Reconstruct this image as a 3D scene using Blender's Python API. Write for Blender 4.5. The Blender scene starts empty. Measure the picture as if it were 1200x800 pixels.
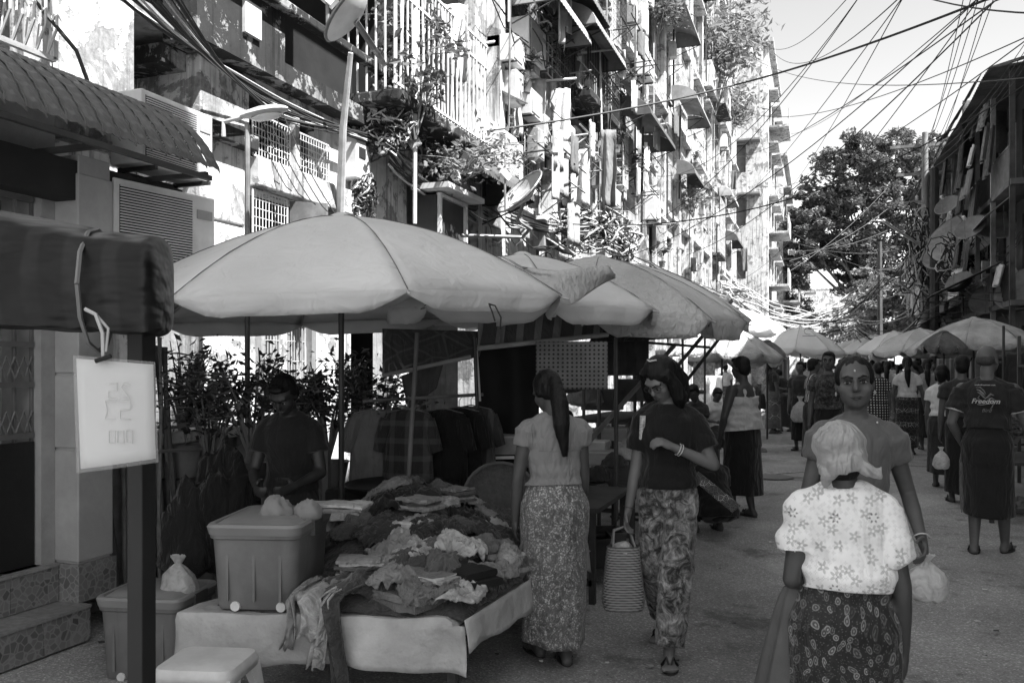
import bpy, bmesh, math, random
from mathutils import Vector, Matrix, Euler, noise
from math import radians, sin, cos, pi, sqrt, atan2
import numpy as np
random.seed(7)
scene = bpy.context.scene
COL = scene.collection
# ---------------------------------------------------------------- camera
FPX, TH, CH, HZ = 1000.0, radians(19.8), 1.52, 428.0
CT, ST = cos(TH), sin(TH)
cd = bpy.data.cameras.new('camera'); cam_o = bpy.data.objects.new('camera', cd); COL.objects.link(cam_o)
cd.sensor_width = 36.0; cd.lens = 30.0; cd.shift_y = 28.0 / 1200.0
cd.clip_start = 0.05; cd.clip_end = 2000
cam_o.location = (0, 0, CH); cam_o.rotation_euler = (pi / 2, 0, TH)
scene.camera = cam_o
# ---------------------------------------------------------------- light
SUN_EL = radians(56.0)
SUN_TO = Vector((cos(SUN_EL) * 0.93, -cos(SUN_EL) * 0.367, sin(SUN_EL))).normalized()
w = bpy.data.worlds.new('World'); scene.world = w; w.use_nodes = True
nt = w.node_tree; bg = nt.nodes['Background']
sky = nt.nodes.new('ShaderNodeTexSky'); sky.sky_type = 'NISHITA'; sky.sun_disc = False
sky.sun_elevation = SUN_EL; sky.sun_rotation = atan2(SUN_TO.x, SUN_TO.y)
sky.air_density = 1.0; sky.dust_density = 0.8; sky.ozone_density = 1.0
bw = nt.nodes.new('ShaderNodeRGBToBW')          # the photograph is black and white
nt.links.new(sky.outputs[0], bw.inputs[0]); nt.links.new(bw.outputs[0], bg.inputs['Color'])
bg.inputs['Strength'].default_value = 0.09
sd = bpy.data.lights.new('sun', 'SUN'); sd.energy = 4.6; sd.angle = radians(0.5); sd.color = (1, 1, 1)
so = bpy.data.objects.new('sun', sd); COL.objects.link(so)
so.rotation_euler = SUN_TO.to_track_quat('Z', 'Y').to_euler()
so.location = (20, -10, 40)
scene.view_settings.view_transform = 'Standard'; scene.view_settings.look = 'None'
scene.view_settings.gamma = 1.0; scene.view_settings.exposure = 2.0
# ---------------------------------------------------------------- geometry helpers
def cam(px, py, d):
    u = (px - 600) / FPX * d; v = (HZ - py) / FPX * d
    return Vector((u * CT - d * ST, u * ST + d * CT, CH + v))
def gnd(px, py, z=0.0):
    return cam(px, py, (CH - z) * FPX / (py - HZ))
def wx(px, py, X):
    r = (px - 600) / FPX
    return cam(px, py, X / (r * CT - ST))
def ydep(px, X):
    return wx(px, HZ, X).y
def V(*a): return Vector(a)
class MB:
    def __init__(s): s.v = []; s.f = []; s.m = []
    def add(s, vs, fs, mi=0):
        o = len(s.v); s.v += [Vector(q) for q in vs]; s.f += [tuple(o + i for i in f) for f in fs]; s.m += [mi] * len(fs); return s
    def box(s, a, b, mi=0):
        x0, y0, z0 = a; x1, y1, z1 = b
        return s.add([(x0,y0,z0),(x1,y0,z0),(x1,y1,z0),(x0,y1,z0),(x0,y0,z1),(x1,y0,z1),(x1,y1,z1),(x0,y1,z1)],
              [(0,3,2,1),(4,5,6,7),(0,1,5,4),(1,2,6,5),(2,3,7,6),(3,0,4,7)], mi)
    def obox(s, c, size, rot=None, mi=0, taper=1.0):
        hx, hy, hz = size[0]/2, size[1]/2, size[2]/2
        vs = [(-hx*taper,-hy*taper,-hz),(hx*taper,-hy*taper,-hz),(hx*taper,hy*taper,-hz),(-hx*taper,hy*taper,-hz),(-hx,-hy,hz),(hx,-hy,hz),(hx,hy,hz),(-hx,hy,hz)]
        M = rot if rot is not None else Matrix.Identity(3)
        if isinstance(M, Euler): M = M.to_matrix()
        return s.add([M @ Vector(q) + Vector(c) for q in vs], [(0,3,2,1),(4,5,6,7),(0,1,5,4),(1,2,6,5),(2,3,7,6),(3,0,4,7)], mi)
    def bar(s, p0, p1, wd, th=None, up=(0,0,1), mi=0):
        p0 = Vector(p0); p1 = Vector(p1); th = th or wd; d = (p1-p0).normalized(); u = Vector(up)
        if abs(d.dot(u)) > .95: u = Vector((1,0,0))
        a = d.cross(u).normalized(); b = a.cross(d).normalized()
        vs = []
        for p in (p0, p1):
            for (i, j) in ((-1,-1),(1,-1),(1,1),(-1,1)): vs.append(p + a*i*wd/2 + b*j*th/2)
        return s.add(vs, [(0,1,2,3),(7,6,5,4),(0,4,5,1),(1,5,6,2),(2,6,7,3),(3,7,4,0)], mi)
    def tube(s, pts, r, n=6, mi=0, caps=True):
        pts = [Vector(p) for p in pts]; rs = r if isinstance(r, (list, tuple)) else [r]*len(pts)
        vs = []; fs = []; N = len(pts); pa = None
        for i, p in enumerate(pts):
            d = (pts[min(i+1, N-1)] - pts[max(i-1, 0)])
            d = d.normalized() if d.length > 1e-9 else Vector((0,0,1))
            if pa is None:
                u = Vector((0,0,1)) if abs(d.z) < .9 else Vector((1,0,0)); a = d.cross(u).normalized()
            else:
                a = (pa - d*pa.dot(d)); a = a.normalized() if a.length > 1e-6 else d.orthogonal().normalized()
            pa = a; b = d.cross(a)
            for k in range(n):
                t = 2*pi*k/n; vs.append(p + (a*cos(t) + b*sin(t))*rs[i])
        for i in range(N-1):
            for k in range(n):
                k2 = (k+1) % n; fs.append((i*n+k, i*n+k2, (i+1)*n+k2, (i+1)*n+k))
        if caps: fs.append(tuple(range(n-1, -1, -1))); fs.append(tuple((N-1)*n+k for k in range(n)))
        return s.add(vs, fs, mi)
    def lathe(s, prof, c=(0,0,0), n=16, M=None, mi=0, caps=True):
        vs = []; fs = []; c = Vector(c)
        for (r, z) in prof:
            for k in range(n):
                q = Vector((r*cos(2*pi*k/n), r*sin(2*pi*k/n), z)); vs.append((M @ q if M is not None else q) + c)
        for i in range(len(prof)-1):
            for k in range(n):
                k2 = (k+1) % n; fs.append((i*n+k, i*n+k2, (i+1)*n+k2, (i+1)*n+k))
        if caps: fs.append(tuple(range(n-1, -1, -1))); fs.append(tuple((len(prof)-1)*n+k for k in range(n)))
        return s.add(vs, fs, mi)
    def ell(s, c, r, M=None, n=12, k=8, mi=0):
        vs = []; c = Vector(c)
        for i in range(k+1):
            ph = pi*(i+.02)/(k+.04) ; 
            for j in range(n):
                t = 2*pi*j/n; q = Vector((r[0]*sin(ph)*cos(t), r[1]*sin(ph)*sin(t), -r[2]*cos(ph))); vs.append((M @ q if M is not None else q) + c)
        fs = [(i*n+j, i*n+(j+1) % n, (i+1)*n+(j+1) % n, (i+1)*n+j) for i in range(k) for j in range(n)]
        fs.append(tuple(range(n-1, -1, -1))); fs.append(tuple(k*n+j for j in range(n)))
        return s.add(vs, fs, mi)
    def cap(s, p0, p1, r0, r1, n=12):          # tapered capsule
        p0 = Vector(p0); p1 = Vector(p1); d = (p1-p0).normalized()
        pts = []; rs = []
        for a in (-.98, -.8, -.45): pts.append(p0 + d*a*r0); rs.append(r0*sqrt(1-a*a))
        pts += [p0, p0.lerp(p1, .5), p1]; rs += [r0, (r0+r1)/2, r1]
        for a in (.45, .8, .98): pts.append(p1 + d*a*r1); rs.append(r1*sqrt(1-a*a))
        return s.tube(pts, rs, n)
    def cone(s, p0, p1, r0, r1, n=14): return s.tube([p0, Vector(p0).lerp(Vector(p1), .5), p1], [r0, (r0+r1)/2, r1], n)
    def loft(s, rings, n=20, M=None, mi=0, caps=True):  # ring=(c, rx, ry, [tilt vec x, y axes])
        vs = []
        for rg in rings:
            c = Vector(rg[0]); 
            for k in range(n):
                t = 2*pi*k/n; q = c + Vector((rg[1]*cos(t), rg[2]*sin(t), 0)); vs.append(M @ q if M is not None else q)
        N = len(rings)
        fs = [(i*n+k, i*n+(k+1) % n, (i+1)*n+(k+1) % n, (i+1)*n+k) for i in range(N-1) for k in range(n)]
        if caps: fs.append(tuple(range(n-1, -1, -1))); fs.append(tuple((N-1)*n+k for k in range(n)))
        return s.add(vs, fs, mi)
    def prism(s, poly, off, mi=0):            # polygon (3D points) swept by vector off
        n = len(poly); off = Vector(off); a = [Vector(p) for p in poly]
        vs = a + [p + off for p in a]
        return s.add(vs, [tuple(range(n-1, -1, -1)), tuple(range(n, 2*n))] + [(i, (i+1) % n, n+(i+1) % n, n+i) for i in range(n)], mi)
    def grid(s, P, closed=False, mi=0):       # P[i][j] points
        R = len(P); Cn = len(P[0]); vs = [q for row in P for q in row]
        return s.add(vs, [(i*Cn+j, i*Cn+j+1, (i+1)*Cn+j+1, (i+1)*Cn+j) for i in range(R-1) for j in range(Cn-1)], mi)
    def xf(s, M):
        s.v = [M @ q for q in s.v]; return s
    def mesh(s, name, off=None):
        me = bpy.data.meshes.new(name); off = Vector(off) if off is not None else Vector((0,0,0))
        me.from_pydata([tuple(q - off) for q in s.v], [], s.f)
        return me
def wloc(o):
    p = Vector((0,0,0))
    while o is not None: p += o.location; o = o.parent
    return p
def fix(me, smooth):
    bm = bmesh.new(); bm.from_mesh(me); bmesh.ops.recalc_face_normals(bm, faces=bm.faces); bm.to_mesh(me); bm.free()
    if smooth:
        me.polygons.foreach_set('use_smooth', [True]*len(me.polygons))
        if smooth != 'all':
            try: me.set_sharp_from_angle(angle=radians(40))
            except Exception: pass
def build(mb, name, mats, parent=None, smooth=False, bev=0, solid=0, sub=0, loc=None, orig=None):
    """link one mesh object; vertices are given in world space (or the parent's space through its location)"""
    if orig is None: orig = wloc(parent) if parent is not None else (mb.v[0].copy() if mb.v else Vector())
    if loc is not None: orig = Vector(loc)
    if parent is not None: orig = wloc(parent)
    me = mb if isinstance(mb, bpy.types.Mesh) else mb.mesh(name, orig)
    if not isinstance(mb, bpy.types.Mesh):
        if any(mb.m):
            me.polygons.foreach_set('material_index', mb.m)
        fix(me, smooth)
    for m in (mats if isinstance(mats, (list, tuple)) else [mats]): me.materials.append(m)
    o = bpy.data.objects.new(name, me); COL.objects.link(o)
    if parent is not None: o.parent = parent
    elif not isinstance(mb, bpy.types.Mesh): o.location = orig
    if solid: md = o.modifiers.new('thickness', 'SOLIDIFY'); md.thickness = solid; md.offset = 0
    if bev: md = o.modifiers.new('bevel', 'BEVEL'); md.width = bev; md.segments = 2; md.limit_method = 'ANGLE'
    if sub: md = o.modifiers.new('subsurf', 'SUBSURF'); md.levels = sub; md.render_levels = sub
    return o
def tag(o, label, cat, group=None):
    o['label'] = label; o['category'] = cat
    if group: o['group'] = group
    return o
def thing(name, label, cat, loc=(0,0,0), group=None):
    o = bpy.data.objects.new(name, None); COL.objects.link(o); o.location = loc; o.empty_display_size = .1
    return tag(o, label, cat, group)
def struct(o): o['kind'] = 'structure'; return o
def stuff(o): o['kind'] = 'stuff'; return o
def part(data, name, mat, parent, loc=(0,0,0), rot=(0,0,0), scale=(1,1,1)):     # shares mesh data
    o = bpy.data.objects.new(name, data); COL.objects.link(o); o.parent = parent
    o.location = Vector(loc) - (wloc(parent) if parent is not None else Vector()); o.rotation_euler = rot; o.scale = scale
    if mat is not None and not data.materials: data.materials.append(mat)
    return o
def kids(o): return [c for c in COL.objects if c.parent == o]
def dup(o, loc, rz=0, label=None, group=None, sc=None, tree=None):
    c = o.copy(); COL.objects.link(c); c.location = loc; c.rotation_euler = (o.rotation_euler[0], o.rotation_euler[1], rz)
    if sc: c.scale = (sc, sc, sc) if not isinstance(sc, (tuple, list)) else sc
    if label: c['label'] = label
    if group: c['group'] = group
    def rec(a, b):
        for ch in tuple(a.children):
            d = ch.copy(); COL.objects.link(d); d.parent = b; rec(ch, d)
    rec(o, c)
    return c
def remesh(mb, vox, it=2, disp=None, name='body', cut=None):
    me = mb.mesh('tmp')
    bm = bmesh.new(); bm.from_mesh(me); bmesh.ops.recalc_face_normals(bm, faces=bm.faces); bm.to_mesh(me); bm.free()
    o = bpy.data.objects.new('tmp', me); COL.objects.link(o)
    m = o.modifiers.new('r', 'REMESH'); m.mode = 'VOXEL'; m.voxel_size = vox; m.adaptivity = 0
    if it: m = o.modifiers.new('s', 'SMOOTH'); m.factor = .5; m.iterations = it
    dg = bpy.context.evaluated_depsgraph_get(); dg.update()
    nm = bpy.data.meshes.new_from_object(o.evaluated_get(dg)); nm.name = name
    bpy.data.objects.remove(o); bpy.data.meshes.remove(me)
    n = len(nm.vertices)
    if disp:
        co = np.empty(n*3); nm.vertices.foreach_get('co', co); co = co.reshape(-1, 3)
        no = np.empty(n*3); nm.vertices.foreach_get('normal', no); no = no.reshape(-1, 3)
        dv = np.array([disp(Vector(c), Vector(k)) for c, k in zip(co, no)])
        co += no*dv[:, None]; nm.vertices.foreach_set('co', co.ravel()); nm.update()
    if cut:
        bm = bmesh.new(); bm.from_mesh(nm); cut(bm); bm.to_mesh(nm); bm.free()
    nm.polygons.foreach_set('use_smooth', [True]*len(nm.polygons))
    return nm
# ---------------------------------------------------------------- materials (greys only: black and white photograph)
def nodes(name, rough=.8, metal=0.0, spec=.4):
    m = bpy.data.materials.new(name); m.use_nodes = True; t = m.node_tree; b = t.nodes['Principled BSDF']
    b.inputs['Roughness'].default_value = rough; b.inputs['Metallic'].default_value = metal
    b.inputs['Specular IOR Level'].default_value = spec
    return m, t, b
def N(t, ty, **kw):
    n = t.nodes.new(ty)
    for k, v in kw.items():
        if k in n.inputs: n.inputs[k].default_value = v
        else: setattr(n, k, v)
    return n
def L(t, a, b): t.links.new(a, b)
def ramp(t, src, stops, mode='LINEAR'):
    r = t.nodes.new('ShaderNodeValToRGB'); r.color_ramp.interpolation = mode; e = r.color_ramp.elements
    while len(e) < len(stops): e.new(.5)
    for k, (p, c) in enumerate(stops): e[k].position = p; e[k].color = (c, c, c, 1)
    if src is not None: L(t, src, r.inputs[0])
    return r
def coords(t, scale=(1,1,1), rnd=True, rot=(0,0,0), kind='Object'):
    tc = N(t, 'ShaderNodeTexCoord'); mp = N(t, 'ShaderNodeMapping'); mp.inputs['Scale'].default_value = scale; mp.inputs['Rotation'].default_value = rot
    L(t, tc.outputs[kind], mp.inputs[0])
    if rnd:
        oi = N(t, 'ShaderNodeObjectInfo'); ml = N(t, 'ShaderNodeMath', operation='MULTIPLY'); ml.inputs[1].default_value = 37.0
        L(t, oi.outputs['Random'], ml.inputs[0]); cb = N(t, 'ShaderNodeCombineXYZ')
        for i in range(3): L(t, ml.outputs[0], cb.inputs[i])
        L(t, cb.outputs[0], mp.inputs['Location'])
    return mp.outputs[0]
def mixv(t, f, a, b, mode='MIX'):
    m = N(t, 'ShaderNodeMix', data_type='RGBA', blend_type=mode)
    def s(sock, x):
        if hasattr(x, 'is_linked'): L(t, x, sock)
        elif isinstance(x, (int, float)): sock.default_value = x if sock.type == 'VALUE' else (x, x, x, 1)
    s(m.inputs[0], f); s(m.inputs[6], a); s(m.inputs[7], b)
    return m.outputs[2]
def bump(t, b, h, st=.3, dist=.01, prev=None):
    bp = N(t, 'ShaderNodeBump'); bp.inputs['Strength'].default_value = st; bp.inputs['Distance'].default_value = dist
    L(t, h, bp.inputs['Height'])
    if prev is not None: L(t, prev, bp.inputs['Normal'])
    L(t, bp.outputs[0], b.inputs['Normal']); return bp.outputs[0]
_mc = {}
def G(v, rough=.8, var=.25, sc=4.0, bs=30.0, bst=.25, bd=.004, metal=0.0, stain=0.0, stsc=1.2, stv=.3, spec=.35, streak=0.0, jitter=0.0):
    """general grey surface: base v, mottling var at scale sc, bump, blotchy stains, rain streaks; jitter = per-object change"""
    key = (v, rough, var, sc, bs, bst, bd, metal, stain, stsc, stv, spec, streak, jitter)
    if key in _mc: return _mc[key]
    m, t, b = nodes('grey_%03d_%d' % (int(v*1000), len(_mc)), rough, metal, spec)
    c = coords(t)
    n1 = N(t, 'ShaderNodeTexNoise'); n1.inputs['Scale'].default_value = sc; n1.inputs['Detail'].default_value = 6; n1.inputs['Roughness'].default_value = .6; L(t, c, n1.inputs['Vector'])
    r1 = ramp(t, n1.outputs[0], [(.3, v*(1-var)), (.7, min(1, v*(1+var*.6)))])
    colr = r1.outputs[0]
    if stain:
        n2 = N(t, 'ShaderNodeTexNoise'); n2.inputs['Scale'].default_value = stsc; n2.inputs['Detail'].default_value = 9; n2.inputs['Roughness'].default_value = .72; L(t, c, n2.inputs['Vector'])
        r2 = ramp(t, n2.outputs[0], [(.5 - .12*stain*1.2, 1), (.62, 0)] if False else [(.47 - .1*stain, 0), (.62 - .08*stain, 1)])
        inv = N(t, 'ShaderNodeMath', operation='SUBTRACT'); inv.inputs[0].default_value = 1.0; L(t, r2.outputs[0], inv.inputs[1])
        ml = N(t, 'ShaderNodeMath', operation='MULTIPLY'); ml.inputs[1].default_value = min(1, .9*stain + .1); L(t, inv.outputs[0], ml.inputs[0])
        colr = mixv(t, ml.outputs[0], colr, v*stv)
    if streak:
        c3 = coords(t, (6, 6, .35)); n3 = N(t, 'ShaderNodeTexNoise'); n3.inputs['Scale'].default_value = 1.6; n3.inputs['Detail'].default_value = 7; n3.inputs['Roughness'].default_value = .65; L(t, c3, n3.inputs['Vector'])
        r3 = ramp(t, n3.outputs[0], [(.52, 0), (.68, streak)]); colr = mixv(t, r3.outputs[0], colr, v*.22)
    if jitter:
        oi = N(t, 'ShaderNodeObjectInfo'); mr = N(t, 'ShaderNodeMapRange'); L(t, oi.outputs['Random'], mr.inputs[0]); mr.inputs[3].default_value = 1 - jitter; mr.inputs[4].default_value = 1 + jitter
        colr = mixv(t, 1.0, colr, mr.outputs[0], 'MULTIPLY')
    L(t, colr, b.inputs['Base Color'])
    nb = N(t, 'ShaderNodeTexNoise'); nb.inputs['Scale'].default_value = bs; nb.inputs['Detail'].default_value = 5; L(t, c, nb.inputs['Vector'])
    bump(t, b, nb.outputs[0], bst, bd)
    _mc[key] = m; return m
def cloth(v, var=.15, wr=.5, sc=9.0, rough=.9, pat=None, v2=None, psc=20.0, rot=0.0, transl=0.0, fold=(1,1,.35), name=None, foldd=.07):
    """fabric: folds and weave in the bump; pat chooses a printed pattern"""
    key = ('c', v, var, wr, sc, rough, pat, v2, psc, rot, transl, fold)
    if key in _mc: return _mc[key]
    m, t, b = nodes('fabric_%s_%d' % (pat or 'plain', len(_mc)), rough, 0, .2)
    b.inputs['Sheen Weight'].default_value = .15
    c = coords(t, (1,1,1))
    n1 = N(t, 'ShaderNodeTexNoise'); n1.inputs['Scale'].default_value = sc; n1.inputs['Detail'].default_value = 5; L(t, c, n1.inputs['Vector'])
    colr = ramp(t, n1.outputs[0], [(.3, v*(1-var)), (.7, min(1, v*(1+var)))]).outputs[0]
    cp = coords(t, (1,1,1), rnd=False, rot=(0, rot, 0))
    sx = N(t, 'ShaderNodeSeparateXYZ'); L(t, cp, sx.inputs[0])
    xz = N(t, 'ShaderNodeCombineXYZ'); L(t, sx.outputs[0], xz.inputs[0]); L(t, sx.outputs[2], xz.inputs[1])
    def wave(axis, s, ph=0):
        ml = N(t, 'ShaderNodeMath', operation='MULTIPLY'); L(t, sx.outputs[axis], ml.inputs[0]); ml.inputs[1].default_value = s
        sn = N(t, 'ShaderNodeMath', operation='SINE'); L(t, ml.outputs[0], sn.inputs[0]); return sn.outputs[0]
    f = None
    if pat == 'stripe_v': f = ramp(t, wave(0, psc), [(.0, 0), (.35, 1)], 'CONSTANT').outputs[0]
    elif pat == 'stripe_h': f = ramp(t, wave(2, psc), [(.0, 0), (.35, 1)], 'CONSTANT').outputs[0]
    elif pat == 'plaid':
        a = ramp(t, wave(0, psc), [(.5, 0), (.6, .55)]).outputs[0]; a2 = ramp(t, wave(2, psc), [(.5, 0), (.6, .55)]).outputs[0]
        ad = N(t, 'ShaderNodeMath', operation='ADD'); L(t, a, ad.inputs[0]); L(t, a2, ad.inputs[1]); f = ad.outputs[0]
    elif pat == 'dots':
        vo = N(t, 'ShaderNodeTexVoronoi', voronoi_dimensions='2D'); vo.inputs['Scale'].default_value = psc; vo.inputs['Randomness'].default_value = .0; L(t, xz.outputs[0], vo.inputs['Vector'])
        f = ramp(t, vo.outputs['Distance'], [(.22, 1), (.27, 0)]).outputs[0]
    elif pat == 'blotch':
        n2 = N(t, 'ShaderNodeTexNoise'); n2.inputs['Scale'].default_value = psc; n2.inputs['Detail'].default_value = 8; n2.inputs['Roughness'].default_value = .7; n2.inputs['Distortion'].default_value = 1.2; L(t, c, n2.inputs['Vector'])
        f = ramp(t, n2.outputs[0], [(.42, 0), (.55, .45), (.66, 1)]).outputs[0]
    elif pat == 'paisley':
        nn = N(t, 'ShaderNodeTexNoise'); nn.inputs['Scale'].default_value = 7; L(t, xz.outputs[0], nn.inputs['Vector'])
        mx = mixv(t, .085, xz.outputs[0], nn.outputs['Color'])
        vo = N(t, 'ShaderNodeTexVoronoi', voronoi_dimensions='2D'); vo.inputs['Scale'].default_value = psc; vo.inputs['Randomness'].default_value = .85; 
        ms = N(t, 'ShaderNodeMapping'); ms.inputs['Scale'].default_value = (1.35, .9, 1); L(t, mx, ms.inputs[0]); L(t, ms.outputs[0], vo.inputs['Vector'])
        f1 = ramp(t, vo.outputs['Distance'], [(.0, .9), (.07, .9), (.11, .12), (.2, .3), (.26, .85), (.3, .8), (.34, .03)])
        vc = N(t, 'ShaderNodeSeparateColor'); L(t, vo.outputs['Color'], vc.inputs[0]); rr = ramp(t, vc.outputs[0], [(.1, .12), (.9, 1)])
        f = mixv(t, 1.0, f1.outputs[0], rr.outputs[0], 'MULTIPLY')
        v3 = N(t, 'ShaderNodeTexVoronoi', voronoi_dimensions='2D'); v3.inputs['Scale'].default_value = psc*3.2; L(t, mx, v3.inputs['Vector'])
        f = mixv(t, 1.0, f, ramp(t, v3.outputs['Distance'], [(.12, .22), (.2, 0)]).outputs[0], 'ADD')
    elif pat == 'flowers':
        def fl(scale, thr, rad, amp, pet=5.0):
            vo = N(t, 'ShaderNodeTexVoronoi', voronoi_dimensions='2D'); vo.inputs['Scale'].default_value = scale; vo.inputs['Randomness'].default_value = .8; L(t, xz.outputs[0], vo.inputs['Vector'])
            sb = N(t, 'ShaderNodeVectorMath', operation='SUBTRACT'); sc_ = N(t, 'ShaderNodeVectorMath', operation='SCALE'); sc_.inputs['Scale'].default_value = 1.0
            L(t, xz.outputs[0], sc_.inputs[0]); L(t, sc_.outputs[0], sb.inputs[0]); L(t, vo.outputs['Position'], sb.inputs[1])
            s2 = N(t, 'ShaderNodeSeparateXYZ'); L(t, sb.outputs[0], s2.inputs[0])
            at = N(t, 'ShaderNodeMath', operation='ARCTAN2'); L(t, s2.outputs[1], at.inputs[0]); L(t, s2.outputs[0], at.inputs[1])
            m5 = N(t, 'ShaderNodeMath', operation='MULTIPLY'); L(t, at.outputs[0], m5.inputs[0]); m5.inputs[1].default_value = pet
            cs = N(t, 'ShaderNodeMath', operation='COSINE'); L(t, m5.outputs[0], cs.inputs[0])
            rd = N(t, 'ShaderNodeMath', operation='MULTIPLY_ADD'); L(t, cs.outputs[0], rd.inputs[0]); rd.inputs[1].default_value = .3*rad; rd.inputs[2].default_value = .7*rad
            df = N(t, 'ShaderNodeMath', operation='SUBTRACT'); L(t, rd.outputs[0], df.inputs[0]); L(t, vo.outputs['Distance'], df.inputs[1])
            pe = ramp(t, df.outputs[0], [(.0, 0), (.05, 1)]).outputs[0]
            ce = ramp(t, vo.outputs['Distance'], [(.07, .0), (.1, 1)]).outputs[0]
            vc = N(t, 'ShaderNodeSeparateColor'); L(t, vo.outputs['Color'], vc.inputs[0]); gt = ramp(t, vc.outputs[0], [(thr, 0), (thr+.02, amp)]).outputs[0]
            return mixv(t, 1.0, mixv(t, 1.0, pe, ce, 'MULTIPLY'), gt, 'MULTIPLY')
        f = mixv(t, 1.0, fl(22, .3, .42, .45), fl(60, .2, .4, .22, 4.0), 'ADD')
        f = mixv(t, 1.0, f, fl(9.5, .62, .17, .95, 6.0), 'ADD')
    elif pat == 'brocade':
        nn = N(t, 'ShaderNodeTexNoise'); nn.inputs['Scale'].default_value = 130; nn.inputs['Detail'].default_value = 2; L(t, c, nn.inputs['Vector'])
        wv = N(t, 'ShaderNodeTexNoise'); wv.inputs['Scale'].default_value = psc*1.1; wv.inputs['Detail'].default_value = 4; wv.inputs['Distortion'].default_value = 2.5; L(t, c, wv.inputs['Vector'])
        f = mixv(t, 1.0, ramp(t, nn.outputs[0], [(.48, .12), (.66, 1)]).outputs[0], ramp(t, wv.outputs[0], [(.42, .12), (.58, 1)]).outputs[0], 'MULTIPLY')
    elif pat == 'batik':
        vo = N(t, 'ShaderNodeTexVoronoi', voronoi_dimensions='2D', feature='DISTANCE_TO_EDGE'); vo.inputs['Scale'].default_value = psc; L(t, xz.outputs[0], vo.inputs['Vector'])
        a = ramp(t, vo.outputs['Distance'], [(.03, 1), (.08, 0), (.25, 0), (.3, .6), (.36, 0)]).outputs[0]
        f = mixv(t, 1.0, a, ramp(t, wave(2, psc*1.7), [(.2, .2), (.7, 1)]).outputs[0], 'MULTIPLY')
    if f is not None: colr = mixv(t, f, colr, v2 if v2 is not None else .6)
    L(t, colr, b.inputs['Base Color'])
    cf = coords(t, fold); nf = N(t, 'ShaderNodeTexNoise'); nf.inputs['Scale'].default_value = 14; nf.inputs['Detail'].default_value = 3; nf.inputs['Distortion'].default_value = .6; L(t, cf, nf.inputs['Vector'])
    p = bump(t, b, nf.outputs[0], wr, foldd)
    nw = N(t, 'ShaderNodeTexNoise'); nw.inputs['Scale'].default_value = 260; L(t, c, nw.inputs['Vector']); bump(t, b, nw.outputs[0], .15, .002, p)
    if transl:
        tr = N(t, 'ShaderNodeBsdfTranslucent'); L(t, colr, tr.inputs[0]); ms = N(t, 'ShaderNodeMixShader'); ms.inputs[0].default_value = transl
        L(t, b.outputs[0], ms.inputs[1]); L(t, tr.outputs[0], ms.inputs[2]); L(t, ms.outputs[0], t.nodes['Material Output'].inputs[0])
    _mc[key] = m; return m
def leafmat(v, tr=.35):
    key = ('l', v, tr)
    if key in _mc: return _mc[key]
    m, t, b = nodes('foliage_%d' % len(_mc), .45, 0, .5)
    oi = N(t, 'ShaderNodeTexCoord'); n = N(t, 'ShaderNodeTexNoise'); n.inputs['Scale'].default_value = 2.5; n.inputs['Detail'].default_value = 8; n.inputs['Roughness'].default_value = .8; L(t, oi.outputs['Object'], n.inputs[0])
    c = ramp(t, n.outputs[0], [(.35, v*.55), (.65, v*1.5)]).outputs[0]; L(t, c, b.inputs['Base Color'])
    r = N(t, 'ShaderNodeBsdfTranslucent'); L(t, c, r.inputs[0]); ms = N(t, 'ShaderNodeMixShader'); ms.inputs[0].default_value = tr
    L(t, b.outputs[0], ms.inputs[1]); L(t, r.outputs[0], ms.inputs[2]); L(t, ms.outputs[0], t.nodes['Material Output'].inputs[0])
    _mc[key] = m; return m
def clearplastic(v=.75, tr=.4):
    key = ('p', v, tr)
    if key in _mc: return _mc[key]
    m, t, b = nodes('thin_plastic_%d' % len(_mc), .3, 0, .5)
    c = coords(t); n = N(t, 'ShaderNodeTexNoise'); n.inputs['Scale'].default_value = 22; n.inputs['Detail'].default_value = 6; n.inputs['Distortion'].default_value = 1.5; L(t, c, n.inputs[0])
    cc = ramp(t, n.outputs[0], [(.3, v*.75), (.7, min(1, v*1.15))]).outputs[0]; L(t, cc, b.inputs['Base Color']); bump(t, b, n.outputs[0], .7, .02)
    r = N(t, 'ShaderNodeBsdfTranslucent'); L(t, cc, r.inputs[0]); ms = N(t, 'ShaderNodeMixShader'); ms.inputs[0].default_value = tr
    L(t, b.outputs[0], ms.inputs[1]); L(t, r.outputs[0], ms.inputs[2]); L(t, ms.outputs[0], t.nodes['Material Output'].inputs[0])
    _mc[key] = m; return m
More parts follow.
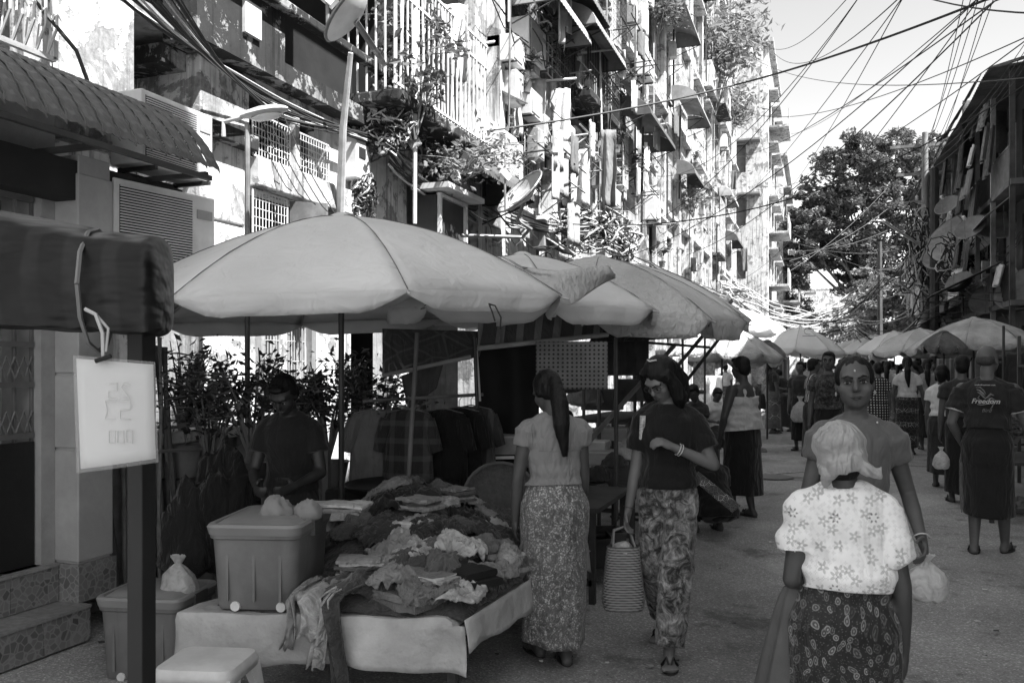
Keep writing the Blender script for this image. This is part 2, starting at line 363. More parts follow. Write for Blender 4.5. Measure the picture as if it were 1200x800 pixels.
def peel(v, v2, sc=2.2, thr=.5, dirt=.5, seed=0.0):
    """old paint flaking to a second tone, with run-off streaks and grime"""
    m, t, b = nodes('peeling_%03d' % int(v*1000), .85, 0, .25); c = coords(t)
    def nz(s, d, ro, dist=0.0, cc=None):
        n = N(t, 'ShaderNodeTexNoise'); n.inputs['Scale'].default_value = s; n.inputs['Detail'].default_value = d; n.inputs['Roughness'].default_value = ro; n.inputs['Distortion'].default_value = dist; L(t, cc or c, n.inputs[0]); return n.outputs[0]
    a = nz(sc, 12, .72, .4); pa = ramp(t, a, [(thr, 0), (thr+.018, 1)]).outputs[0]
    base = ramp(t, nz(7, 6, .6), [(.3, v*.75), (.7, v*1.15)]).outputs[0]; under = ramp(t, nz(16, 6, .7), [(.35, v2*.6), (.7, v2*1.3)]).outputs[0]
    col = mixv(t, pa, under, base)
    st = ramp(t, nz(1.8, 8, .7, 0, coords(t, (7, 7, .4))), [(.5, 0), (.66, dirt)]).outputs[0]; col = mixv(t, st, col, v*.15)
    col = mixv(t, ramp(t, nz(sc*1.9, 10, .75), [(.6, 0), (.68, dirt)]).outputs[0], col, min(v, v2)*.3)
    L(t, col, b.inputs['Base Color']); p = bump(t, b, pa, .5, .01); bump(t, b, nz(30, 6, .7), .4, .01, p); return m
# common ones
PLASTER = peel(.5, .24, 2.6, .46, .75)
PLASTER_W = peel(.56, .26, 2.0, .45, .85)
PLASTER_D = G(.30, var=.25, sc=3, stain=.5, stsc=1.7, stv=.25, streak=.7, bs=25, bst=.4)
WEATHERED_SHADE = peel(.03, .26, 4.5, .44, .8)  # dark weathered concrete; roof shade on the overhang is put into the colour
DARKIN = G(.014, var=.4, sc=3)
DARKWOOD = G(.05, var=.4, sc=5, bs=60)
WOOD = G(.16, var=.35, sc=6, bs=50)
BAMBOO = G(.34, var=.25, sc=9, bs=40, rough=.5)
METAL_L = G(.5, rough=.5, metal=.3, var=.25, stain=.3, stsc=3)
METAL_D = G(.06, rough=.5, metal=.3, var=.35)
METAL_M = G(.22, rough=.5, metal=.3, var=.3, stain=.3, stsc=4)
WHITEMET = G(.62, rough=.5, var=.15, stain=.25, stsc=5, stv=.35)
CABLE = G(.025, rough=.6, var=.2)
CABLE_L = G(.45, rough=.6, var=.2)
ACWHITE = G(.7, rough=.5, var=.08, stain=.2, stsc=3, stv=.5)
# ================================================================ ground
def road_mat():
    m, t, b = nodes('asphalt', .75, 0, .35); c = coords(t, rnd=False)
    n1 = N(t, 'ShaderNodeTexNoise'); n1.inputs['Scale'].default_value = .55; n1.inputs['Detail'].default_value = 8; n1.inputs['Roughness'].default_value = .65; L(t, c, n1.inputs[0])
    col = ramp(t, n1.outputs[0], [(.3, .18), (.5, .28), (.72, .40)]).outputs[0]
    v = N(t, 'ShaderNodeTexVoronoi'); v.inputs['Scale'].default_value = 120; L(t, c, v.inputs['Vector'])
    sc = N(t, 'ShaderNodeSeparateColor'); L(t, v.outputs['Color'], sc.inputs[0])
    agg = ramp(t, sc.outputs[0], [(.0, .62), (.55, .9), (.9, 1.1), (1, 1.8)]).outputs[0]
    col = mixv(t, 1.0, col, agg, 'MULTIPLY')
    n2 = N(t, 'ShaderNodeTexNoise'); n2.inputs['Scale'].default_value = 150; n2.inputs['Detail'].default_value = 2; L(t, c, n2.inputs[0])
    sp = ramp(t, n2.outputs[0], [(.67, 0), (.73, .4)]).outputs[0]; col = mixv(t, sp, col, .55)
    # damp dark patches and light dried ones
    n3 = N(t, 'ShaderNodeTexNoise'); n3.inputs['Scale'].default_value = 1.3; n3.inputs['Detail'].default_value = 9; n3.inputs['Roughness'].default_value = .75; L(t, c, n3.inputs[0])
    col = mixv(t, ramp(t, n3.outputs[0], [(.54, 0), (.62, .65)]).outputs[0], col, .06)
    col = mixv(t, ramp(t, n3.outputs[0], [(.33, .6), (.41, 0)]).outputs[0], col, .3)
    n4 = N(t, 'ShaderNodeTexNoise'); n4.inputs['Scale'].default_value = .35; n4.inputs['Detail'].default_value = 4; L(t, coords(t, (1, .35, 1), rnd=False), n4.inputs[0]); col = mixv(t, 1.0, col, ramp(t, n4.outputs[0], [(.38, .62), (.47, 1), (.6, 1.18)]).outputs[0], 'MULTIPLY')
    # old repairs: large pieces of slightly different asphalt, with tarred joints
    cd2 = mixv(t, .06, coords(t, (.42, .3, 1), rnd=False), n3.outputs['Color'])
    vp = N(t, 'ShaderNodeTexVoronoi', voronoi_dimensions='2D', distance='CHEBYCHEV'); vp.inputs['Scale'].default_value = 1.0; L(t, cd2, vp.inputs['Vector'])
    sp2 = N(t, 'ShaderNodeSeparateColor'); L(t, vp.outputs['Color'], sp2.inputs[0]); col = mixv(t, 1.0, col, ramp(t, sp2.outputs[0], [(.0, .78), (.35, 1.0), (.8, 1.0), (1, 1.25)]).outputs[0], 'MULTIPLY')
    L(t, col, b.inputs['Base Color'])
    p = bump(t, b, v.outputs['Distance'], .6, .004); bump(t, b, n3.outputs[0], .5, .03, p)
    return m
ROAD = road_mat()
mb = MB(); mb.grid([[V(x, y, 0) for x in (-600, -100, -20, -4.05, 4.6, 20, 100, 600)] for y in (-300, -30, 0, 20, 60, 150, 400, 1500)])
struct(build(mb, 'ground', G(.13, var=.3, sc=.8), loc=(0,0,0))).location = (0, 0, -.03)
mb = MB()
rows = []
for i in range(140):
    y = -6 + 110*(i/139)**1.6
    rows.append([V(-4.25 + 9.2*j/40, y, .012*noise.noise(V(j*.23*.9, y*.8, 3)) + .02*(1-((j-20)/20)**2) - .012) for j in range(41)])
mb.grid(rows); struct(build(mb, 'road', ROAD, smooth=True, loc=(0,0,0)))
# kerbs
for (x0, x1, nm) in ((-4.35, -4.05, 'kerb'), (4.6, 4.8, 'kerb')):
    root = struct(build(MB().box((x0, 5.9 if x0 < 0 else -6, -.05), (x1, 60, .09)), nm, G(.2, var=.3, sc=4, stain=.4), bev=.015))
mb = MB(); mb.box((4.8, -6, -.04), (8, 60, .11)); struct(build(mb, 'pavement', G(.16, var=.3, sc=3, stain=.5)))
# drain cracks across the road
for k, (a, b_) in enumerate((((1010, 545), (1110, 548)), ((870, 560), (1010, 548)))):
    p0 = gnd(*a); p1 = gnd(*b_); mb = MB(); pts = []
    for i in range(15):
        f = i/14; q = p0.lerp(p1, f); q.y += .05*noise.noise(V(i*.7, k, 0)); q.z = .012; pts.append(q)
    L_ = [V(q.x, q.y-.02, .014) for q in pts]; R_ = [V(q.x, q.y+.02, .014) for q in pts]
    mb.grid([L_, R_]); struct(build(mb, 'road_crack', G(.02)))
dc = gnd(905, 560); mb = MB().lathe([(.002, .027), (.25, .027), (.27, .022), (.28, .02)], (dc.x, dc.y, 0), 24); struct(build(mb, 'drain_cover', G(.09, rough=.5, bs=60, bst=1.0)))
# litter
for i in range(110):
    px = random.uniform(560, 1180); py = random.uniform(520, 790); p = gnd(px, py)
    if i < 5: p = gnd((78, 130, 122, 300, 705)[i], (752, 747, 758, 780, 588)[i])
    s = random.uniform(.012, .03) if i >= 5 else random.uniform(.03, .06); mb = MB()
    a0 = random.uniform(0, 6); poly = [V(p.x + s*random.uniform(.5, 1)*cos(a0+k*1.05), p.y + s*.6*random.uniform(.5, 1)*sin(a0+k*1.05), .02 + random.uniform(0, .25)*s) for k in range(6)]
    mb.prism(poly, (0, 0, .002)); o = build(mb, 'paper_scrap', G((.7, .3, .05, .45)[i % 4]), loc=p); tag(o, 'small torn scrap of litter lying on the asphalt', 'litter', 'litter scraps on the road')
# ================================================================ generic building pieces
def wallgrid(y0, y1, z0, z1, ops, X, th, mb=None):
    """wall slab in plane X (street side face) of thickness th with rectangular openings (ya,yb,za,zb)"""
    mb = mb or MB()
    ys = sorted(set([y0, y1] + [v for o in ops for v in o[:2]])); zs = sorted(set([z0, z1] + [v for o in ops for v in o[2:4]]))
    for i in range(len(zs)-1):
        run = None
        for j in range(len(ys)-1):
            cy = (ys[j]+ys[j+1])/2; cz = (zs[i]+zs[i+1])/2
            hole = any(o[0] < cy < o[1] and o[2] < cz < o[3] for o in ops)
            if not hole: run = [run[0] if run else ys[j], ys[j+1]]
            if (hole or j == len(ys)-2) and run: mb.box((X-th, run[0], zs[i]), (X, run[1], zs[i+1])); run = None
    return mb
def bars(parent, mat, X, ya, yb, za, zb, ny, nz, r=.008, name='bar'):
    """grille: one frame part plus each vertical and horizontal rod"""
    f = MB(); f.bar((X, ya, za), (X, ya, zb), r*3); f.bar((X, yb, za), (X, yb, zb), r*3); f.bar((X, ya, za), (X, yb, za), r*3); f.bar((X, ya, zb), (X, yb, zb), r*3)
    fr = build(f, 'grille_frame', mat, parent)
    for i in range(1, ny):
        y = ya + (yb-ya)*i/ny; o = build(MB().tube([(X, y, za), (X, y, zb)], r, 5), name, mat, parent)
    for i in range(1, nz):
        z = za + (zb-za)*i/nz; o = build(MB().tube([(X, ya, z), (X, yb, z)], r, 5), name, mat, parent)
GLASS = G(.02, rough=.12, var=.3, bst=.02, spec=.7)
def window(parent, X, ya, yb, za, zb, kind, dep=.12):
    """kinds: glass, shutter, open, louvre"""
    fm = random.choice([WOOD, WHITEMET, METAL_M, DARKWOOD])
    f = MB(); t = .05
    f.box((X-dep-.04, ya, za), (X-dep+.03, ya+t, zb)); f.box((X-dep-.04, yb-t, za), (X-dep+.03, yb, zb)); f.box((X-dep-.04, ya+t, zb-t), (X-dep+.03, yb-t, zb)); f.box((X-dep-.04, ya+t, za), (X-dep+.03, yb-t, za+t))
    wn = build(f, 'window', fm, parent)
    nl = max(2, round((yb-ya)/.5))
    for i in range(nl):
        a = ya+t+(yb-ya-2*t)*i/nl; b_ = ya+t+(yb-ya-2*t)*(i+1)/nl
        if kind == 'glass': build(MB().box((X-dep-.01, a+.012, za+t), (X-dep, b_-.012, zb-t)), 'pane', GLASS, wn)
        elif kind == 'shutter':
            mb = MB(); mb.box((X-dep-.01, a+.01, za+t), (X-dep+.02, b_-.01, zb-t)); build(mb, 'shutter', G(random.choice([.25, .4, .15, .55]), var=.2, sc=5, stain=.3), wn)
        elif kind == 'louvre':
            mb = MB(); n = int((zb-za)/.07)
            for k in range(n):
                z = za+t+(zb-za-2*t)*(k+.5)/n; mb.obox((X-dep, (a+b_)/2, z), (.05, b_-a-.02, .008), Euler((0, .7, 0)))
            stuff(build(mb, 'louvre_slats', G(.35, stain=.3), wn))
    build(MB().box((X-.02, ya-.06, za-.06), (X+.08, yb+.06, za)), 'sill', PLASTER, wn)
    return wn
AWN = [G(.16, rough=.6, var=.25, sc=3, stain=.3), G(.3, rough=.6, var=.25, sc=3, stain=.4), G(.09, rough=.6, var=.3, sc=3), G(.45, rough=.6, var=.2, sc=3, stain=.3)]
def awning(X, ya, yb, z, proj, drop, mat, label, curved=True, group='sheet awnings on the left facades', corr=.035, step=.09, sgn=1):
    root = thing('window_awning', label, 'awning', (X, (ya+yb)/2, z), group)
    n = 8; m = max(6, int((yb-ya)/step*2)); P = []
    for i in range(n+1):
        f = i/n
        if curved: x = X + sgn*proj*sin(f*pi/2); zz = z - drop*(1-cos(f*pi/2))
        else: x = X + sgn*proj*f; zz = z - drop*f
        P.append([V(x, ya+(yb-ya)*j/m, zz + corr*.5*(j % 2)) for j in range(m+1)])
    build(MB().grid(P), 'awning_sheet', mat, root, solid=.008, smooth=False)
    for (yy) in (ya, yb):     # side cheeks and brackets
        pts = [V(P[i][0].x, yy, P[i][0].z) for i in range(n+1)]
        if curved: build(MB().prism(pts + [V(X, yy, z-drop)], (0, .01, 0)), 'cheek', mat, root)
        fr = MB().tube([V(X, yy, z-drop-.25), V(X+sgn*proj*.95, yy, z-drop)], .012, 5); fr.tube([V(X, yy, z-drop), V(X+sgn*proj, yy, z-drop)], .012, 5)
        build(fr, 'bracket', METAL_D, root)
    return root
def ac_unit(loc, rz, label, s=1.0):
    """outdoor condenser: depth x .3, width y .8, height .55, front face +X"""
    global AC0
    if AC0 is None:
        r = thing('air_conditioner', label, 'air conditioner', (0,0,0), 'air conditioning condensers')
        build(MB().box((-.15, -.4, 0), (.15, .4, .56)), 'casing', ACWHITE, r, bev=.012)
        build(MB().box((.152, -.36, .05), (.156, .2, .52)), 'fan_opening', DARKIN, r)
        g = MB()
        for k in range(27): z = .055 + k*.0175; g.box((.158, -.36, z), (.168, .2, z+.007))
        stuff(build(g, 'grille', ACWHITE, r))
        build(MB().box((.152, .24, .4), (.158, .37, .46)), 'badge', G(.3), r)
        b = MB().bar((-.15, -.3, -.02), (.2, -.3, -.02), .03); b.bar((-.15, .3, -.02), (.2, .3, -.02), .03); b.bar((-.15, -.3, -.25), (-.15, -.3, 0), .03); b.bar((-.15, .3, -.25), (-.15, .3, 0), .03); b.bar((-.16, -.3, -.03), (-.16, .3, -.03), .03)
        build(b, 'wall_bracket', METAL_D, r)
        AC0 = r; r.location = loc; r.rotation_euler = (0, 0, rz); r.scale = (s, s, s); return r
    return dup(AC0, loc, rz, label, sc=s)
AC0 = None
DISHM = G(.42, rough=.5, var=.2, stain=.35, stsc=4, stv=.4)
def dish(loc, r, aim, label, mast=None, mat=None, text=False, depth=.16, group=None):
    root = thing('satellite_dish', label, 'satellite dish', loc, group)
    a = Vector(aim).normalized(); Mx = a.to_track_quat('Z', 'Y').to_matrix(); c = Vector(loc)
    prof = [(r*k/8+.002, depth*2*r*(k/8)**2) for k in range(9)] + [(r*(1-.5*k/8)+.0, depth*2*r*(1-.5*k/8)**2-.012) for k in range(0, 9)]
    prof = [(r*k/10+.002, depth*2*r*(k/10)**2) for k in range(11)]
    mb = MB(); mb.lathe(prof, c, 28, Mx, caps=False); build(mb, 'reflector', mat or DISHM, root, smooth=True, solid=.012)
    rim = [c + Mx @ V(r*cos(t*pi/14), r*sin(t*pi/14), depth*2*r) for t in range(29)]; build(MB().tube(rim, .012, 5), 'rim', METAL_M, root)
    foc = c + Mx @ V(0, 0, r*1.1)
    build(MB().tube([c + Mx @ V(0, -r*.95, depth*1.8*r), foc], .012, 5), 'feed_arm', METAL_M, root); build(MB().obox(foc, (.07, .07, .12), Mx), 'receiver', G(.6), root)
    if mast is not None: build(MB().tube([c] + [Vector(q) for q in mast], .022, 6), 'mast', METAL_M, root)
    if text:
        z = depth*2*r
        e = MB()
        for (u, v, du, dv) in text: 
            rr = sqrt(u*u+v*v); zz = depth*2*r*(rr/r)**2 + (.012 if text else 0)
            e.add([c + Mx @ V(x, y, -0.016+zz if False else zz-.03) for x, y in ((u,v),(u+du,v),(u+du,v+dv),(u,v+dv))], [(0,1,2,3)])
        build(e, 'logo', G(.85), root, solid=.004)
    return root
def leaves(n, fn, size, rnd=.5, fold=True):
    """n leaf-shaped faces; fn() gives a point"""
    vs = []; fs = []
    for i in range(n):
        p = fn(); s = size*random.uniform(1-rnd, 1+rnd); a = Vector((random.gauss(0,1), random.gauss(0,1), random.gauss(0,.6))).normalized()
        b = a.cross(Vector((random.gauss(0,1), random.gauss(0,1), random.gauss(0,1)))).normalized(); c = a.cross(b)*.12*s; o = len(vs)
        vs += [p - a*s*.5, p + b*s*.22 + c, p + a*s*.5, p - b*s*.22 + c]; fs.append((o, o+1, o+2)); fs.append((o, o+2, o+3))
    me = bpy.data.meshes.new('leaves'); me.from_pydata([tuple(v) for v in vs], [], fs); return me
def shrub(name, label, base, h, rad, nl, ls, mat, pot=None, group=None, cat='plant', stems=7, droop=0):
    root = thing(name, label, cat, base, group); b = Vector(base); tips = []
    st = MB()
    for i in range(stems):
        a = random.uniform(0, 2*pi); l = random.uniform(.5, 1); e = b + V(cos(a)*rad*random.uniform(.3, .9), sin(a)*rad*random.uniform(.3, .9), h*l - droop*random.random())
        m1 = b.lerp(e, .5) + V(0, 0, h*.12); st.tube([b, m1, e], [.012+h*.004, .008, .004], 4); tips += [m1.lerp(e, f) for f in (0, .3, .6, 1)]
        for k in range(3):
            q = m1.lerp(e, random.random()); e2 = q + V(random.gauss(0, rad*.35), random.gauss(0, rad*.35), random.uniform(-.1, .3)*h*.5); st.tube([q, e2], [.006, .003], 4); tips += [q.lerp(e2, f) for f in (.5, 1)]
    build(st, 'stems', WOOD, root)
    def fn():
        t = random.choice(tips); g = rad*.16; return t + V(random.gauss(0, g), random.gauss(0, g), random.gauss(0, g)) - b
    lo = build(leaves(nl, fn, ls), 'foliage', mat, root); lo['kind'] = 'stuff'
    if pot:
        build(MB().lathe([(pot*.7, -pot*1.6), (pot, -.01), (pot*1.08, 0), (pot*.9, 0), (pot*.85, -.03)], b, 12), 'pot', G(.2, stain=.3), root, smooth=True)
    return root
def cable(pts, r, sag, mat, label, name='overhead_cable', group='overhead cables', n=14, wob=0.0):
    P = []
    for a, b_ in zip(pts[:-1], pts[1:]):
        a = Vector(a); b_ = Vector(b_)
        for i in range(n):
            f = i/n; q = a.lerp(b_, f); q.z -= sag*4*f*(1-f)
            if wob: q += V(noise.noise(q*.9+V(sag, 0, 0)), noise.noise(q*.9+V(5, sag, 0)), noise.noise(q*.9+V(0, 9, sag)))*wob
            P.append(q)
    P.append(Vector(pts[-1])); o = build(MB().tube(P, r, 5), name, mat, smooth=True); return tag(o, label, 'cable', group)
# ================================================================ house with the tiled awning (far left)
HA = thing('rendered_house', 'pale rendered house front with mosaic steps and a tiled awning at far left', 'house', (-4.3, 3, 0))
build(wallgrid(-3, 3.65, 0, 2.95, [(2.2, 3.56, .415, 2.45)], -4.05, .3), 'wall', G(.34, var=.2, sc=3, stain=.3), HA)
build(wallgrid(-3, 4.5, 2.95, 8.5, [(2.9, 3.78, 3.25, 4.6)], -4.3, .25), 'upper_wall', PLASTER_W, HA)
build(MB().box((-6, -3, 2.8), (-4.34, 3.9, 2.945)), 'floor_slab', PLASTER_D, HA)
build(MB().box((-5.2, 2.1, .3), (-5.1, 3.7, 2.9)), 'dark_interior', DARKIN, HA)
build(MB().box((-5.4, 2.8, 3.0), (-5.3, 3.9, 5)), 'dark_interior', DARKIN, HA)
pl = MB(); zz = [0.415, 1.05, 1.47, 1.9, 2.6]
for a, b_ in zip(zz[:-1], zz[1:]): pl.box((-4.3, 3.652, a+.008), (-3.88, 3.9, b_-.008))
pl.box((-4.3, 3.664, .4), (-3.892, 3.89, 2.7)); build(pl, 'pilaster', G(.38, var=.15, sc=3, stain=.15), HA, bev=.006)
def mosaic():
    m, t, b = nodes('mosaic_tile', .45); c = coords(t, rnd=False)
    v = N(t, 'ShaderNodeTexVoronoi', feature='DISTANCE_TO_EDGE'); v.inputs['Scale'].default_value = 26; L(t, c, v.inputs['Vector'])
    v2 = N(t, 'ShaderNodeTexVoronoi'); v2.inputs['Scale'].default_value = 26; L(t, c, v2.inputs['Vector']); s = N(t, 'ShaderNodeSeparateColor'); L(t, v2.outputs['Color'], s.inputs[0])
    col = mixv(t, ramp(t, v.outputs['Distance'], [(.05, .8), (.1, 0)]).outputs[0], ramp(t, s.outputs[0], [(0, .11), (.6, .19), (1, .06)]).outputs[0], .24)
    L(t, col, b.inputs['Base Color']); return m
MOS = mosaic()
def front_tiles(X, y0, y1, z0, z1, n, root, nm='step'):
    s = build(MB().box((X-.6, y0, z0), (X-.012, y1, z1)), nm, G(.2, stain=.3), root)
    for k in range(n):
        a = y0+(y1-y0)*k/n; b_ = y0+(y1-y0)*(k+1)/n
        build(MB().box((X-.012, a+.002, z0+.005), (X, b_-.002, z1-.004)), 'tile', MOS, s)
        build(MB().box((X-.34, a+.002, z1), (X+.01, b_-.002, z1+.015)), 'tread_tile', G(.27, rough=.5, var=.3, sc=25, stain=.2), s)
front_tiles(-3.8, .6, 3.66, 0, .185, 10, HA); front_tiles(-4.01, .6, 3.64, .2, .40, 10, HA)
build(MB().box((-4.31, 3.645, .2), (-3.87, 3.915, .41)), 'pilaster_base', MOS, HA)
# gate: dark lower sheet, scissor grille above
gt = build(MB().box((-4.13, 2.2, .418), (-4.09, 3.55, 1.1)), 'gate_sheet', G(.018, rough=.5), HA)
GR = G(.12, rough=.5, var=.3)
for i in range(13):
    y = 2.25+i*.108; build(MB().box((-4.125, y, 1.1), (-4.105, y+.014, 2.45)), 'gate_bar', GR, HA)
    if i < 12:
        g = MB()
        for z0 in (1.15, 1.45, 1.95, 2.2):
            g.tube([(-4.1, y, z0), (-4.1, y+.054, z0+.12), (-4.1, y+.108, z0)], .006, 4); g.tube([(-4.1, y, z0+.12), (-4.1, y+.054, z0), (-4.1, y+.108, z0+.12)], .006, 4)
        stuff(build(g, 'lattice', GR, HA))
for z in (1.12, 1.4, 1.62, 2.42): build(MB().box((-4.13, 2.2, z), (-4.09, 3.55, z+.03)), 'gate_rail', GR, HA)
# upper window grille with curled bars
UG = build(MB().bar((-4.2, 2.9, 3.3), (-4.2, 3.78, 3.3), .03).bar((-4.2, 3.78, 3.3), (-4.2, 3.78, 4.6), .03), 'window_grille', WHITEMET, HA)
for i in range(12):
    y = 2.9+i*.075; build(MB().tube([(-4.2, y, 3.3), (-4.12, y, 3.45), (-4.12, y, 3.7), (-4.2, y+.02, 4.0), (-4.2, y, 4.6)], .009, 5), 'grille_bar', WHITEMET, UG)
    build(MB().tube([(-4.19, y, 3.32)] + [(-4.17, y+.045+.045*cos(a), 3.45+.12*sin(a)) for a in (pi, 2.4, 1.57, .7, 0)], .006, 4), 'grille_scroll', WHITEMET, UG)
# tiled awning
def tile_awning():
    root = thing('tiled_awning', 'grey awning of wavy pressed tiles curving out over the gate at far left', 'awning', (-4.3, 3.7, 3.17))
    m, t, b = nodes('pressed_tile', .55); c = coords(t, rnd=False); n = N(t, 'ShaderNodeTexNoise'); n.inputs['Scale'].default_value = 9; n.inputs['Detail'].default_value = 6; L(t, c, n.inputs[0])
    L(t, ramp(t, n.outputs[0], [(.3, .085), (.7, .13)]).outputs[0], b.inputs['Base Color'])
    for k in range(25):
        y0 = 1.5 + k*.1135; P = []
        for i in range(29):
            f = i/28; x = -4.3 + .82*sin(f*1.32)/sin(1.32); z = 3.17 - .47*(1-cos(f*1.32))/(1-cos(1.32)); row = []
            for j in range(7):
                g = j/6; st = ((f*12 + (.35 if j in (2,3,4) else 0)*1.0 + abs(g-.5)*-1.2) % 1.0)
                row.append(V(x + .008*st, y0 + .116*g, z + .026*sin(g*pi) + .011*st + (.022 if j == 0 else 0)))
            P.append(row)
        build(MB().grid(P), 'tile', m, root, solid=.006)
    fr = MB()
    for y in (1.7, 2.6, 3.5, 4.25): fr.bar((-4.28, y, 2.68), (-3.5, y, 2.68), .03)
    fr.bar((-3.5, 1.5, 2.66), (-3.5, 4.28, 2.66), .03); fr.bar((-4.2, 1.5, 2.66), (-4.2, 4.28, 2.66), .03)
    build(fr, 'awning_frame', METAL_D, root)
    build(MB().box((-4.04, 3.0, 2.44), (-3.9, 4.5, 2.66)), 'valance_box', G(.02), root)
tile_awning()
# ================================================================ recess, low wall, column
HB = thing('grilled_house', 'white house with grilled windows and a stained column right of the air conditioners', 'house', (-4.3, 5.5, 0))
build(MB().box((-5.1, 3.9, 0), (-4.9, 5.15, 8.5)), 'recess_wall', PLASTER_W, HB)
build(MB().box((-4.9, 4.25, 3.9), (-4.32, 5.15, 4.0)), 'recess_ledge', PLASTER_D, HB)
cz = [0, 1.05, 2.05, 2.62, 3.35, 3.84]
for a, b_ in zip(cz[:-1], cz[1:]): build(MB().box((-4.9, 5.15, a+.012), (-4.3, 5.67, b_-.012)), 'column_block', PLASTER_W, HB, bev=.01)
build(MB().box((-4.88, 5.17, 0), (-4.33, 5.65, 3.84)), 'column_core', PLASTER_D, HB)
build(MB().box((-4.92, 5.1, 3.22), (-4.2, 5.72, 3.34)), 'stained_ledge', WEATHERED_SHADE, HB, bev=.01)
build(wallgrid(5.67, 8.3, 0, 3.84, [(5.72, 6.86, 3.2, 3.8), (5.72, 6.8, 2.1, 2.95), (5.86, 6.14, .75, 1.3), (6.24, 6.52, .75, 1.3), (5.86, 6.14, 1.38, 1.9), (6.24, 6.52, 1.38, 1.9), (7.3, 8.1, .1, 2.4)], -4.3, .2), 'wall', PLASTER_W, HB)
build(MB().box((-4.34, 5.72, 2.96), (-4.2, 7.2, 3.19)), 'string_course', PLASTER, HB, bev=.01)
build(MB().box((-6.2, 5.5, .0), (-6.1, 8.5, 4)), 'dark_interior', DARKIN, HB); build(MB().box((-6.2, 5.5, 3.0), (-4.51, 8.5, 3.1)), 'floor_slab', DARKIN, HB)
bars(HB, WHITEMET, -4.27, 5.73, 6.24, 3.21, 3.55, 13, 6, .004); bars(HB, WHITEMET, -4.27, 6.32, 6.85, 3.21, 3.55, 13, 6, .004)
build(MB().box((-4.32, 6.25, 3.2), (-4.22, 6.31, 3.8)), 'mullion', PLASTER, HB)
bars(HB, WHITEMET, -4.27, 5.73, 6.2, 2.5, 2.93, 11, 6, .004); bars(HB, WHITEMET, -4.27, 6.35, 6.79, 2.5, 2.93, 11, 6, .004)
for (a, b_, c_, d_) in ((5.86, 6.14, .75, 1.3), (6.24, 6.52, .75, 1.3), (5.86, 6.14, 1.38, 1.9), (6.24, 6.52, 1.38, 1.9)): bars(HB, METAL_L, -4.31, a, b_, c_, d_, 7, 3, .006)
build(MB().box((-4.3, 5.8, .72), (-4.24, 5.85, 1.95)).box((-4.3, 6.53, .72), (-4.24, 6.6, 1.95)).box((-4.3, 5.8, 1.95), (-4.24, 6.6, 2.03)), 'window_surround', PLASTER_D, HB)
# open leaf of the lower window
build(MB().prism([V(-4.28, 6.25, 2.1), V(-4.28, 6.25, 2.93), V(-3.95, 6.3, 2.9), V(-3.95, 6.3, 2.1)], (.0, .03, 0)), 'open_shutter', METAL_M, HB)
# weathered upper storey overhanging; roof shade painted into its dark colour
build(wallgrid(4.9, 8.3, 3.84, 9, [(5.95, 8.2, 4.0, 5.9)], -4.12, .3), 'upper_wall', WEATHERED_SHADE, HB)
build(MB().box((-6, 4.9, 3.70), (-4.43, 8.3, 3.835)), 'soffit', WEATHERED_SHADE, HB); build(MB().box((-6.0, 6.3, 3.9), (-5.9, 8.6, 9)), 'dark_interior', DARKIN, HB)
build(MB().box((-4.12, 4.9, 4.38), (-4.02, 8.3, 4.46)), 'cornice', WEATHERED_SHADE, HB, bev=.015)
build(MB().box((-4.12, 5.4, 4.05), (-4.09, 5.6, 4.30)), 'enamel_plate', G(.5, stain=.4), HB)
LW = thing('low_wall', 'low plastered garden wall with worn coping left of the big umbrella', 'wall', (-4.3, 4.3, 0))
build(MB().box((-4.32, 3.95, 0), (-4.2, 6.6, .98)), 'wall', PLASTER_D, LW); build(MB().box((-4.36, 3.92, .983), (-4.12, 6.65, 1.07)), 'coping', PLASTER, LW, bev=.012)
# air conditioners
ac_unit(cam(192, 205, 5.6), 0.0, 'larger pale air conditioner poking out above the tiled awning', .82)
ac_unit(cam(178, 322, 5.4), -0.15, 'pale air conditioner under the concrete ledge behind the rolled tarpaulin', .95)
o = build(MB().box((-4.9, 4.05, 2.60), (-3.95, 4.85, 2.66)), 'concrete_ledge', WEATHERED_SHADE, HB, bev=.01)
# bamboo poles standing in the corner
for i in range(15):
    px = 106 + i*3.4; b_ = V(-4.0-.02*random.random(), 3.98 + i*.045, 0.0); mb = MB(); t_ = b_ + V(random.uniform(-.22, -.02), random.uniform(-.12, .1), random.uniform(1.15, 1.75))
    pts = []; rs = []; r = random.uniform(.010, .019)
    for k in range(13): f = k/12; pts.append(b_.lerp(t_, f) + V(0, .02*sin(f*5+i), 0)); rs.append(r*(1.25 if k % 3 == 0 else 1))
    o = build(mb.tube(pts, rs, 7), 'bamboo_pole', G(random.choice([.1, .16, .24]), var=.35, sc=12), smooth=True); tag(o, 'thin bamboo pole leaning in the dark corner beside the mosaic steps', 'pole', 'bamboo poles leaning beside the steps')
o = build(MB().tube([V(-3.9, 3.9, .95), V(-3.93, 4.3, .98), V(-3.95, 4.75, .95)], .012, 5), 'binding_rope', G(.2)); tag(o, 'rope tied across the bundle of bamboo poles', 'rope')
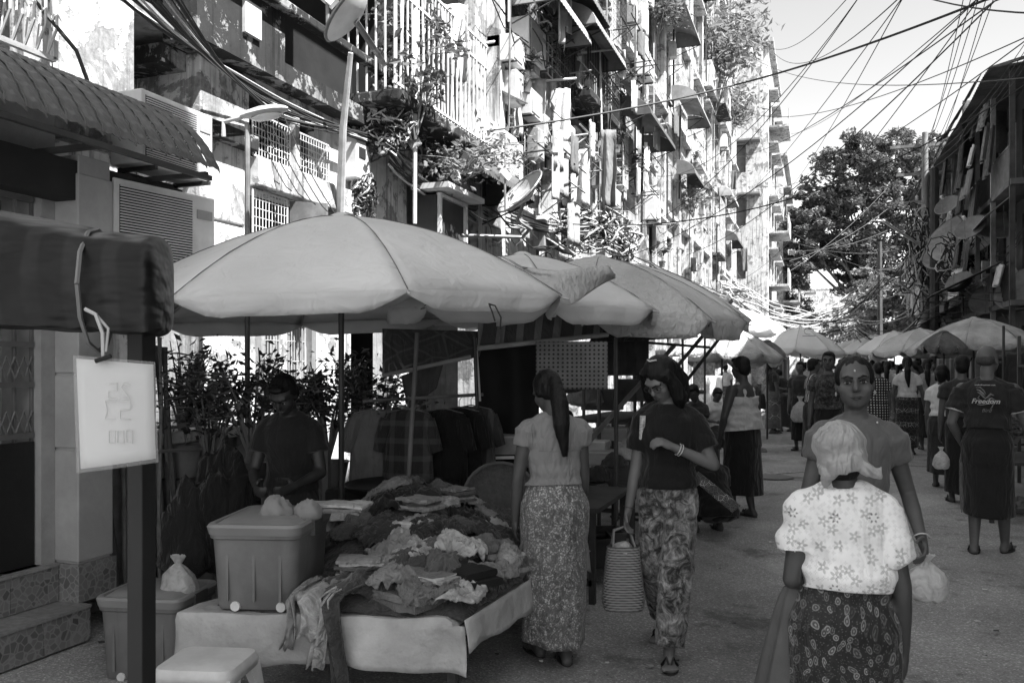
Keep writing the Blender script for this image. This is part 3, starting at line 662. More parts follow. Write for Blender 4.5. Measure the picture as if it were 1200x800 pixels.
# street lamp
sl = thing('street_lamp', 'grey cobra head street lamp on a slim pole before the stained column', 'street lamp', cam(290, 428, 5.9) * 1)
sl.location.z = 0; bx_, by_ = sl.location.x, sl.location.y
build(MB().tube([(bx_, by_, 0), (bx_, by_, 3.18)], .018, 8), 'pole', METAL_M, sl, smooth=True)
a = cam(262, 143, 5.9); b_ = cam(283, 137, 5.9); c_ = cam(333, 128, 5.9)
Mh = (c_-b_).normalized().to_track_quat('X', 'Z').to_matrix(); hd = MB()
hd.v = []; 
rings = [(0, .03, .02), (.05, .055, .035), (.14, .075, .045), (.24, .07, .042), (.31, .04, .022), (.33, .01, .01)]
P = []
for (x, ry, rz_) in rings: P.append([b_ + Mh @ V(x, ry*cos(k*pi/6), rz_*sin(k*pi/6)*(1.0 if sin(k*pi/6) > 0 else .55)) for k in range(13)])
build(hd.grid(P), 'lamp_head', G(.42, rough=.4, stain=.2), sl, smooth=True)
build(MB().ell(b_ + Mh @ V(.17, 0, -.03), (.11, .055, .025), Mh), 'lens', G(.55, rough=.2), sl, smooth=True)
build(MB().tube([a + V(0, 0, -.1), a, b_ + Mh @ V(.02, 0, 0)], .016, 7), 'arm', METAL_L, sl, smooth=True)
# leaning light bamboo pole, electric box, slim steel pole
o = build(MB().tube([cam(398, 262, 8.0), cam(402, 150, 7.6), cam(411, 62, 7.3)], [.045, .032, .022], 8), 'leaning_pole', G(.55, var=.3, sc=8), smooth=True); tag(o, 'pale bamboo pole leaning up past the electric box', 'pole')
o = build(MB().tube([cam(486, 262, 8.5), cam(487, -20, 8.5)], .022, 8), 'steel_pole', WHITEMET, smooth=True); tag(o, 'slim pale steel pole rising right behind the big umbrella', 'pole')
eb = thing('meter_box', 'white electric meter box on the wall under the cable tangle', 'electric box', cam(416, 212, 8.25)); c0 = eb.location
build(MB().box((c0.x-.1, c0.y-.14, c0.z), (c0.x+.1, c0.y+.14, c0.z+.42)), 'box', G(.62, stain=.2), eb, bev=.01)
build(MB().prism([c0+V(.11, -.16, .42), c0+V(.11, .16, .42), c0+V(.02, 0, .5)], (-.2, 0, 0)), 'hood', G(.45), eb); build(MB().box((c0.x+.102, c0.y-.1, c0.z+.2), (c0.x+.108, c0.y+.02, c0.z+.3)), 'dial', DARKIN, eb)
# dish seen edge-on at the top
dish(cam(416, 24, 5.3), .2, (-.66, -.30, .6), 'white satellite dish seen almost edge on at the top left of centre', [cam(437, 55, 5.6), cam(450, 75, 6.2)], mat=G(.7, rough=.4))
# ================================================================ building with the barred balcony
HD = thing('balcony_building', 'shabby block with a white barred balcony and broken masonry above the umbrellas', 'building', (-4.3, 9.5, 0))
build(wallgrid(8.3, 10.9, 0, 14, [(8.55, 10.5, .1, 2.5), (8.5, 9.4, 2.9, 3.75), (9.6, 10.6, 2.9, 3.8), (8.6, 10.5, 4.5, 6.6), (8.6, 10.5, 7.3, 9.2)], -4.3, .25), 'wall', PLASTER, HD)
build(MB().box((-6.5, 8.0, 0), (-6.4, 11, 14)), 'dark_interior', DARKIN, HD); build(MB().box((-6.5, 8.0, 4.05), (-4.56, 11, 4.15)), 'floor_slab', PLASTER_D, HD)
bal = build(MB().box((-4.3, 7.2, 4.02), (-3.72, 9.6, 4.14)), 'balcony_slab', WEATHERED_SHADE, HD, bev=.02)
for i in range(30):
    y = 7.25 + i*.08; build(MB().tube([(-3.78, y, 4.14), (-3.78+.02*sin(i*2.1), y, 4.7), (-3.78, y, 5.35)], .011, 5), 'baluster', WHITEMET, bal)
for z in (4.2, 5.1, 5.36): build(MB().bar((-3.78, 7.2, z), (-3.78, 9.6, z), .028), 'rail', WHITEMET, bal)
for i in range(6): build(MB().tube([(-3.78-.1*i, 7.22, 4.14), (-3.78-.1*i, 7.22, 5.35)], .011, 5), 'baluster', WHITEMET, bal)
for k in range(26):   # broken masonry lumps and roots beneath the balcony
    c = V(-4.2 + random.uniform(0, .45), random.uniform(7.3, 9.6), random.uniform(3.6, 4.05)); s = random.uniform(.05, .14)
    build(MB().obox(c, (s, s*1.3, s*.7), Euler((random.random()*3, random.random()*3, random.random()*3))), 'masonry_lump', random.choice([PLASTER, PLASTER_D, WEATHERED_SHADE]), HD, bev=.012)
build(MB().box((-4.3, 8.2, 2.62), (-3.9, 9.4, 2.68)), 'window_shelf', PLASTER, HD)
wbx = build(MB().box((-4.25, 8.55, 2.75), (-3.95, 9.3, 3.4)), 'window_box', G(.05), HD); 
for y in (8.55, 9.28): build(MB().box((-3.96, y, 2.72), (-3.91, y+.04, 3.42)), 'box_frame', WHITEMET, HD)
for (z) in (2.72, 3.38): build(MB().box((-3.955, 8.59, z), (-3.915, 9.28, z+.04)), 'box_frame', WHITEMET, HD)
build(MB().box((-4.2, 8.4, 3.44), (-3.75, 9.45, 3.5)), 'box_roof', G(.5), HD)
awning(-4.3, 8.9, 10.75, 4.1, .75, .42, G(.1, rough=.6, stain=.3), 'dark rusty sheet awning with scalloped edge right of the window box', step=.07, group=None)
sg = thing('shop_board', 'white board with blocky dark strokes above the dark rusty awning', 'sign', V(-4.1, 10.9, 4.25)); c0 = sg.location
build(MB().box((-4.1, 10.3, 4.15), (-4.06, 11.5, 4.75)), 'board', G(.7, stain=.25), sg)
for (y, z, w_, h_) in ((10.45, 4.3, .06, .3), (10.45, 4.55, .25, .06), (10.64, 4.3, .06, .3), (10.95, 4.27, .06, .36), (10.95, 4.57, .28, .06), (10.95, 4.42, .24, .06), (10.95, 4.27, .28, .06)):
    build(MB().box((-4.058, y, z), (-4.05, y+w_, z+h_)), 'letter_stroke', G(.06), sg)
# ================================================================ long tall blocks
def block(label, y0, y1, ztop, bays, X=-4.3, wall=PLASTER_W, fin=.22, seed=1, z0=3.0, fh=3.0, face=True):
    random.seed(seed); root = thing('apartment_block', label, 'building', (X, (y0+y1)/2, 0)); bw_ = (y1-y0)/bays; nf = int((ztop-z0)/fh); ops = []; info = []
    for i in range(bays):
        for k in range(nf):
            zb = z0 + k*fh; kind = random.choice(['window', 'window', 'balcony', 'tall'])
            a = y0 + i*bw_ + .45; b_ = y0 + (i+1)*bw_ - .4
            op = {'window': (a, b_, zb+.95, zb+2.4), 'balcony': (a, b_, zb+.1, zb+2.5), 'tall': (a+.2, b_-.2, zb+.5, zb+2.5)}[kind]
            ops.append(op); info.append((i, k, kind, op, zb))
        ops.append((y0+i*bw_+.4, y0+(i+1)*bw_-.4, .1, 2.5))
    build(wallgrid(y0, y1, 0, ztop, ops, X, .25), 'wall', wall, root)
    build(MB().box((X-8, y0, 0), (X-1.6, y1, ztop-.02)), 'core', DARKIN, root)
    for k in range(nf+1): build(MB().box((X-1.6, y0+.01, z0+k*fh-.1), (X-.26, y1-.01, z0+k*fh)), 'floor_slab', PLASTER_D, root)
    for i in range(bays+1):
        y = y0 + i*bw_; build(MB().box((X-1.6, y-.06 if i else y, 0.01), (X-.255, y+.06 if i < bays else y, ztop-.03)), 'party_wall', PLASTER_D, root)
        build(MB().box((X+.002, max(y0, y-.16), 0), (X+fin, min(y1, y+.16), ztop)), 'pilaster', random.choice([wall, PLASTER, PLASTER_W]), root, bev=.01)
        if i < bays:
            yy = y + random.uniform(.25, .4); build(MB().tube([(X+fin*.5, yy, 1.5), (X+fin*.5, yy, ztop-.5)], random.choice([.035, .05]), 6), 'drain_pipe', random.choice([METAL_D, METAL_M, PLASTER_D]), root, smooth=True)
    for k in range(nf): build(MB().box((X+.001, y0, z0+k*fh-.12), (X+fin-.03, y1, z0+k*fh+.03)), 'string_course', wall, root)
    build(MB().box((X-.3, y0, ztop), (X+.45, y1, ztop+.15)), 'cornice', PLASTER, root)
    for q in range(int((y1-y0)*4.5)):      # conduits, downpipes and cables fixed to the front
        yy = random.uniform(y0, y1); za = random.uniform(2.8, ztop-3); ln = random.uniform(.8, 5); xx = X + fin + random.uniform(-.1, .16); mm = random.choice([METAL_D, METAL_D, METAL_M, CABLE, PLASTER_D, WHITEMET])
        if q % 3: build(MB().tube([(xx, yy, za), (xx + random.uniform(-.05, .05), yy + random.uniform(-.1, .1), min(ztop, za+ln))], random.choice([.01, .015, .028]), 5), 'conduit', mm, root)
        else: build(MB().tube([(xx, yy, za), (xx+.1, yy + .5*ln*.5, za - .15), (xx, yy+.5*ln, za + random.uniform(-.3, .3))], random.choice([.01, .014]), 5), 'conduit', mm, root)
    for (i, k, kind, op, zb) in info:
        a, b_, c_, d_ = op
        if kind == 'balcony':
            pj = random.uniform(.45, .8); s = build(MB().box((X, a-.25, zb-.02), (X+pj, b_+.25, zb+.1)), 'balcony', WEATHERED_SHADE if random.random() < .4 else PLASTER, root, bev=.01)
            st_ = random.random()
            if st_ < .6:
                g = MB(); n = int((b_-a+.5)/.11)
                for q in range(n+1): yy = a-.25+(b_-a+.5)*q/n; g.bar((X+pj-.03, yy, zb+.1), (X+pj-.03, yy, zb+1.0), .015)
                for zz_ in (.12, .55, 1.0): g.bar((X+pj-.03, a-.25, zb+zz_), (X+pj-.03, b_+.25, zb+zz_), .025)
                for q in range(4): xx = X+.05+(pj-.1)*q/3; g.bar((xx, a-.25, zb+.1), (xx, a-.25, zb+1.0), .015)
                build(g, 'railing', random.choice([WHITEMET, METAL_D, METAL_M]), s)
            elif st_ < .85: build(MB().box((X+pj-.08, a-.25, zb+.1), (X+pj, b_+.25, zb+.95)).box((X, a-.25, zb+.1), (X+pj-.08, a-.18, zb+.95)), 'parapet', wall, s)
            else:
                g = MB(); n = int((b_-a)/.14)
                for q in range(n+1): yy = a+(b_-a)*q/n; g.bar((X+pj-.03, yy, zb+.1), (X+pj-.03, yy, zb+2.4), .014)
                for zz_ in [.1+.25*q for q in range(10)]: g.bar((X+pj-.03, a, zb+zz_), (X+pj-.03, b_, zb+zz_), .014); g.bar((X, a, zb+zz_), (X+pj-.03, a, zb+zz_), .014)
                build(g, 'cage', random.choice([WHITEMET, METAL_M]), s)
            window(root, X, a, b_, c_, d_, random.choice(['glass', 'shutter', 'open']))
        else: 
            wn = window(root, X, a, b_, c_, d_, random.choice(['glass', 'shutter', 'louvre', 'open', 'glass']))
            if random.random() < .4 and y0 < 30:
                g = MB(); n = int((b_-a)/.12)
                for q in range(n+1): yy = a+(b_-a)*q/n; g.bar((X+.06, yy, c_), (X+.06, yy, d_), .013)
                for q in range(8): zz_ = c_+(d_-c_)*q/7; g.bar((X+.06, a, zz_), (X+.06, b_, zz_), .013)
                build(g, 'window_cage', WHITEMET, wn)
            if random.random() < .5: build(MB().box((X, a-.12, d_+.03), (X+.4, b_+.12, d_+.1)), 'hood', wall, wn)
    return root, info, bw_
BE, iE, bwE = block('tall white block with laundry and a ladder like grille above the middle stalls', 10.9, 18.7, 23.5, 3, seed=3)
BF, iF, bwF = block('long white block of tall fins and curved awnings in the middle of the left row', 18.7, 46, 23.5, 10, seed=11, wall=PLASTER_W)
def farblock(label, x1, y0, y1, zt, nb, seed, xw=9):
    random.seed(seed); root = thing('distant_building', label, 'building', (x1, y0, 0))
    # street side and the side towards the camera, with real openings
    ops = []; nf = int((zt-3)/3)
    for k in range(nf):
        for i in range(nb): a = y0+(y1-y0)*i/nb+.5; b_ = y0+(y1-y0)*(i+1)/nb-.5; ops.append((a, b_, 3.4+3*k, 5.1+3*k))
    build(wallgrid(y0, y1, 0, zt, ops, x1, .25), 'wall', PLASTER_W, root)
    for (a, b_, c_, d_) in ops: build(MB().box((x1-.2, a, c_), (x1-.15, b_, d_)), 'window', random.choice([GLASS, METAL_M, G(.4)]), root); build(MB().box((x1, a-.1, d_), (x1+.5, b_+.1, d_+.1)), 'hood', PLASTER, root)
    n = 3; fo = []
    for k in range(nf):
        for i in range(n): xa = x1-1.2-2.4*i; fo.append((xa-1.0, xa, 3.4+3*k, 5.0+3*k))
    g = wallgrid(x1-xw, x1-.26, 0, zt, fo, 0, .25); g.v = [V(q.y, y0 - q.x*1.0 - .25 + .0, q.z) for q in g.v]; build(g, 'end_wall', PLASTER_W, root)
    for (a, b_, c_, d_) in fo: build(MB().box((a, y0+.1, c_), (b_, y0+.15, d_)), 'window', random.choice([GLASS, METAL_M, G(.35)]), root)
    for k in range(nf):
        if random.random() < .7: s = build(MB().box((x1, y0+.5, 3+3*k), (x1+1.1, y0+4, 3.12+3*k)), 'balcony', PLASTER, root); build(MB().box((x1+1.02, y0+.5, 3.12+3*k), (x1+1.1, y0+4, 4+3*k)), 'parapet', PLASTER_W, s)
        if random.random() < .5: build(MB().box((x1-2.6, y0-.9, 5.05+3*k), (x1-.4, y0, 5.15+3*k)), 'hood', G(.2), root)
    build(MB().box((x1-xw, y0+.3, 0), (x1-.4, y1, zt-.05)), 'core', PLASTER_D, root); build(MB().box((x1-xw-.2, y0-.3, zt), (x1+.3, y1+.2, zt+.2)), 'roof_slab', PLASTER, root)
    build(MB().box((x1-3, y0+1, zt+.2), (x1-1, y0+3, zt+1.8)), 'water_tank', G(.15), root)
    return root
farblock('far white apartment tower with stepped balconies past the fin fronted block', -2.7, 50, 60, 19.6, 3, 5)
farblock('second far white apartment tower, lower, left of the big tree', -2.4, 63, 78, 16.2, 4, 6)
farblock('small pale block at the end of the left row beside the tree crown', -1.4, 92, 104, 14.0, 4, 7)
farblock('bright pale building glimpsed through the gap left of the big tree trunk', 9, 150, 165, 14, 4, 8, 16)
# ---- things fixed to the facades
random.seed(21)
AW = [((700, 55), 1.3, 2.2), ((676, 0), 1.3, 2.2), ((665, 25), 1.1, 1.8), ((765, 155), 1.3, 3.2), ((818, 132), 1.2, 3.2), ((820, 210), .9, 2.2), ((862, 235), .9, 3), ((868, 285), .9, 3), ((805, 30), 1.2, 3)]
for n_, ((px, py), pj, ln) in enumerate(AW):
    c = wx(px, py, -3.5); lb = ['curved sheet awning high above the hanging grey cloth strip', 'dark awning cut by the top edge of the picture', 'small dark awning left of the curved sheet awning', 'wide dark curved awning beneath the vine covered wall', 'grey rounded awning just left of the climbing plant', 'small rounded awning low on the fin fronted block', 'little awning on the far pale front beside a drainpipe', 'lowest little awning on the far pale front', 'sheet awning near the top of the fin fronted block'][n_]
    awning(-4.05, c.y-ln/2, c.y+ln/2, c.z+.4, pj*.62, .45, AWN[(n_*3+1) % 4 if n_ else 1], lb, step=.12)
ACS = [(588, 80, 12.6, 'white air conditioner high on the near pale pilaster'), (655, 345-160, 14, 'air conditioner half hidden behind the laundry'), (738, 95, 21, 'air conditioner on the wall beside the curved awnings'), (800, 230, 30, 'small air conditioner low on the fin fronted block'), (560, 215, 11.6, 'air conditioner behind the dark rusty awning'), (728, 262, 22, 'air conditioner above the tangled wires left of the fins'), (842, 175, 38, 'small air conditioner beneath the climbing plant')]
for (px, py, d, lb) in ACS: p = cam(px, py, d); p.x = max(p.x, -4.0); ac_unit(p, 0, lb, 1)
UHF = [(-.14, -.07, .26, .03), (-.14, .06, .26, .03), (-.14, -.07, .03, .15), (-.05, -.07, .03, .15), (.03, -.07, .03, .15), (.11, -.07, .03, .15)]
dish(cam(616, 232, 9.3), .31, (-.47, -.56, .62), 'grey satellite dish with a pale logo above the second umbrella', [cam(606, 258, 9.5), cam(622, 268, 9.6), cam(612, 278, 9.9), cam(540, 276, 9.8)], text=UHF)
dish(cam(735, 95, 21), .45, (.3, -.3, .9), 'flat pale satellite dish in front of the tall fins', [cam(737, 110, 21.5), wx(737, 130, -4.3)])
dish(cam(816, 96, 33), .8, (.3, -.4, .85), 'pale dish high on the fin fronted block under the plant', [cam(818, 110, 33.5), wx(812, 118, -4.3)])
dish(cam(596, 158-40, 11.9), .25, (.5, -.1, .86), 'little dish over the laundry pole', [wx(580, 150, -4.2)])
# laundry and hanging cloths
def hanging(px0, px1, py0, py1, d, v, label, cat='cloth', mat=None, pole=True, flare=1.0):
    a = cam(px0, py0, d); b_ = cam(px1, py0, d); z1 = cam(px0, py1, d).z; P = []; n = 14
    ax = (b_-a)
    for i in range(12):
        f = i/11; row = []
        for j in range(n+1):
            g = j/n; q = a + ax*(.5+(g-.5)*(1+(flare-1)*f)); q.z = a.z + (z1-a.z)*f + .02*noise.noise(V(g*5, f*2, px0)); q += V(0, 1, 0)*.05*sin(g*9+px0+f)*(.3+f) + V(1, 0, 0)*.03*noise.noise(V(g*4, f*3, px0)); row.append(q)
        P.append(row)
    return tag(build(MB().grid(P), cat.replace(' ', '_'), mat or cloth(v), smooth='all', solid=.004), label, cat, None)
HG = [(704, 722, 152, 242, 12, .16, 'long narrow grey cloth strip hanging from a rail over the second umbrella', 'cloth strip'),
 (623, 640, 92, 150, 13, .5, 'large pale towel drying on the pole beneath the ladder grille', 'laundry'), (640, 652, 95, 128, 13.2, .3, 'mid grey garment right of the drying towel', 'laundry'),
 (651, 668, 104, 166, 13.1, .75, 'white shirt hanging at the right end of the drying pole', 'laundry'), (628, 637, 135, 166, 13, .6, 'small pale cloth hung beneath the drying towel', 'laundry'),
 (515, 548, 5, 95, 9.6, .35, 'crumpled grey sheet draped over the balcony bars', 'laundry'), (530, 545, 20, 60, 9.4, .6, 'light shirt on the balcony bars', 'laundry'),
 (706, 716, 100, 140, 17, .22, 'dark vertical banner board beside the pale pilaster', 'laundry'), (712, 716, 125, 178, 15, .05, 'narrow black cloth strip right of the grey one', 'cloth strip'),
 (758, 768, 200, 232, 24, .7, 'ragged pale shirt drying under the wide dark awning', 'laundry'), (786, 796, 240, 262, 28, .72, 'ragged white clothes on a hanger low on the fins', 'laundry'),
 (670, 690, 175, 240, 14, .45, 'pale ribbed cloth against the wall left of the grey strip', 'laundry'), (600, 612, 100, 160, 12.2, .4, 'dull sheet behind the little dish', 'laundry'), (868, 876, 290, 318, 45, .1, 'dark clothes drying beside the far drainpipe', 'laundry'), (857, 863, 200, 222, 42, .08, 'dark garment on the far pale front', 'laundry')]
for (a, b_, c_, d_, dd, v, lb, ct) in HG: hanging(a, b_, c_, d_, dd, v, lb, ct)
for (a, b_, lb) in ((cam(600, 98, 12.8), cam(675, 92, 13.4), 'white drying pole stretched under the ladder grille'), (cam(560, 52, 11.5), cam(612, 44, 12), 'pale pole above the near air conditioner'), (cam(682, 62, 14), cam(720, 58, 15), 'bent white pipe frame over the grey cloth strip'), (cam(703, 60, 14.8), cam(705, 155, 14.8), 'upright white pipe left of the grey cloth strip'), (cam(740, 198, 22), cam(785, 192, 25), 'drying rail under the wide dark awning'), (cam(775, 232, 27), cam(805, 238, 28.5), 'drying rail low on the fins')):
    tag(build(MB().tube([a, b_], .02, 6), 'drying_pole', WHITEMET, smooth=True), lb, 'pole')
# ladder-like window grille at the top centre
lg = thing('window_cage', 'tall white ladder like window cage at the top centre of the picture', 'window cage', wx(640, 90, -4.0))
c0 = lg.location
for i in range(6): build(MB().bar((-3.95, c0.y-.5+i*.22, c0.z), (-3.95, c0.y-.5+i*.22, c0.z+3.2), .022), 'upright', WHITEMET, lg)
for k in range(20): build(MB().bar((-3.94, c0.y-.5, c0.z+k*.16), (-3.94, c0.y+.6, c0.z+k*.16), .018), 'rung', WHITEMET, lg)
for k in range(20): build(MB().bar((-3.94, c0.y+.6, c0.z+k*.16), (-4.3, c0.y+.6, c0.z+k*.16), .014), 'side_rung', WHITEMET, lg)
# plants on the facades
LF = leafmat(.11); LFL = leafmat(.2, .5)
shrub('climbing_plant', 'large leafy plant rooted high in the wall at the top of the fin fronted block', wx(838, 135, -3.9), 4.6, 2.2, 2600, .28, LFL, stems=12)
shrub('wall_plant', 'bushy plant sprouting from the wall beneath the big climbing plant', wx(858, 160, -3.9), 2.6, 1.7, 1200, .26, LFL, stems=8)
shrub('wall_plant', 'small plant on a ledge beside the barred balcony', V(-3.75, 7.6, 3.75), .9, .5, 420, .1, LF, stems=8)
shrub('wall_plant', 'leafy creeper hanging below the barred balcony', V(-3.65, 8.6, 3.65), .45, .7, 700, .07, LFL, stems=10, droop=.4)
shrub('wall_plant', 'plant growing behind the upper balcony bars', V(-4.0, 8.2, 4.4), .9, .5, 500, .09, LF, stems=8)
shrub('wall_plant', 'pale straggly plant low on the fin fronted block', wx(812, 255, -3.9), 1.2, 1.0, 500, .2, LFL, stems=8)
shrub('wall_plant', 'plant on the balcony above the weathered wall with painted shade', V(-4.0, 6.9, 5.0), .9, .6, 500, .09, LF, stems=8)
shrub('wall_plant', 'hanging plant between the pale fins near the roof', wx(772, 40, -3.9), 2.4, .9, 500, .16, LF, stems=7, droop=1)
# random small clutter: brackets, boards, pots, meters
random.seed(5)
FLN = lambda z: ['ground', 'first', 'second', 'third', 'fourth', 'fifth', 'sixth', 'seventh'][max(0, min(7, int((z)//3)))]
ZN = lambda y: 'by the ladder grille' if y < 13.5 else 'middle of the near tall block' if y < 16 else 'far end of the near tall block' if y < 18.7 else 'start of the fin fronted block' if y < 23 else 'middle of the fin fronted block' if y < 32 else 'far part of the fin fronted block'
for k in range(150):
    y = 10.9 + (9 if k < 100 else 30)*random.random(); z = random.uniform(2.9, min(22, 3+y*.42)); m = random.choice([METAL_D, WHITEMET, PLASTER_D, G(.3, stain=.4), DARKWOOD]); ty = k % 4
    o = None
    if ty == 0:
        r = thing('wall_bracket', 'small bracket arm projecting from the %s floor, %s' % (FLN(z), ZN(y)), 'bracket', (-4.08, y, z), 'metal brackets on the left facades')
        build(MB().tube([(-4.08, y, z), (-3.5, y+.1, z+.05)], .015, 5), 'arm', m, r); build(MB().tube([(-4.08, y, z-.35), (-3.6, y+.1, z)], .012, 5), 'stay', m, r); build(MB().tube([(-3.55, y-.5, z+.05), (-3.55, y+.6, z+.05)], .012, 5), 'rail', m, r)
    elif ty == 1:
        r = thing('meter_cabinet', 'small metal cabinet on the %s floor, %s' % (FLN(z), ZN(y)), 'cabinet', (-4.05, y, z), 'small cabinets on the left facades'); build(MB().box((-4.08, y-.15, z), (-3.9, y+.15, z+.45)), 'case', m, r, bev=.01); build(MB().box((-3.9, y-.12, z+.03), (-3.892, y+.12, z+.42)), 'door', G(.4, stain=.4), r)
    elif ty == 2: hanging(0, 0, 0, 0, 1, .4, '', 'cloth') if False else tag(build(MB().grid([[V(-3.55+.04*sin(j*2+k), y+.09*j, z-.12*i+.02*sin(j+i)) for j in range(6)] for i in range(6)]), 'washing', cloth(random.choice([.1, .3, .5, .7])), smooth='all', solid=.004), '%s washing, %s floor, %s' % (random.choice(['crumpled', 'limp', 'folded over']), FLN(z), ZN(y)), 'laundry', 'washing on the left facades')
    else: shrub('pot_plant', 'small potted plant, %s floor, %s' % (FLN(z), ZN(y)), V(-3.95, y, z), .4, .2, 60, .12, LF, pot=.1, group='potted plants on the left facades', stems=4)

# near facades: rods, cages, cords and small boxes crowding the first floors
random.seed(77)
for k in range(26):
    y = 11 + 8*random.random(); z = random.uniform(3.0, 8.5)
    if k % 3 == 0: ac_unit(V(-4.0, y, z), 0, 'small air conditioner on the %s floor, %s' % (FLN(z), ZN(y)), random.uniform(.55, .8))['group'] = 'small air conditioners on the middle facades'
    elif k % 3 == 1:
        r = thing('window_cage', 'rusty window cage on the %s floor, %s' % (FLN(z), ZN(y)), 'window cage', (-4.0, y, z), 'window cages on the middle facades'); w_ = random.uniform(.5, .9); h_ = random.uniform(.7, 1.2); m = random.choice([WHITEMET, METAL_M, METAL_D]); g = MB()
        for i in range(9): g.bar((-3.85, y+w_*i/8, z), (-3.85, y+w_*i/8, z+h_), .013)
        for i in range(7): g.bar((-3.85, y, z+h_*i/6), (-3.85, y+w_, z+h_*i/6), .013); g.bar((-4.08, y, z+h_*i/6), (-3.85, y, z+h_*i/6), .013); g.bar((-4.08, y+w_, z+h_*i/6), (-3.85, y+w_, z+h_*i/6), .013)
        stuff(build(g, 'bars', m, r))
        build(MB().box((-4.08, y+.05, z), (-3.9, y+w_-.1, z+.02)), 'floor_plate', m, r); build(MB().obox((-3.98, y+w_*.4, z+.12), (.12, .3, .2)), 'stored_box', G(random.choice([.1, .3, .5])), r)
    else:
        r = thing('small_awning', 'little patched awning on the %s floor, %s' % (FLN(z), ZN(y)), 'awning', (-4.05, y, z), 'little patched awnings on the middle facades'); w_ = random.uniform(.6, 1.1)
        P = [[V(-4.08+.09*i, y+w_*j/8, z+.4-.035*i-.01*i*i*.4+.012*(j % 2)) for j in range(9)] for i in range(6)]; build(MB().grid(P), 'sheet', random.choice(AWN), r, solid=.006); build(MB().tube([(-4.08, y, z), (-3.65, y, z+.2)], .01, 5), 'stay', METAL_D, r); build(MB().tube([(-4.08, y+w_, z), (-3.65, y+w_, z+.2)], .01, 5), 'stay', METAL_D, r)
for k in range(40):
    y = 8.4 + 13*random.random(); z = random.uniform(3.2, 8.5); ln = random.uniform(1, 4); x = random.uniform(-4.05, -3.7)
    P = [V(x+.05*sin(i), y+ln*i/10, z - random.uniform(.1, .5)*4*(i/10)*(1-i/10)*.5 + .1*i/10*(k % 5-2)) for i in range(11)]
    tag(build(MB().tube(P, random.choice([.006, .009, .013]), 5), 'facade_cord', CABLE if k % 4 else CABLE_L, smooth=True), 'slack cord strung along the middle facades', 'cable', 'cords strung along the middle facades')
for k in range(22):
    y = 8.4 + 12*random.random(); z = random.uniform(3.0, 7); x = random.uniform(-4.05, -3.6); h_ = random.uniform(.8, 3)
    tag(build(MB().tube([(x, y, z), (x+random.uniform(-.03, .03), y+random.uniform(-.05, .05), z+h_)], random.choice([.008, .014, .022]), 6), 'upright_pipe', random.choice([METAL_D, WHITEMET, METAL_M]), smooth=True), 'upright pipe fixed before the middle facades', 'pipe', 'upright pipes on the middle facades')
# ================================================================ right side
random.seed(9)
RW = G(.07, var=.4, sc=3, stain=.4, streak=.6)
HR = thing('shophouse_row', 'dark wooden shophouse row with verandas and sagging eaves on the right', 'building', (5, 34, 0))
ops = []
for i in range(8):
    a = 24.2+i*2.5; ops += [(a+.3, a+2.2, .1, 2.6), (a+.35, a+2.1, 3.6, 5.6), (a+.35, a+2.1, 6.5, 8.4)]
g = wallgrid(24, 44, 0, 9, ops, -5.15, .2); g.v = [V(-q.x, q.y, q.z) for q in g.v]; build(g, 'wall', RW, HR)
build(MB().box((6.6, 24, 0), (12, 44, 8.9)), 'core', DARKIN, HR)
for z in (3.0, 6.0): build(MB().box((4.45, 24, z), (6.6, 44, z+.14)), 'floor_slab', G(.12, stain=.4), HR)
for i in range(9):
    y = 24.1+i*2.48; build(MB().box((4.45, y, 0), (4.57, y+.12, 9)), 'post', random.choice([G(.3, stain=.4), RW, WOOD]), HR)
    if i < 8:
        for lv in (3.14, 6.14):
            g = MB(); kk = random.random()
            for q in range(20): g.bar((4.5, y+.15+q*.12, lv), (4.5, y+.15+q*.12, lv+.9), .02)
            g.bar((4.5, y, lv+.9), (4.5, y+2.4, lv+.9), .04); build(g, 'railing', random.choice([METAL_M, DARKWOOD, G(.25)]), HR)
            if kk < .6: window(HR, 5.0, y+.4, y+2.0, lv+.4, lv+2.3, 'open', .0) if False else build(MB().box((5.2, y+.4, lv+.4), (5.25, y+2.1, lv+2.2)), 'shutter', G(random.choice([.1, .2, .32]), stain=.4), HR)
            if random.random() < .55: build(MB().prism([V(4.5, y+.1, lv+2.6), V(4.5, y+2.3, lv+2.6), V(3.9, y+2.3, lv+2.0), V(3.9, y+.1, lv+2.1)], (0, 0, .02)), 'sunshade', cloth(random.choice([.06, .14, .3]), wr=.7), HR)
rf = MB(); P = []
for i in range(5):
    f = i/4; P.append([V(3.95+ (5.5)*f, 23.8+j*.1, 8.85 + .5*f + .03*(j % 2) + .06*noise.noise(V(j*.05, f, 0))) for j in range(203)])
build(rf.grid(P), 'roof', G(.1, rough=.7, stain=.5), HR, solid=.02)
for k in range(20): build(MB().bar((4.0, 24+k, 8.9), (5.2, 24+k, 9.2), .07), 'rafter_end', WOOD, HR)
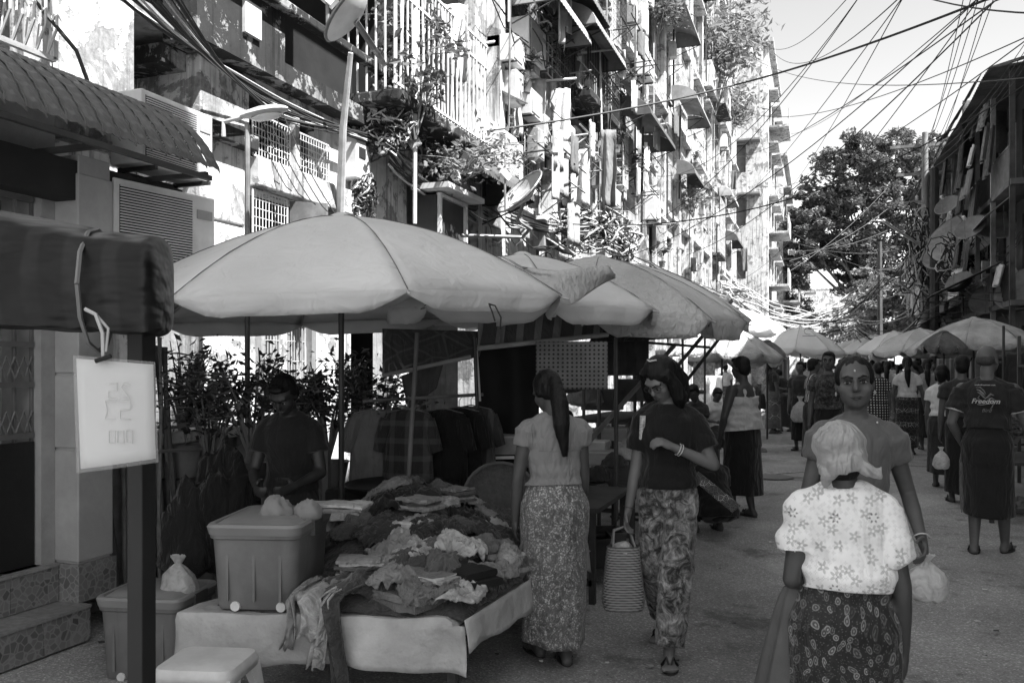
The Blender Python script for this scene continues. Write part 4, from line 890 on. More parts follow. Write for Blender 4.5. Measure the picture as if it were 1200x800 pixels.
# unseen neighbours nearer the camera, heights and ends shaped to shade the street
def plainblock(label, x0, x1, y0, y1, zt):
    root = thing('shophouse_block', label, 'building', (x0, (y0+y1)/2, 0)); n = max(1, int((y1-y0)/3)); ops = []; nf = int(zt/3.2)
    for i in range(n):
        a = y0+(y1-y0)*i/n
        for k in range(nf): ops.append((a+.6, a+(y1-y0)/n-.6, .2+3.2*k, 2.4+3.2*k) if k == 0 else (a+.7, a+(y1-y0)/n-.7, 1+3.2*k, 2.6+3.2*k))
    g = wallgrid(y0, y1, 0, zt, ops, -x0, .25); g.v = [V(-q.x, q.y, q.z) for q in g.v]; build(g, 'wall', PLASTER, root)
    build(MB().box((x0+1.2, y0, 0), (x1, y1, zt-.01)), 'core', DARKIN, root)
    for k in range(1, nf+1): build(MB().box((x0-.5, y0+.1, 3.2*k-.1), (x0+1.2, y1-.1, 3.2*k)), 'floor_slab', PLASTER, root)
    build(MB().box((x0-.3, y0, zt), (x1, y1, zt+.2)), 'roof_slab', PLASTER, root)
plainblock('tall plain block on the right just ahead of the camera, out of view', 5.2, 13, 1.1, 11.5, 15.0)
plainblock('tallest plain block added unseen on the right beside the camera to shade the awning', 5.2, 13, -2.4, 1.0, 17.6)  # unseen, added to keep sun off the gate and tiled awning
plainblock('mid height block on the right between the tall one and the wooden row', 5.2, 13, 11.6, 23.9, 11.6)
plainblock('block past the wooden row on the right', 5.6, 13, 50, 64, 8)
g = build(MB().box((-13, -34, 0), (-4.4, -14, 12)), 'rear_block', PLASTER); tag(g, 'plain pale block on the left behind the camera', 'building')
# dishes on the right row
D = [(1133, 283, 27.5, 1.15, 'big pale mesh dish second from the right edge on the dark row'), (1196, 252, 24.5, 1.2, 'large dish cut by the right edge over the awnings'), (1165, 352, 24.0, .62, 'half dish standing just above the right umbrella'), (1204, 343, 22.0, .75, 'dish low at the right edge behind the umbrella'), (1108, 290, 33, .9, 'smaller dish behind the big mesh one on the dark row'), (1112, 300, 29, .8, 'dish below the smaller dish on the dark row'), (1100, 365, 30, .5, 'small dish near the power pole base'), (1200, 315, 25, .6, 'dish under the cross sign level at the right edge')]
for (px, py, d, r, lb) in D:
    p = cam(px, py, d); dish(p, r, (-.45, -.62, .64), lb, [p + V(.3, .1, -.5), p + V(.7, .2, -.6)], mat=G(.34, rough=.5, stain=.4), depth=.12)
# cross sign
cs = thing('cross_sign', 'small square white sign with a dark cross on the dark right row', 'sign', cam(1162, 318, 25)); c0 = cs.location.copy(); ax = V(CT, ST, 0); nr = V(ST, -CT, 0)*1.0
def pl_(c, w_, h_, off, t_=.01): 
    o = c + nr*off; return MB().prism([o - ax*w_/2 - V(0,0,h_/2), o + ax*w_/2 - V(0,0,h_/2), o + ax*w_/2 + V(0,0,h_/2), o - ax*w_/2 + V(0,0,h_/2)], nr*t_)
build(pl_(c0, .62, .6, 0, .06), 'board', G(.4, stain=.2), cs); build(pl_(c0, .4, .13, .062), 'cross_arm', G(.02), cs); build(pl_(c0, .13, .4, .075), 'cross_upright', G(.02), cs)
build(MB().tube([c0, c0 + V(.5, .1, .3)], .02, 5), 'arm', METAL_D, cs)
# awnings / tarps hanging on the right
for (px0, py0, px1, py1, d, v, lb) in ((1128, 118, 1158, 215, 26, .05, 'dark tarpaulin hanging from the eaves of the right row'), (1165, 95, 1200, 180, 25, .09, 'ragged sheet under the eaves at the right edge'), (1118, 180, 1150, 240, 28, .08, 'dark cloth drying on the middle veranda of the right row'), (1128, 246, 1175, 268, 26, .03, 'dark sagging awning over the big mesh dish'), (1100, 195, 1112, 232, 34, .3, 'pale curtain on the far upper veranda'), (1113, 210, 1124, 246, 33, .25, 'pale sheet drying beside the far curtain'), (1178, 178, 1194, 200, 25, .4, 'white towel on the near upper veranda')):
    hanging(px0, px1, py0, py1, d, v, lb, 'tarpaulin', flare=1.1)
random.seed(31)
awr = G(.05, rough=.6, stain=.3)
for (ya, yb, z, pj, lb) in ((25, 28, 4.2, 1.6, 'dark sheet awning over the near shop of the right row'), (28.6, 31.5, 3.9, 1.5, 'dark sheet awning over the second shop of the right row'), (32, 36, 3.6, 1.4, 'rusty awning over the third shop of the right row'), (37, 42, 3.4, 1.4, 'rusty awning over the farthest shop of the right row')):
    awning(4.45, ya, yb, z, pj, .8, awr, lb, curved=False, group='shop awnings on the right row', sgn=-1)
# clutter on the verandas
for k in range(30):
    y = random.uniform(24.3, 43.5); z = random.choice([3.9, 4.6, 5.4, 6.9, 7.6, 8.5]) + random.uniform(-.2, .3); w_ = random.uniform(.4, 1.3); h_ = random.uniform(.5, 1.3); x = random.uniform(3.95, 4.4)
    P = [[V(x + .06*sin(j*1.3+k) - .12*i/8, y + w_*j/9, z - h_*i/8 - .05*noise.noise(V(j*.5, i*.4, k))) for j in range(10)] for i in range(9)]
    tag(build(MB().grid(P), 'veranda_cloth', cloth(random.choice([.04, .08, .15, .3, .5]), wr=.8), smooth='all', solid=.005), '%s cloth hung from the %s veranda of the wooden row, %s' % (('narrow' if w_ < .8 else 'wide'), 'upper' if z > 6 else 'lower', 'near end' if y < 31 else 'middle' if y < 38 else 'far end'), 'laundry', 'cloths on the right verandas')
for k in range(9):
    y = 24.5 + k*2.2; pts = [V(3.9, y, 8.95), V(3.9, y+1.9, 8.9), V(3.7-.08*(k % 3), y+1.8, 8.7 - .1*(k % 2)), V(3.72, y+.1, 8.72)]
    tag(build(MB().prism(pts, (0, 0, .02)), 'eaves_sheet', G(.09, stain=.5, rough=.6)), 'loose metal sheet jutting from the eaves of the wooden row', 'roof sheet', 'loose sheets on the right eaves')
for k, (y, z, r_) in enumerate(((26, 5.2, .42), (30.5, 6.6, .4), (33, 4.4, .45), (36.5, 5.6, .42), (39, 7.0, .4), (28, 3.9, .4))):
    dish(V(3.9, y, z), r_, (-.5, -.6, .6), ('dish above the near shop awning', 'dish on the upper veranda near the middle', 'low dish over the third awning', 'dish between the verandas past the middle', 'highest dish at the far end', 'lowest dish close to the near end')[k] + ' of the right row', [V(4.3, y+.1, z-.4)], mat=G(.2, rough=.6, stain=.5), depth=.12)
# power poles
pp = thing('power_pole', 'tall concrete power pole with crossarms and tangled wires at right', 'power pole', cam(1084, 428, 30)); pp.location.z = 0; c0 = pp.location.copy()
build(MB().tube([c0, c0+V(0, 0, 9.7)], [.17, .1], 10), 'pole', G(.22, stain=.4), pp, smooth=True)
for z, l in ((9.3, 1.1), (8.3, .9), (7.3, .8)):
    build(MB().bar(c0+V(-l, .2, z), c0+V(l, .2, z), .1), 'crossarm', METAL_M, pp)
    for k in (-.9, -.3, .3, .9): build(MB().lathe([(.03, 0), (.06, .06), (.04, .1), (.06, .14), (.02, .2)], c0+V(l*k, .2, z+.05), 8), 'insulator', G(.4), pp)
build(MB().tube([cam(1034, 258, 28.5), cam(1082, 290, 30)], .05, 6), 'slanting_arm', G(.5), pp)
build(MB().bar(cam(1078, 350, 30), cam(1052, 330, 29.5), .06).bar(cam(1052, 330, 29.5), cam(1078, 335, 30), .05), 'bracket', METAL_L, pp)
pp2 = thing('power_pole', 'slim pole in front of the big tree left of the tall one', 'power pole', cam(1031, 428, 44)); pp2.location.z = 0; c0 = pp2.location.copy()
build(MB().tube([c0, c0+V(0, 0, 7.9)], [.16, .1], 8), 'pole', G(.08, stain=.3), pp2, smooth=True)
pp3 = thing('power_pole', 'thick dark post close beside the tall power pole', 'power pole', cam(1095, 428, 29)); pp3.location.z = 0; c0 = pp3.location.copy()
build(MB().tube([c0, c0+V(0, 0, 8.2)], [.17, .13], 8), 'pole', G(.04), pp3, smooth=True)
# ================================================================ trees
def tree(label, base, fork, crown, nclump, leafn, ls, mat, seed, trunk=.35):
    random.seed(seed); root = thing('tree', label, 'tree', base); b = Vector(base); tr = MB()
    tr.tube([b, b.lerp(fork, .5)+V(.2, 0, 0), fork], [trunk, trunk*.8, trunk*.65], 9); cl = []
    for (c, r) in crown:
        c = Vector(c); m1 = fork.lerp(c, .5) + V(random.gauss(0, .3), random.gauss(0, .3), .3); tr.tube([fork, m1, c], [trunk*.4, trunk*.25, trunk*.1], 6)
        for k in range(nclump):
            a = Vector((random.gauss(0,1), random.gauss(0,1), random.gauss(0,1))).normalized(); rr = r*random.uniform(.45, 1.0)**.6; q = c + V(a.x*rr, a.y*rr, a.z*rr*.8); cl.append((q, r*random.uniform(.2, .4)))
            if k % 2 == 0: tr.tube([c, c.lerp(q, .6)+V(0, 0, .15), q], [trunk*.1, trunk*.06, trunk*.02], 4)
    build(tr, 'trunk', G(.12, stain=.3), root, smooth=True)
    def fn():
        q, r = random.choice(cl); a = Vector((random.gauss(0,1), random.gauss(0,1), random.gauss(0,.6))).normalized()*r*random.random()**.4; a.z = a.z*.7
        return q + a - b
    o = build(leaves(leafn, fn, ls), 'crown', mat, root); o['kind'] = 'stuff'
TD = leafmat(.10, .35); TL = leafmat(.22, .4)
def tc(px, py, d, r): return (cam(px, py, d), r)
base = cam(1010, 428, 62); base.z = 0
tree('big dark rain tree filling the end of the street', base, cam(1015, 370, 62), [tc(960, 240, 62, 2.0), tc(985, 205, 62, 2.2), tc(1015, 180, 60, 1.9), tc(1050, 180, 62, 2.2), tc(1085, 185, 64, 2.2), tc(1108, 205, 66, 2.0), tc(1000, 240, 61, 2.6), tc(1040, 230, 62, 3.0), tc(1080, 240, 63, 2.8), tc(965, 280, 61, 2.0), tc(1005, 290, 62, 2.6), tc(1050, 290, 62, 2.8), tc(945, 262, 60, 1.5), tc(1095, 280, 64, 2.2), tc(1020, 330, 62, 2.2), tc(1060, 340, 62, 2.2), tc(985, 300, 64, 2.0), tc(1118, 235, 66, 2.0), tc(1125, 265, 66, 2.0), tc(1110, 310, 66, 2.2), tc(1090, 330, 64, 2.2), tc(1070, 205, 62, 2.4), tc(940, 300, 60, 1.5)], 24, 66000, .34, TD, 4)
base = cam(1012, 428, 50); base.z = 0
tree('pale leaved small tree in front of the big dark one', base, cam(1012, 385, 50), [tc(1020, 335, 50, 1.3), tc(1035, 345, 50, 1.3), tc(1010, 362, 50, 1.2), tc(1045, 368, 50, 1.2), tc(1062, 385, 49, .9), tc(1030, 385, 50, 1.2)], 14, 3000, .36, TL, 5, trunk=.12)
base = cam(905, 428, 66); base.z = 0
tree('lighter tree low in front of the far white towers', base, cam(905, 390, 66), [tc(890, 330, 66, 2.0), tc(910, 315, 67, 1.9), tc(925, 340, 66, 1.9), tc(905, 355, 66, 2.0), tc(880, 360, 64, 1.7), tc(930, 365, 66, 1.6), tc(950, 385, 70, 1.6)], 22, 9000, .27, leafmat(.16, .4), 6, trunk=.25)
base = cam(1080, 428, 75); base.z = 0
tree('dark bushy tree behind the power poles', base, cam(1080, 395, 75), [tc(1060, 370, 75, 2.6), tc(1085, 350, 75, 2.6), tc(1100, 380, 74, 2.4), tc(1020, 395, 76, 2.6), tc(985, 400, 76, 2.4)], 18, 8000, .34, TD, 7, trunk=.25)
# ================================================================ cables
random.seed(41)
ORD = ['topmost', 'second highest', 'third highest', 'fourth highest', 'fifth highest', 'sixth highest', 'seventh highest', 'eighth highest', 'ninth highest', 'tenth highest', 'second lowest', 'lowest']
def cb(pts, r, sag, m=CABLE, lb=None, wob=0.0, n=14): 
    W = [cam(*p) for p in pts]
    if pts[-1][1] <= 8 or pts[-1][0] >= 1200:          # run on to an anchorage on the right hand blocks
        d_ = (W[-1] - W[-2]).normalized(); t_ = (5.15 - W[-1].x)/d_.x if d_.x > .12 else 14; e_ = W[-1] + d_*min(22, t_); e_.z = min(e_.z, 14.5) if e_.x > 4 else e_.z; e_.x = min(e_.x, 5.15) if e_.y < 24 else e_.x
        if d_.x <= .12: e_.x = 5.15; e_.z = min(e_.z, 13)
        W.append(e_)
    if pts[0][1] < 0:                                   # and back along the left wall
        d_ = (W[0] - W[1]).normalized(); e_ = W[0] + d_*4; e_.x = min(e_.x, -4.28); e_.z = min(e_.z, 7.5); W.insert(0, e_)
    return cable(W, r, sag, m, lb or 'thin dark overhead cable crossing the street', wob=wob, n=n)
cb([(380, 175, 8.5), (560, 155, 11), (860, 100, 14), (1155, 0, 9)], .015, .06, lb='thickest dark cable running from the tangle up to the top right', n=20)
TP = [(1150, -5, 9), (1165, 2, 10), (1060, -6, 10), (1215, 38, 12), (1010, -8, 12), (1215, 90, 13)]
for k in range(13):
    st_ = [(700, 310, 17), (860, 185, 40), (850, 250, 40), (880, 215, 50), (728, 275, 20), (640, 260, 13), (860, 330, 40), (800, 300, 30), (905, 230, 60), (870, 130, 40), (760, 205, 24), (870, 60, 45), (905, 150, 60)][k]
    cb([st_, TP[k % 6]], .007 + .003*(k % 2), random.uniform(.2, 1.0), wob=.0, n=24)
for k in range(5):
    cb([(1084 + random.uniform(-8, 12), 175 + k*6, 30), (1130 + k*9, -6, 14)], .008, .3, lb='%s wire of the fan rising from the tall power pole to the top right' % ORD[k], n=16)
for k in range(4): cb([(1084, 180 + k*7, 30), (1215, 30 + k*9, 18)], .009, .4, lb='%s wire running from the tall power pole along the right roof' % ORD[k], n=12)
for k in range(12):   # white drooping bundle between the near right and the far left
    cb([(862 + random.uniform(-6, 12), 350 + random.uniform(-16, 16), 30), (960 + random.uniform(-20, 20), 372 + random.uniform(-8, 10), 31), (1030 + random.uniform(-10, 10), 330 + random.uniform(-20, 20), 34), (1084, 262 + k*7, 30)], .018, random.uniform(.15, .5), CABLE_L if k % 3 else CABLE, 'drooping pale cable in the bundle strung low across the far street', wob=.1, n=12)
for k in range(10): cb([(862, 330 + k*4, 34), (1000, 372 + k*2, 33), (1085, 350 + k*4, 30)], .016, random.uniform(.2, .9), CABLE if k % 2 else CABLE_L, 'low sagging wire across the far street', wob=.12, n=12)
for k in range(9): cb([(1084, 330 + random.uniform(-60, 40), 30), (1140, 300 + random.uniform(-30, 40), 27), (1210, 290 + random.uniform(-40, 60), 22)], .014, random.uniform(.1, .6), CABLE, 'dark wire looped along the right row', wob=.15)
for k in range(5): cb([(925, 270 + k*12, 55), (1040, 320 - k*25, 58)], .02, .4, lb='wire in front of the big tree')
cb([(900, 55, 45), (1000, -10, 20)], .012, .6, n=24)
cb([(905, 60, 45), (1062, -10, 14)], .012, .9, n=24)
for k in range(12):   # thick bundle along the near left facade
    cb([(118 + k*6, -14 - k*3, 5.0), (225 + k*3, 55 + k*1.5, 5.9), (330, 115 + k*2.2, 7.0), (440, 165 + random.uniform(-8, 8), 8.4)], random.choice([.006, .009, .012]), random.uniform(.0, .05), CABLE if k % 4 else CABLE_L, '%s cable in the thick bundle along the near left facade' % ORD[k], wob=.02, n=10)
def tangle(cpx, cpy, d, rw, rh, n, label, rad=.008, light=.3):
    root = thing('cable_tangle', label, 'cable tangle', cam(cpx, cpy, d)); dk = MB(); lt = MB()
    for k in range(n):
        pts = []; ph = random.uniform(0, 6); sx_ = random.uniform(.3, 1)*rw; sz = random.uniform(.3, 1)*rh; ox = random.gauss(0, rw*.3); oz = random.gauss(0, rh*.3)
        for i in range(22):
            t_ = ph + i/21*random.choice([5.5, 6.2]); pts.append(cam(cpx+ox+sx_*cos(t_)+6*noise.noise(V(i*.3, k, 0)), cpy+oz+sz*sin(t_*1.0+.3*k)+6*noise.noise(V(i*.3, k, 5)), d + .15*noise.noise(V(i*.4, k, 9))))
        (lt if random.random() < light else dk).tube(pts, rad*random.uniform(.6, 1.5), 4)
    if dk.v: stuff(build(dk, 'dark_wires', CABLE, root, smooth=True))
    if lt.v: stuff(build(lt, 'pale_wires', CABLE_L, root, smooth=True))
tangle(448, 150, 8.3, 32, 26, 42, 'dense tangle of dark cables round the junction left of the barred balcony')
tangle(425, 232, 8.2, 14, 22, 22, 'coiled wires hanging below the electric meter box', .007)
tangle(685, 270, 14, 34, 24, 40, 'pale and dark wire coils on the wall above the third umbrella', .012, .55)
tangle(722, 285, 17, 22, 20, 22, 'coil of loops hanging at the start of the fins', .014, .4)
tangle(860, 345, 32, 22, 12, 16, 'wire coils strung above the leaning bamboo ends', .018, .7)
tangle(1080, 300, 29.8, 18, 50, 40, 'mess of wires wound round the tall power pole', .02, .45)
tangle(1125, 300, 27, 26, 26, 22, 'loose wire loops among the dishes of the right row', .016, .25)
for k in range(10): cb([(455, 165 + k*3, 8.4), (560, 225 + k*4, 11.5), (690, 268 + random.uniform(-10, 10), 14), (745, 300, 19), (862, 350, 33)], random.choice([.008, .012]), random.uniform(.02, .25), CABLE if k % 3 else CABLE_L, 'cable sagging along the facades from the tangle to the fins', wob=.06, n=12)
cb([(40, 0, 4.9), (90, 60, 4.9), (112, 120, 4.9)], .012, .0, lb='dark conduit slanting down to the tiled awning')
for k in range(8): cb([(250 + k*12, 90 + k*6, 6.9), (300 + k*14, 200 + k*8, 7.0)], .005, .05, lb='thin slack wire on the stained column', wob=.03)
# ================================================================ market umbrellas
SEAM = G(.13)
def umbrella(label, c, R, zt, zr, mat, rot=0.0, n=8, val=.09, tilt=(0, 0), pole=True, polemat=None, poleoff=(0, 0), group='market umbrellas', sag=.05, pr=.018, valmat=None, wr=1.0):
    root = thing('market_umbrella', label, 'umbrella', (c[0], c[1], 0), group); H = zt - zr
    def pt(a, r, extra=0.0):
        x = cos(a)*r; y = sin(a)*r; z = zt - H*(.28*(r/R) + .72*(r/R)**2.0) + x*tilt[0] + y*tilt[1]
        return V(c[0]+x, c[1]+y, z)
    for k in range(n):
        a0 = rot + 2*pi*k/n; a1 = rot + 2*pi*(k+1)/n; P = []
        for i in range(15):
            r = R*(i/14); row = []
            for j in range(15):
                g = j/14; p0 = pt(a0, r); p1 = pt(a1, r); q = p0.lerp(p1, g); s = 4*g*(1-g)
                q.z += -sag*s*(r/R)*(1-.3*(r/R)) + .02*s*(r/R)
                # pull folds radiating from the rib tips
                edge = (r/R)**5; q.z += wr*edge*.010*sin((g if g < .5 else 1-g)*44)*math.exp(-((min(g, 1-g))*7)) + wr*.010*noise.noise(V(q.x*5, q.y*5, k*3))*(r/R) + wr*.006*noise.noise(V(q.x*13, q.y*13, k*3))*(r/R)
                row.append(q)
            P.append(row)
        if val:
            VP = [P[14]]
            for m in (1, 2, 3):
                row = []
                for j in range(15):
                    g = j/14; q = P[14][j].copy(); s = 4*g*(1-g); am = (a0+a1)/2
                    dz = val*(m/3)*(.12 + .88*min(1, s*1.7)); q.z -= dz; inn = -.02*(m/3) + .014*sin(g*17+k*2)*(m/3)
                    q.x += cos(am)*inn; q.y += sin(am)*inn; row.append(q)
                VP.append(row)
            build(MB().grid(VP), 'valance', mat, root, smooth='all', solid=.002)
        sm = [P[i][0] + V(0, 0, .0035) for i in range(0, 15, 2)]; build(MB().tube(sm, .0028, 4), 'seam', SEAM, root)
        build(MB().grid(P), 'panel', valmat if valmat and False else mat, root, smooth='all', solid=.002)
        rb = [pt(a0, R*f) + V(0, 0, -.012) for f in (0.02, .25, .5, .75, 1.0)]
        tip = rb[-1] + V(cos(a0)*.04, sin(a0)*.04, -.01)
        build(MB().tube(rb + [tip], .006, 5), 'rib', METAL_L, root)
        if R < 1.4: build(MB().tube([V(c[0], c[1], zr-.05), pt(a0, R*.5) + V(0, 0, -.015)], .004, 4), 'strut', METAL_M, root)
    build(MB().lathe([(.002, .022), (.03, .018), (.06, .004), (.09, -.012), (.095, -.02)], V(c[0], c[1], zt), 12), 'cap', mat, root, smooth=True)
    if pole: build(MB().tube([V(c[0]+poleoff[0], c[1]+poleoff[1], 0), V(c[0], c[1], zt)], pr, 8), 'pole', polemat or METAL_D, root, smooth=True)
    return root
UM = cloth(.57, var=.10, wr=.4, sc=1.8, transl=.05, fold=(.5, .5, .5), foldd=.06); UM2 = cloth(.5, var=.2, wr=.6, sc=2, transl=.04, fold=(1.5, 1.5, 1)); UM3 = cloth(.6, var=.3, wr=.8, sc=3.5, transl=.25, fold=(2, 2, 1)); UMW = cloth(.8, var=.06, wr=.3, sc=2, transl=.3); UMD = cloth(.12, var=.2, wr=.5, transl=.05)
c = cam(400, 428, 5.15)
umbrella('largest plain grey market umbrella spanning the clothes stall', c, 1.40, 2.42, 1.85, UM, rot=radians(-2.0+19.8+22.5+3), tilt=(.035, .02), val=.10, sag=.018, wr=.45)
# cord hanging over the front panel of the big umbrella
o = build(MB().tube([cam(573, 356, 4.12), cam(580, 358, 4.05), cam(587, 372, 4.02), cam(586, 386, 4.02)], .004, 5).tube([cam(573, 356, 4.1), cam(577, 366, 4.04), cam(580, 376, 4.02)], .004, 5), 'tie_cord', G(.02), smooth=True); tag(o, 'dark tie cord draped over the right front edge of the biggest umbrella', 'cord')
c = cam(612, 428, 6.75); umbrella('second grey umbrella tucked behind the big one', c, 1.15, 2.40, 1.95, UM, rot=.5, tilt=(-.02, .03), val=.12, sag=.02)
c = cam(702, 428, 7.7); umbrella('third umbrella with a folded back flap over the inner stall', c, 1.3, 2.50, 1.95, UM2, rot=.2, tilt=(-.05, .03), val=.16, sag=.02)
c = cam(752, 428, 9.3); umbrella('fourth pale umbrella at the end of the overlapping row', c, 1.2, 2.60, 2.08, UM, rot=.35, tilt=(-.06, 0), val=.14, sag=.02)
# folded corner flap of cloth between second and third
P = []
A = [cam(578, 300, 6.0), cam(612, 313, 5.5), cam(706, 316, 5.6)]; B = [cam(655, 356, 5.1), cam(676, 352, 5.3), cam(721, 328, 5.7)]
for i in range(13):
    f = i/12; row = []
    for j in range(17):
        g = j/16
        a = A[0].lerp(A[1], g*2) if g < .5 else A[1].lerp(A[2], g*2-1); b_ = B[0].lerp(B[1], g*2) if g < .5 else B[1].lerp(B[2], g*2-1)
        q = a.lerp(b_, f); q += V(.3, -.6, .15)*(.16*sin(f*pi)) + V(0, 0, 1)*.018*sin(f*9+g*6) ; row.append(q)
    P.append(row)
o = build(MB().grid(P), 'folded_canopy_flap', UM2, smooth='all', solid=.004); tag(o, 'loose folded canopy flap between the second and third umbrellas', 'canopy cloth')
BAT = cloth(.05, pat='batik', v2=.22, psc=9); DOT = cloth(.16, pat='dots', v2=.03, psc=34, wr=.3); STR = cloth(.07, pat='stripe_v', v2=.2, psc=60)
def hung(pts4, mat, label, name='hanging_cloth', wav=.03, drop=None, cat='cloth', nw=9.0, bot=.0):
    """cloth between upper line p0-p1 and lower line p3-p2"""
    p0, p1, p2, p3 = [Vector(p) for p in pts4]; P = []; nr = (p1-p0).cross(V(0, 0, 1)).normalized()
    for i in range(15):
        f = i/14; row = []
        for j in range(25):
            g = j/24; q = p0.lerp(p1, g).lerp(p3.lerp(p2, g), f); q += nr*(wav*(.4+f)*sin(g*nw+p0.x*7)+wav*.5*noise.noise(V(g*4, f*3, p0.y))); q.z -= bot*f*4*g*(1-g); row.append(q)
        P.append(row)
    return tag(build(MB().grid(P), name, mat, smooth='all', solid=.004), label, cat)
def C4(x0, y0, x1, y1, d0, d1=None):
    d1 = d1 or d0; return (cam(x0, y0, d0), cam(x1, y0, d1), cam(x1, y1, d1), cam(x0, y1, d0))
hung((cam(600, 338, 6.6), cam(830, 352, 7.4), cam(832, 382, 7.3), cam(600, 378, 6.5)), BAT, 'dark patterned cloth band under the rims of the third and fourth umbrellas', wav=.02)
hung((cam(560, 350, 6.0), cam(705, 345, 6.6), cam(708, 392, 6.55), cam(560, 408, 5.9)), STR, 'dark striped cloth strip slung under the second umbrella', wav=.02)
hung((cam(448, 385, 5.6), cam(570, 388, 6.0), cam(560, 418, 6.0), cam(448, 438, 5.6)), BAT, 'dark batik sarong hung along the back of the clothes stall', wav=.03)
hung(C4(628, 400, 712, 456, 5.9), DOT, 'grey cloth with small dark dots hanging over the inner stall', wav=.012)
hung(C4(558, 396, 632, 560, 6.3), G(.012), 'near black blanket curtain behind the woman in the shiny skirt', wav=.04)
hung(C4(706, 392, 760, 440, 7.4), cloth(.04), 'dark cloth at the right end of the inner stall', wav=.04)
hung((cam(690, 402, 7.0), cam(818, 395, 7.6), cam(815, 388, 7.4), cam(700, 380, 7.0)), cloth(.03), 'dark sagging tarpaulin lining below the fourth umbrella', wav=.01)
hung((cam(470, 440, 5.9), cam(520, 425, 5.9), cam(512, 455, 5.9), cam(478, 480, 5.9)), cloth(.06), 'dark rag hung on the stall pole', wav=.03)
for (a, b_, r, m, lb) in ((cam(448, 440, 5.55), cam(552, 418, 5.55), .014, G(.22), 'pale bamboo rail under the batik sarong'), (cam(560, 408, 5.85), cam(712, 392, 6.5), .018, BAMBOO, 'bamboo rail over the dotted cloth'), (cam(652, 560, 6.6), cam(790, 405, 8.8), .022, G(.2), 'long diagonal bamboo pole behind the woman in black'),
    (cam(718, 520, 9.4), cam(858, 352, 9.6), .022, G(.12), 'second diagonal pole rising to the fourth umbrella'), (cam(786, 470, 9.6), cam(852, 385, 9.9), .02, METAL_D, 'thin dark diagonal pole before the pale umbrella'), (cam(722, 610, 6.8), cam(722, 395, 6.8), .018, METAL_D, 'dark upright stall post beside the woman in black'),
    (cam(684, 640, 6.9), cam(684, 400, 6.9), .014, METAL_D, 'thin dark upright of the inner stall'), (cam(474, 640, 5.0), cam(489, 390, 5.2), .014, G(.12), 'grey pole leaning behind the clothes heap'), (cam(564, 600, 5.9), cam(556, 395, 5.9), .014, METAL_D, 'upright at the right end of the garment rack'), (cam(557, 396, 5.95), cam(562, 470, 5.95), .012, G(.6), 'bright strip of plastic tube on the rack end'),
    (cam(425, 470, 5.75), cam(566, 462, 6.0), .012, METAL_M, 'rail of the garment rack'), (cam(740, 400, 7.6), cam(832, 407, 7.6), .012, METAL_D, 'dark cross rail under the fourth umbrella')):
    tag(build(MB().tube([a, b_], r, 8), 'stall_pole', m, smooth=True), lb, 'pole')
def garment(loc, w_, h_, v, label, pat=None, dirv=None, group=None, mat=None, v2=.08):
    """a shirt on a hanger: body, two sleeves, hook"""
    root = thing('hanging_garment', label, 'garment', loc, group); c = Vector(loc); ax = (dirv or V(CT, ST, 0)).normalized(); nr = ax.cross(V(0, 0, 1))
    m = mat or cloth(v, pat=pat, v2=v2, psc=55, wr=.6); P = []
    out = [(0, .14, .02), (.04, .45, .035), (.10, .5, .05), (.3, .47, .06), (.6, .5, .07), (1.0, .54, .075)]
    for (f, hw, dp) in out:
        row = [c + ax*(w_*hw*cos(2*pi*j/20)) + nr*(dp*sin(2*pi*j/20) + .012*sin(j*2.3+f*3+c.x*9)) + V(0, 0, -h_*f) for j in range(21)]; P.append(row)
    build(MB().grid(P), 'shirt_body', m, root, smooth='all')
    for s in (-1, 1):
        mb = MB(); p0 = c + ax*(s*w_*.4) + V(0, 0, -.06*h_/.6); p1 = c + ax*(s*w_*.58) + V(0, 0, -h_*.45); mb.tube([p0, p0.lerp(p1, .5) + nr*.01, p1], [.05, .055, .045], 8); build(mb, 'sleeve', m, root, smooth=True)
    build(MB().tube([c + V(0, 0, .0), c + V(0, 0, .05), c + ax*.02 + V(0, 0, .075), c + V(0, 0, .09)], .003, 4).tube([c - ax*w_*.42 + V(0, 0, -.02), c + V(0, 0, .01), c + ax*w_*.42 + V(0, 0, -.02)], .004, 4), 'hanger', METAL_M, root)
random.seed(13)
for k, (px, py, d, v, pt_, lb) in enumerate(((440, 480, 5.7, .13, None, 'pale grey shirt at the left end of the garment rack'), (458, 482, 5.75, .04, 'plaid', 'plaid shirt on the rack next to the pale grey one'), (478, 480, 5.6, .03, 'plaid', 'large dark plaid shirt in the middle of the garment rack'), (500, 482, 5.8, .02, 'plaid', 'second plaid shirt crowding the middle of the rack'), (520, 480, 5.7, .01, None, 'black shirt on the garment rack'), (538, 478, 5.8, .012, None, 'charcoal shirt near the right end of the rack'), (552, 476, 5.9, .04, 'stripe_v', 'striped shirt at the right end of the rack'))):
    garment(cam(px, py, d), .34, .6, v, lb, pt_, dirv=V(CT, ST, 0)*1 + V(random.uniform(-.5, .5), random.uniform(-.5, .5), 0), group='shirts on the garment rack')
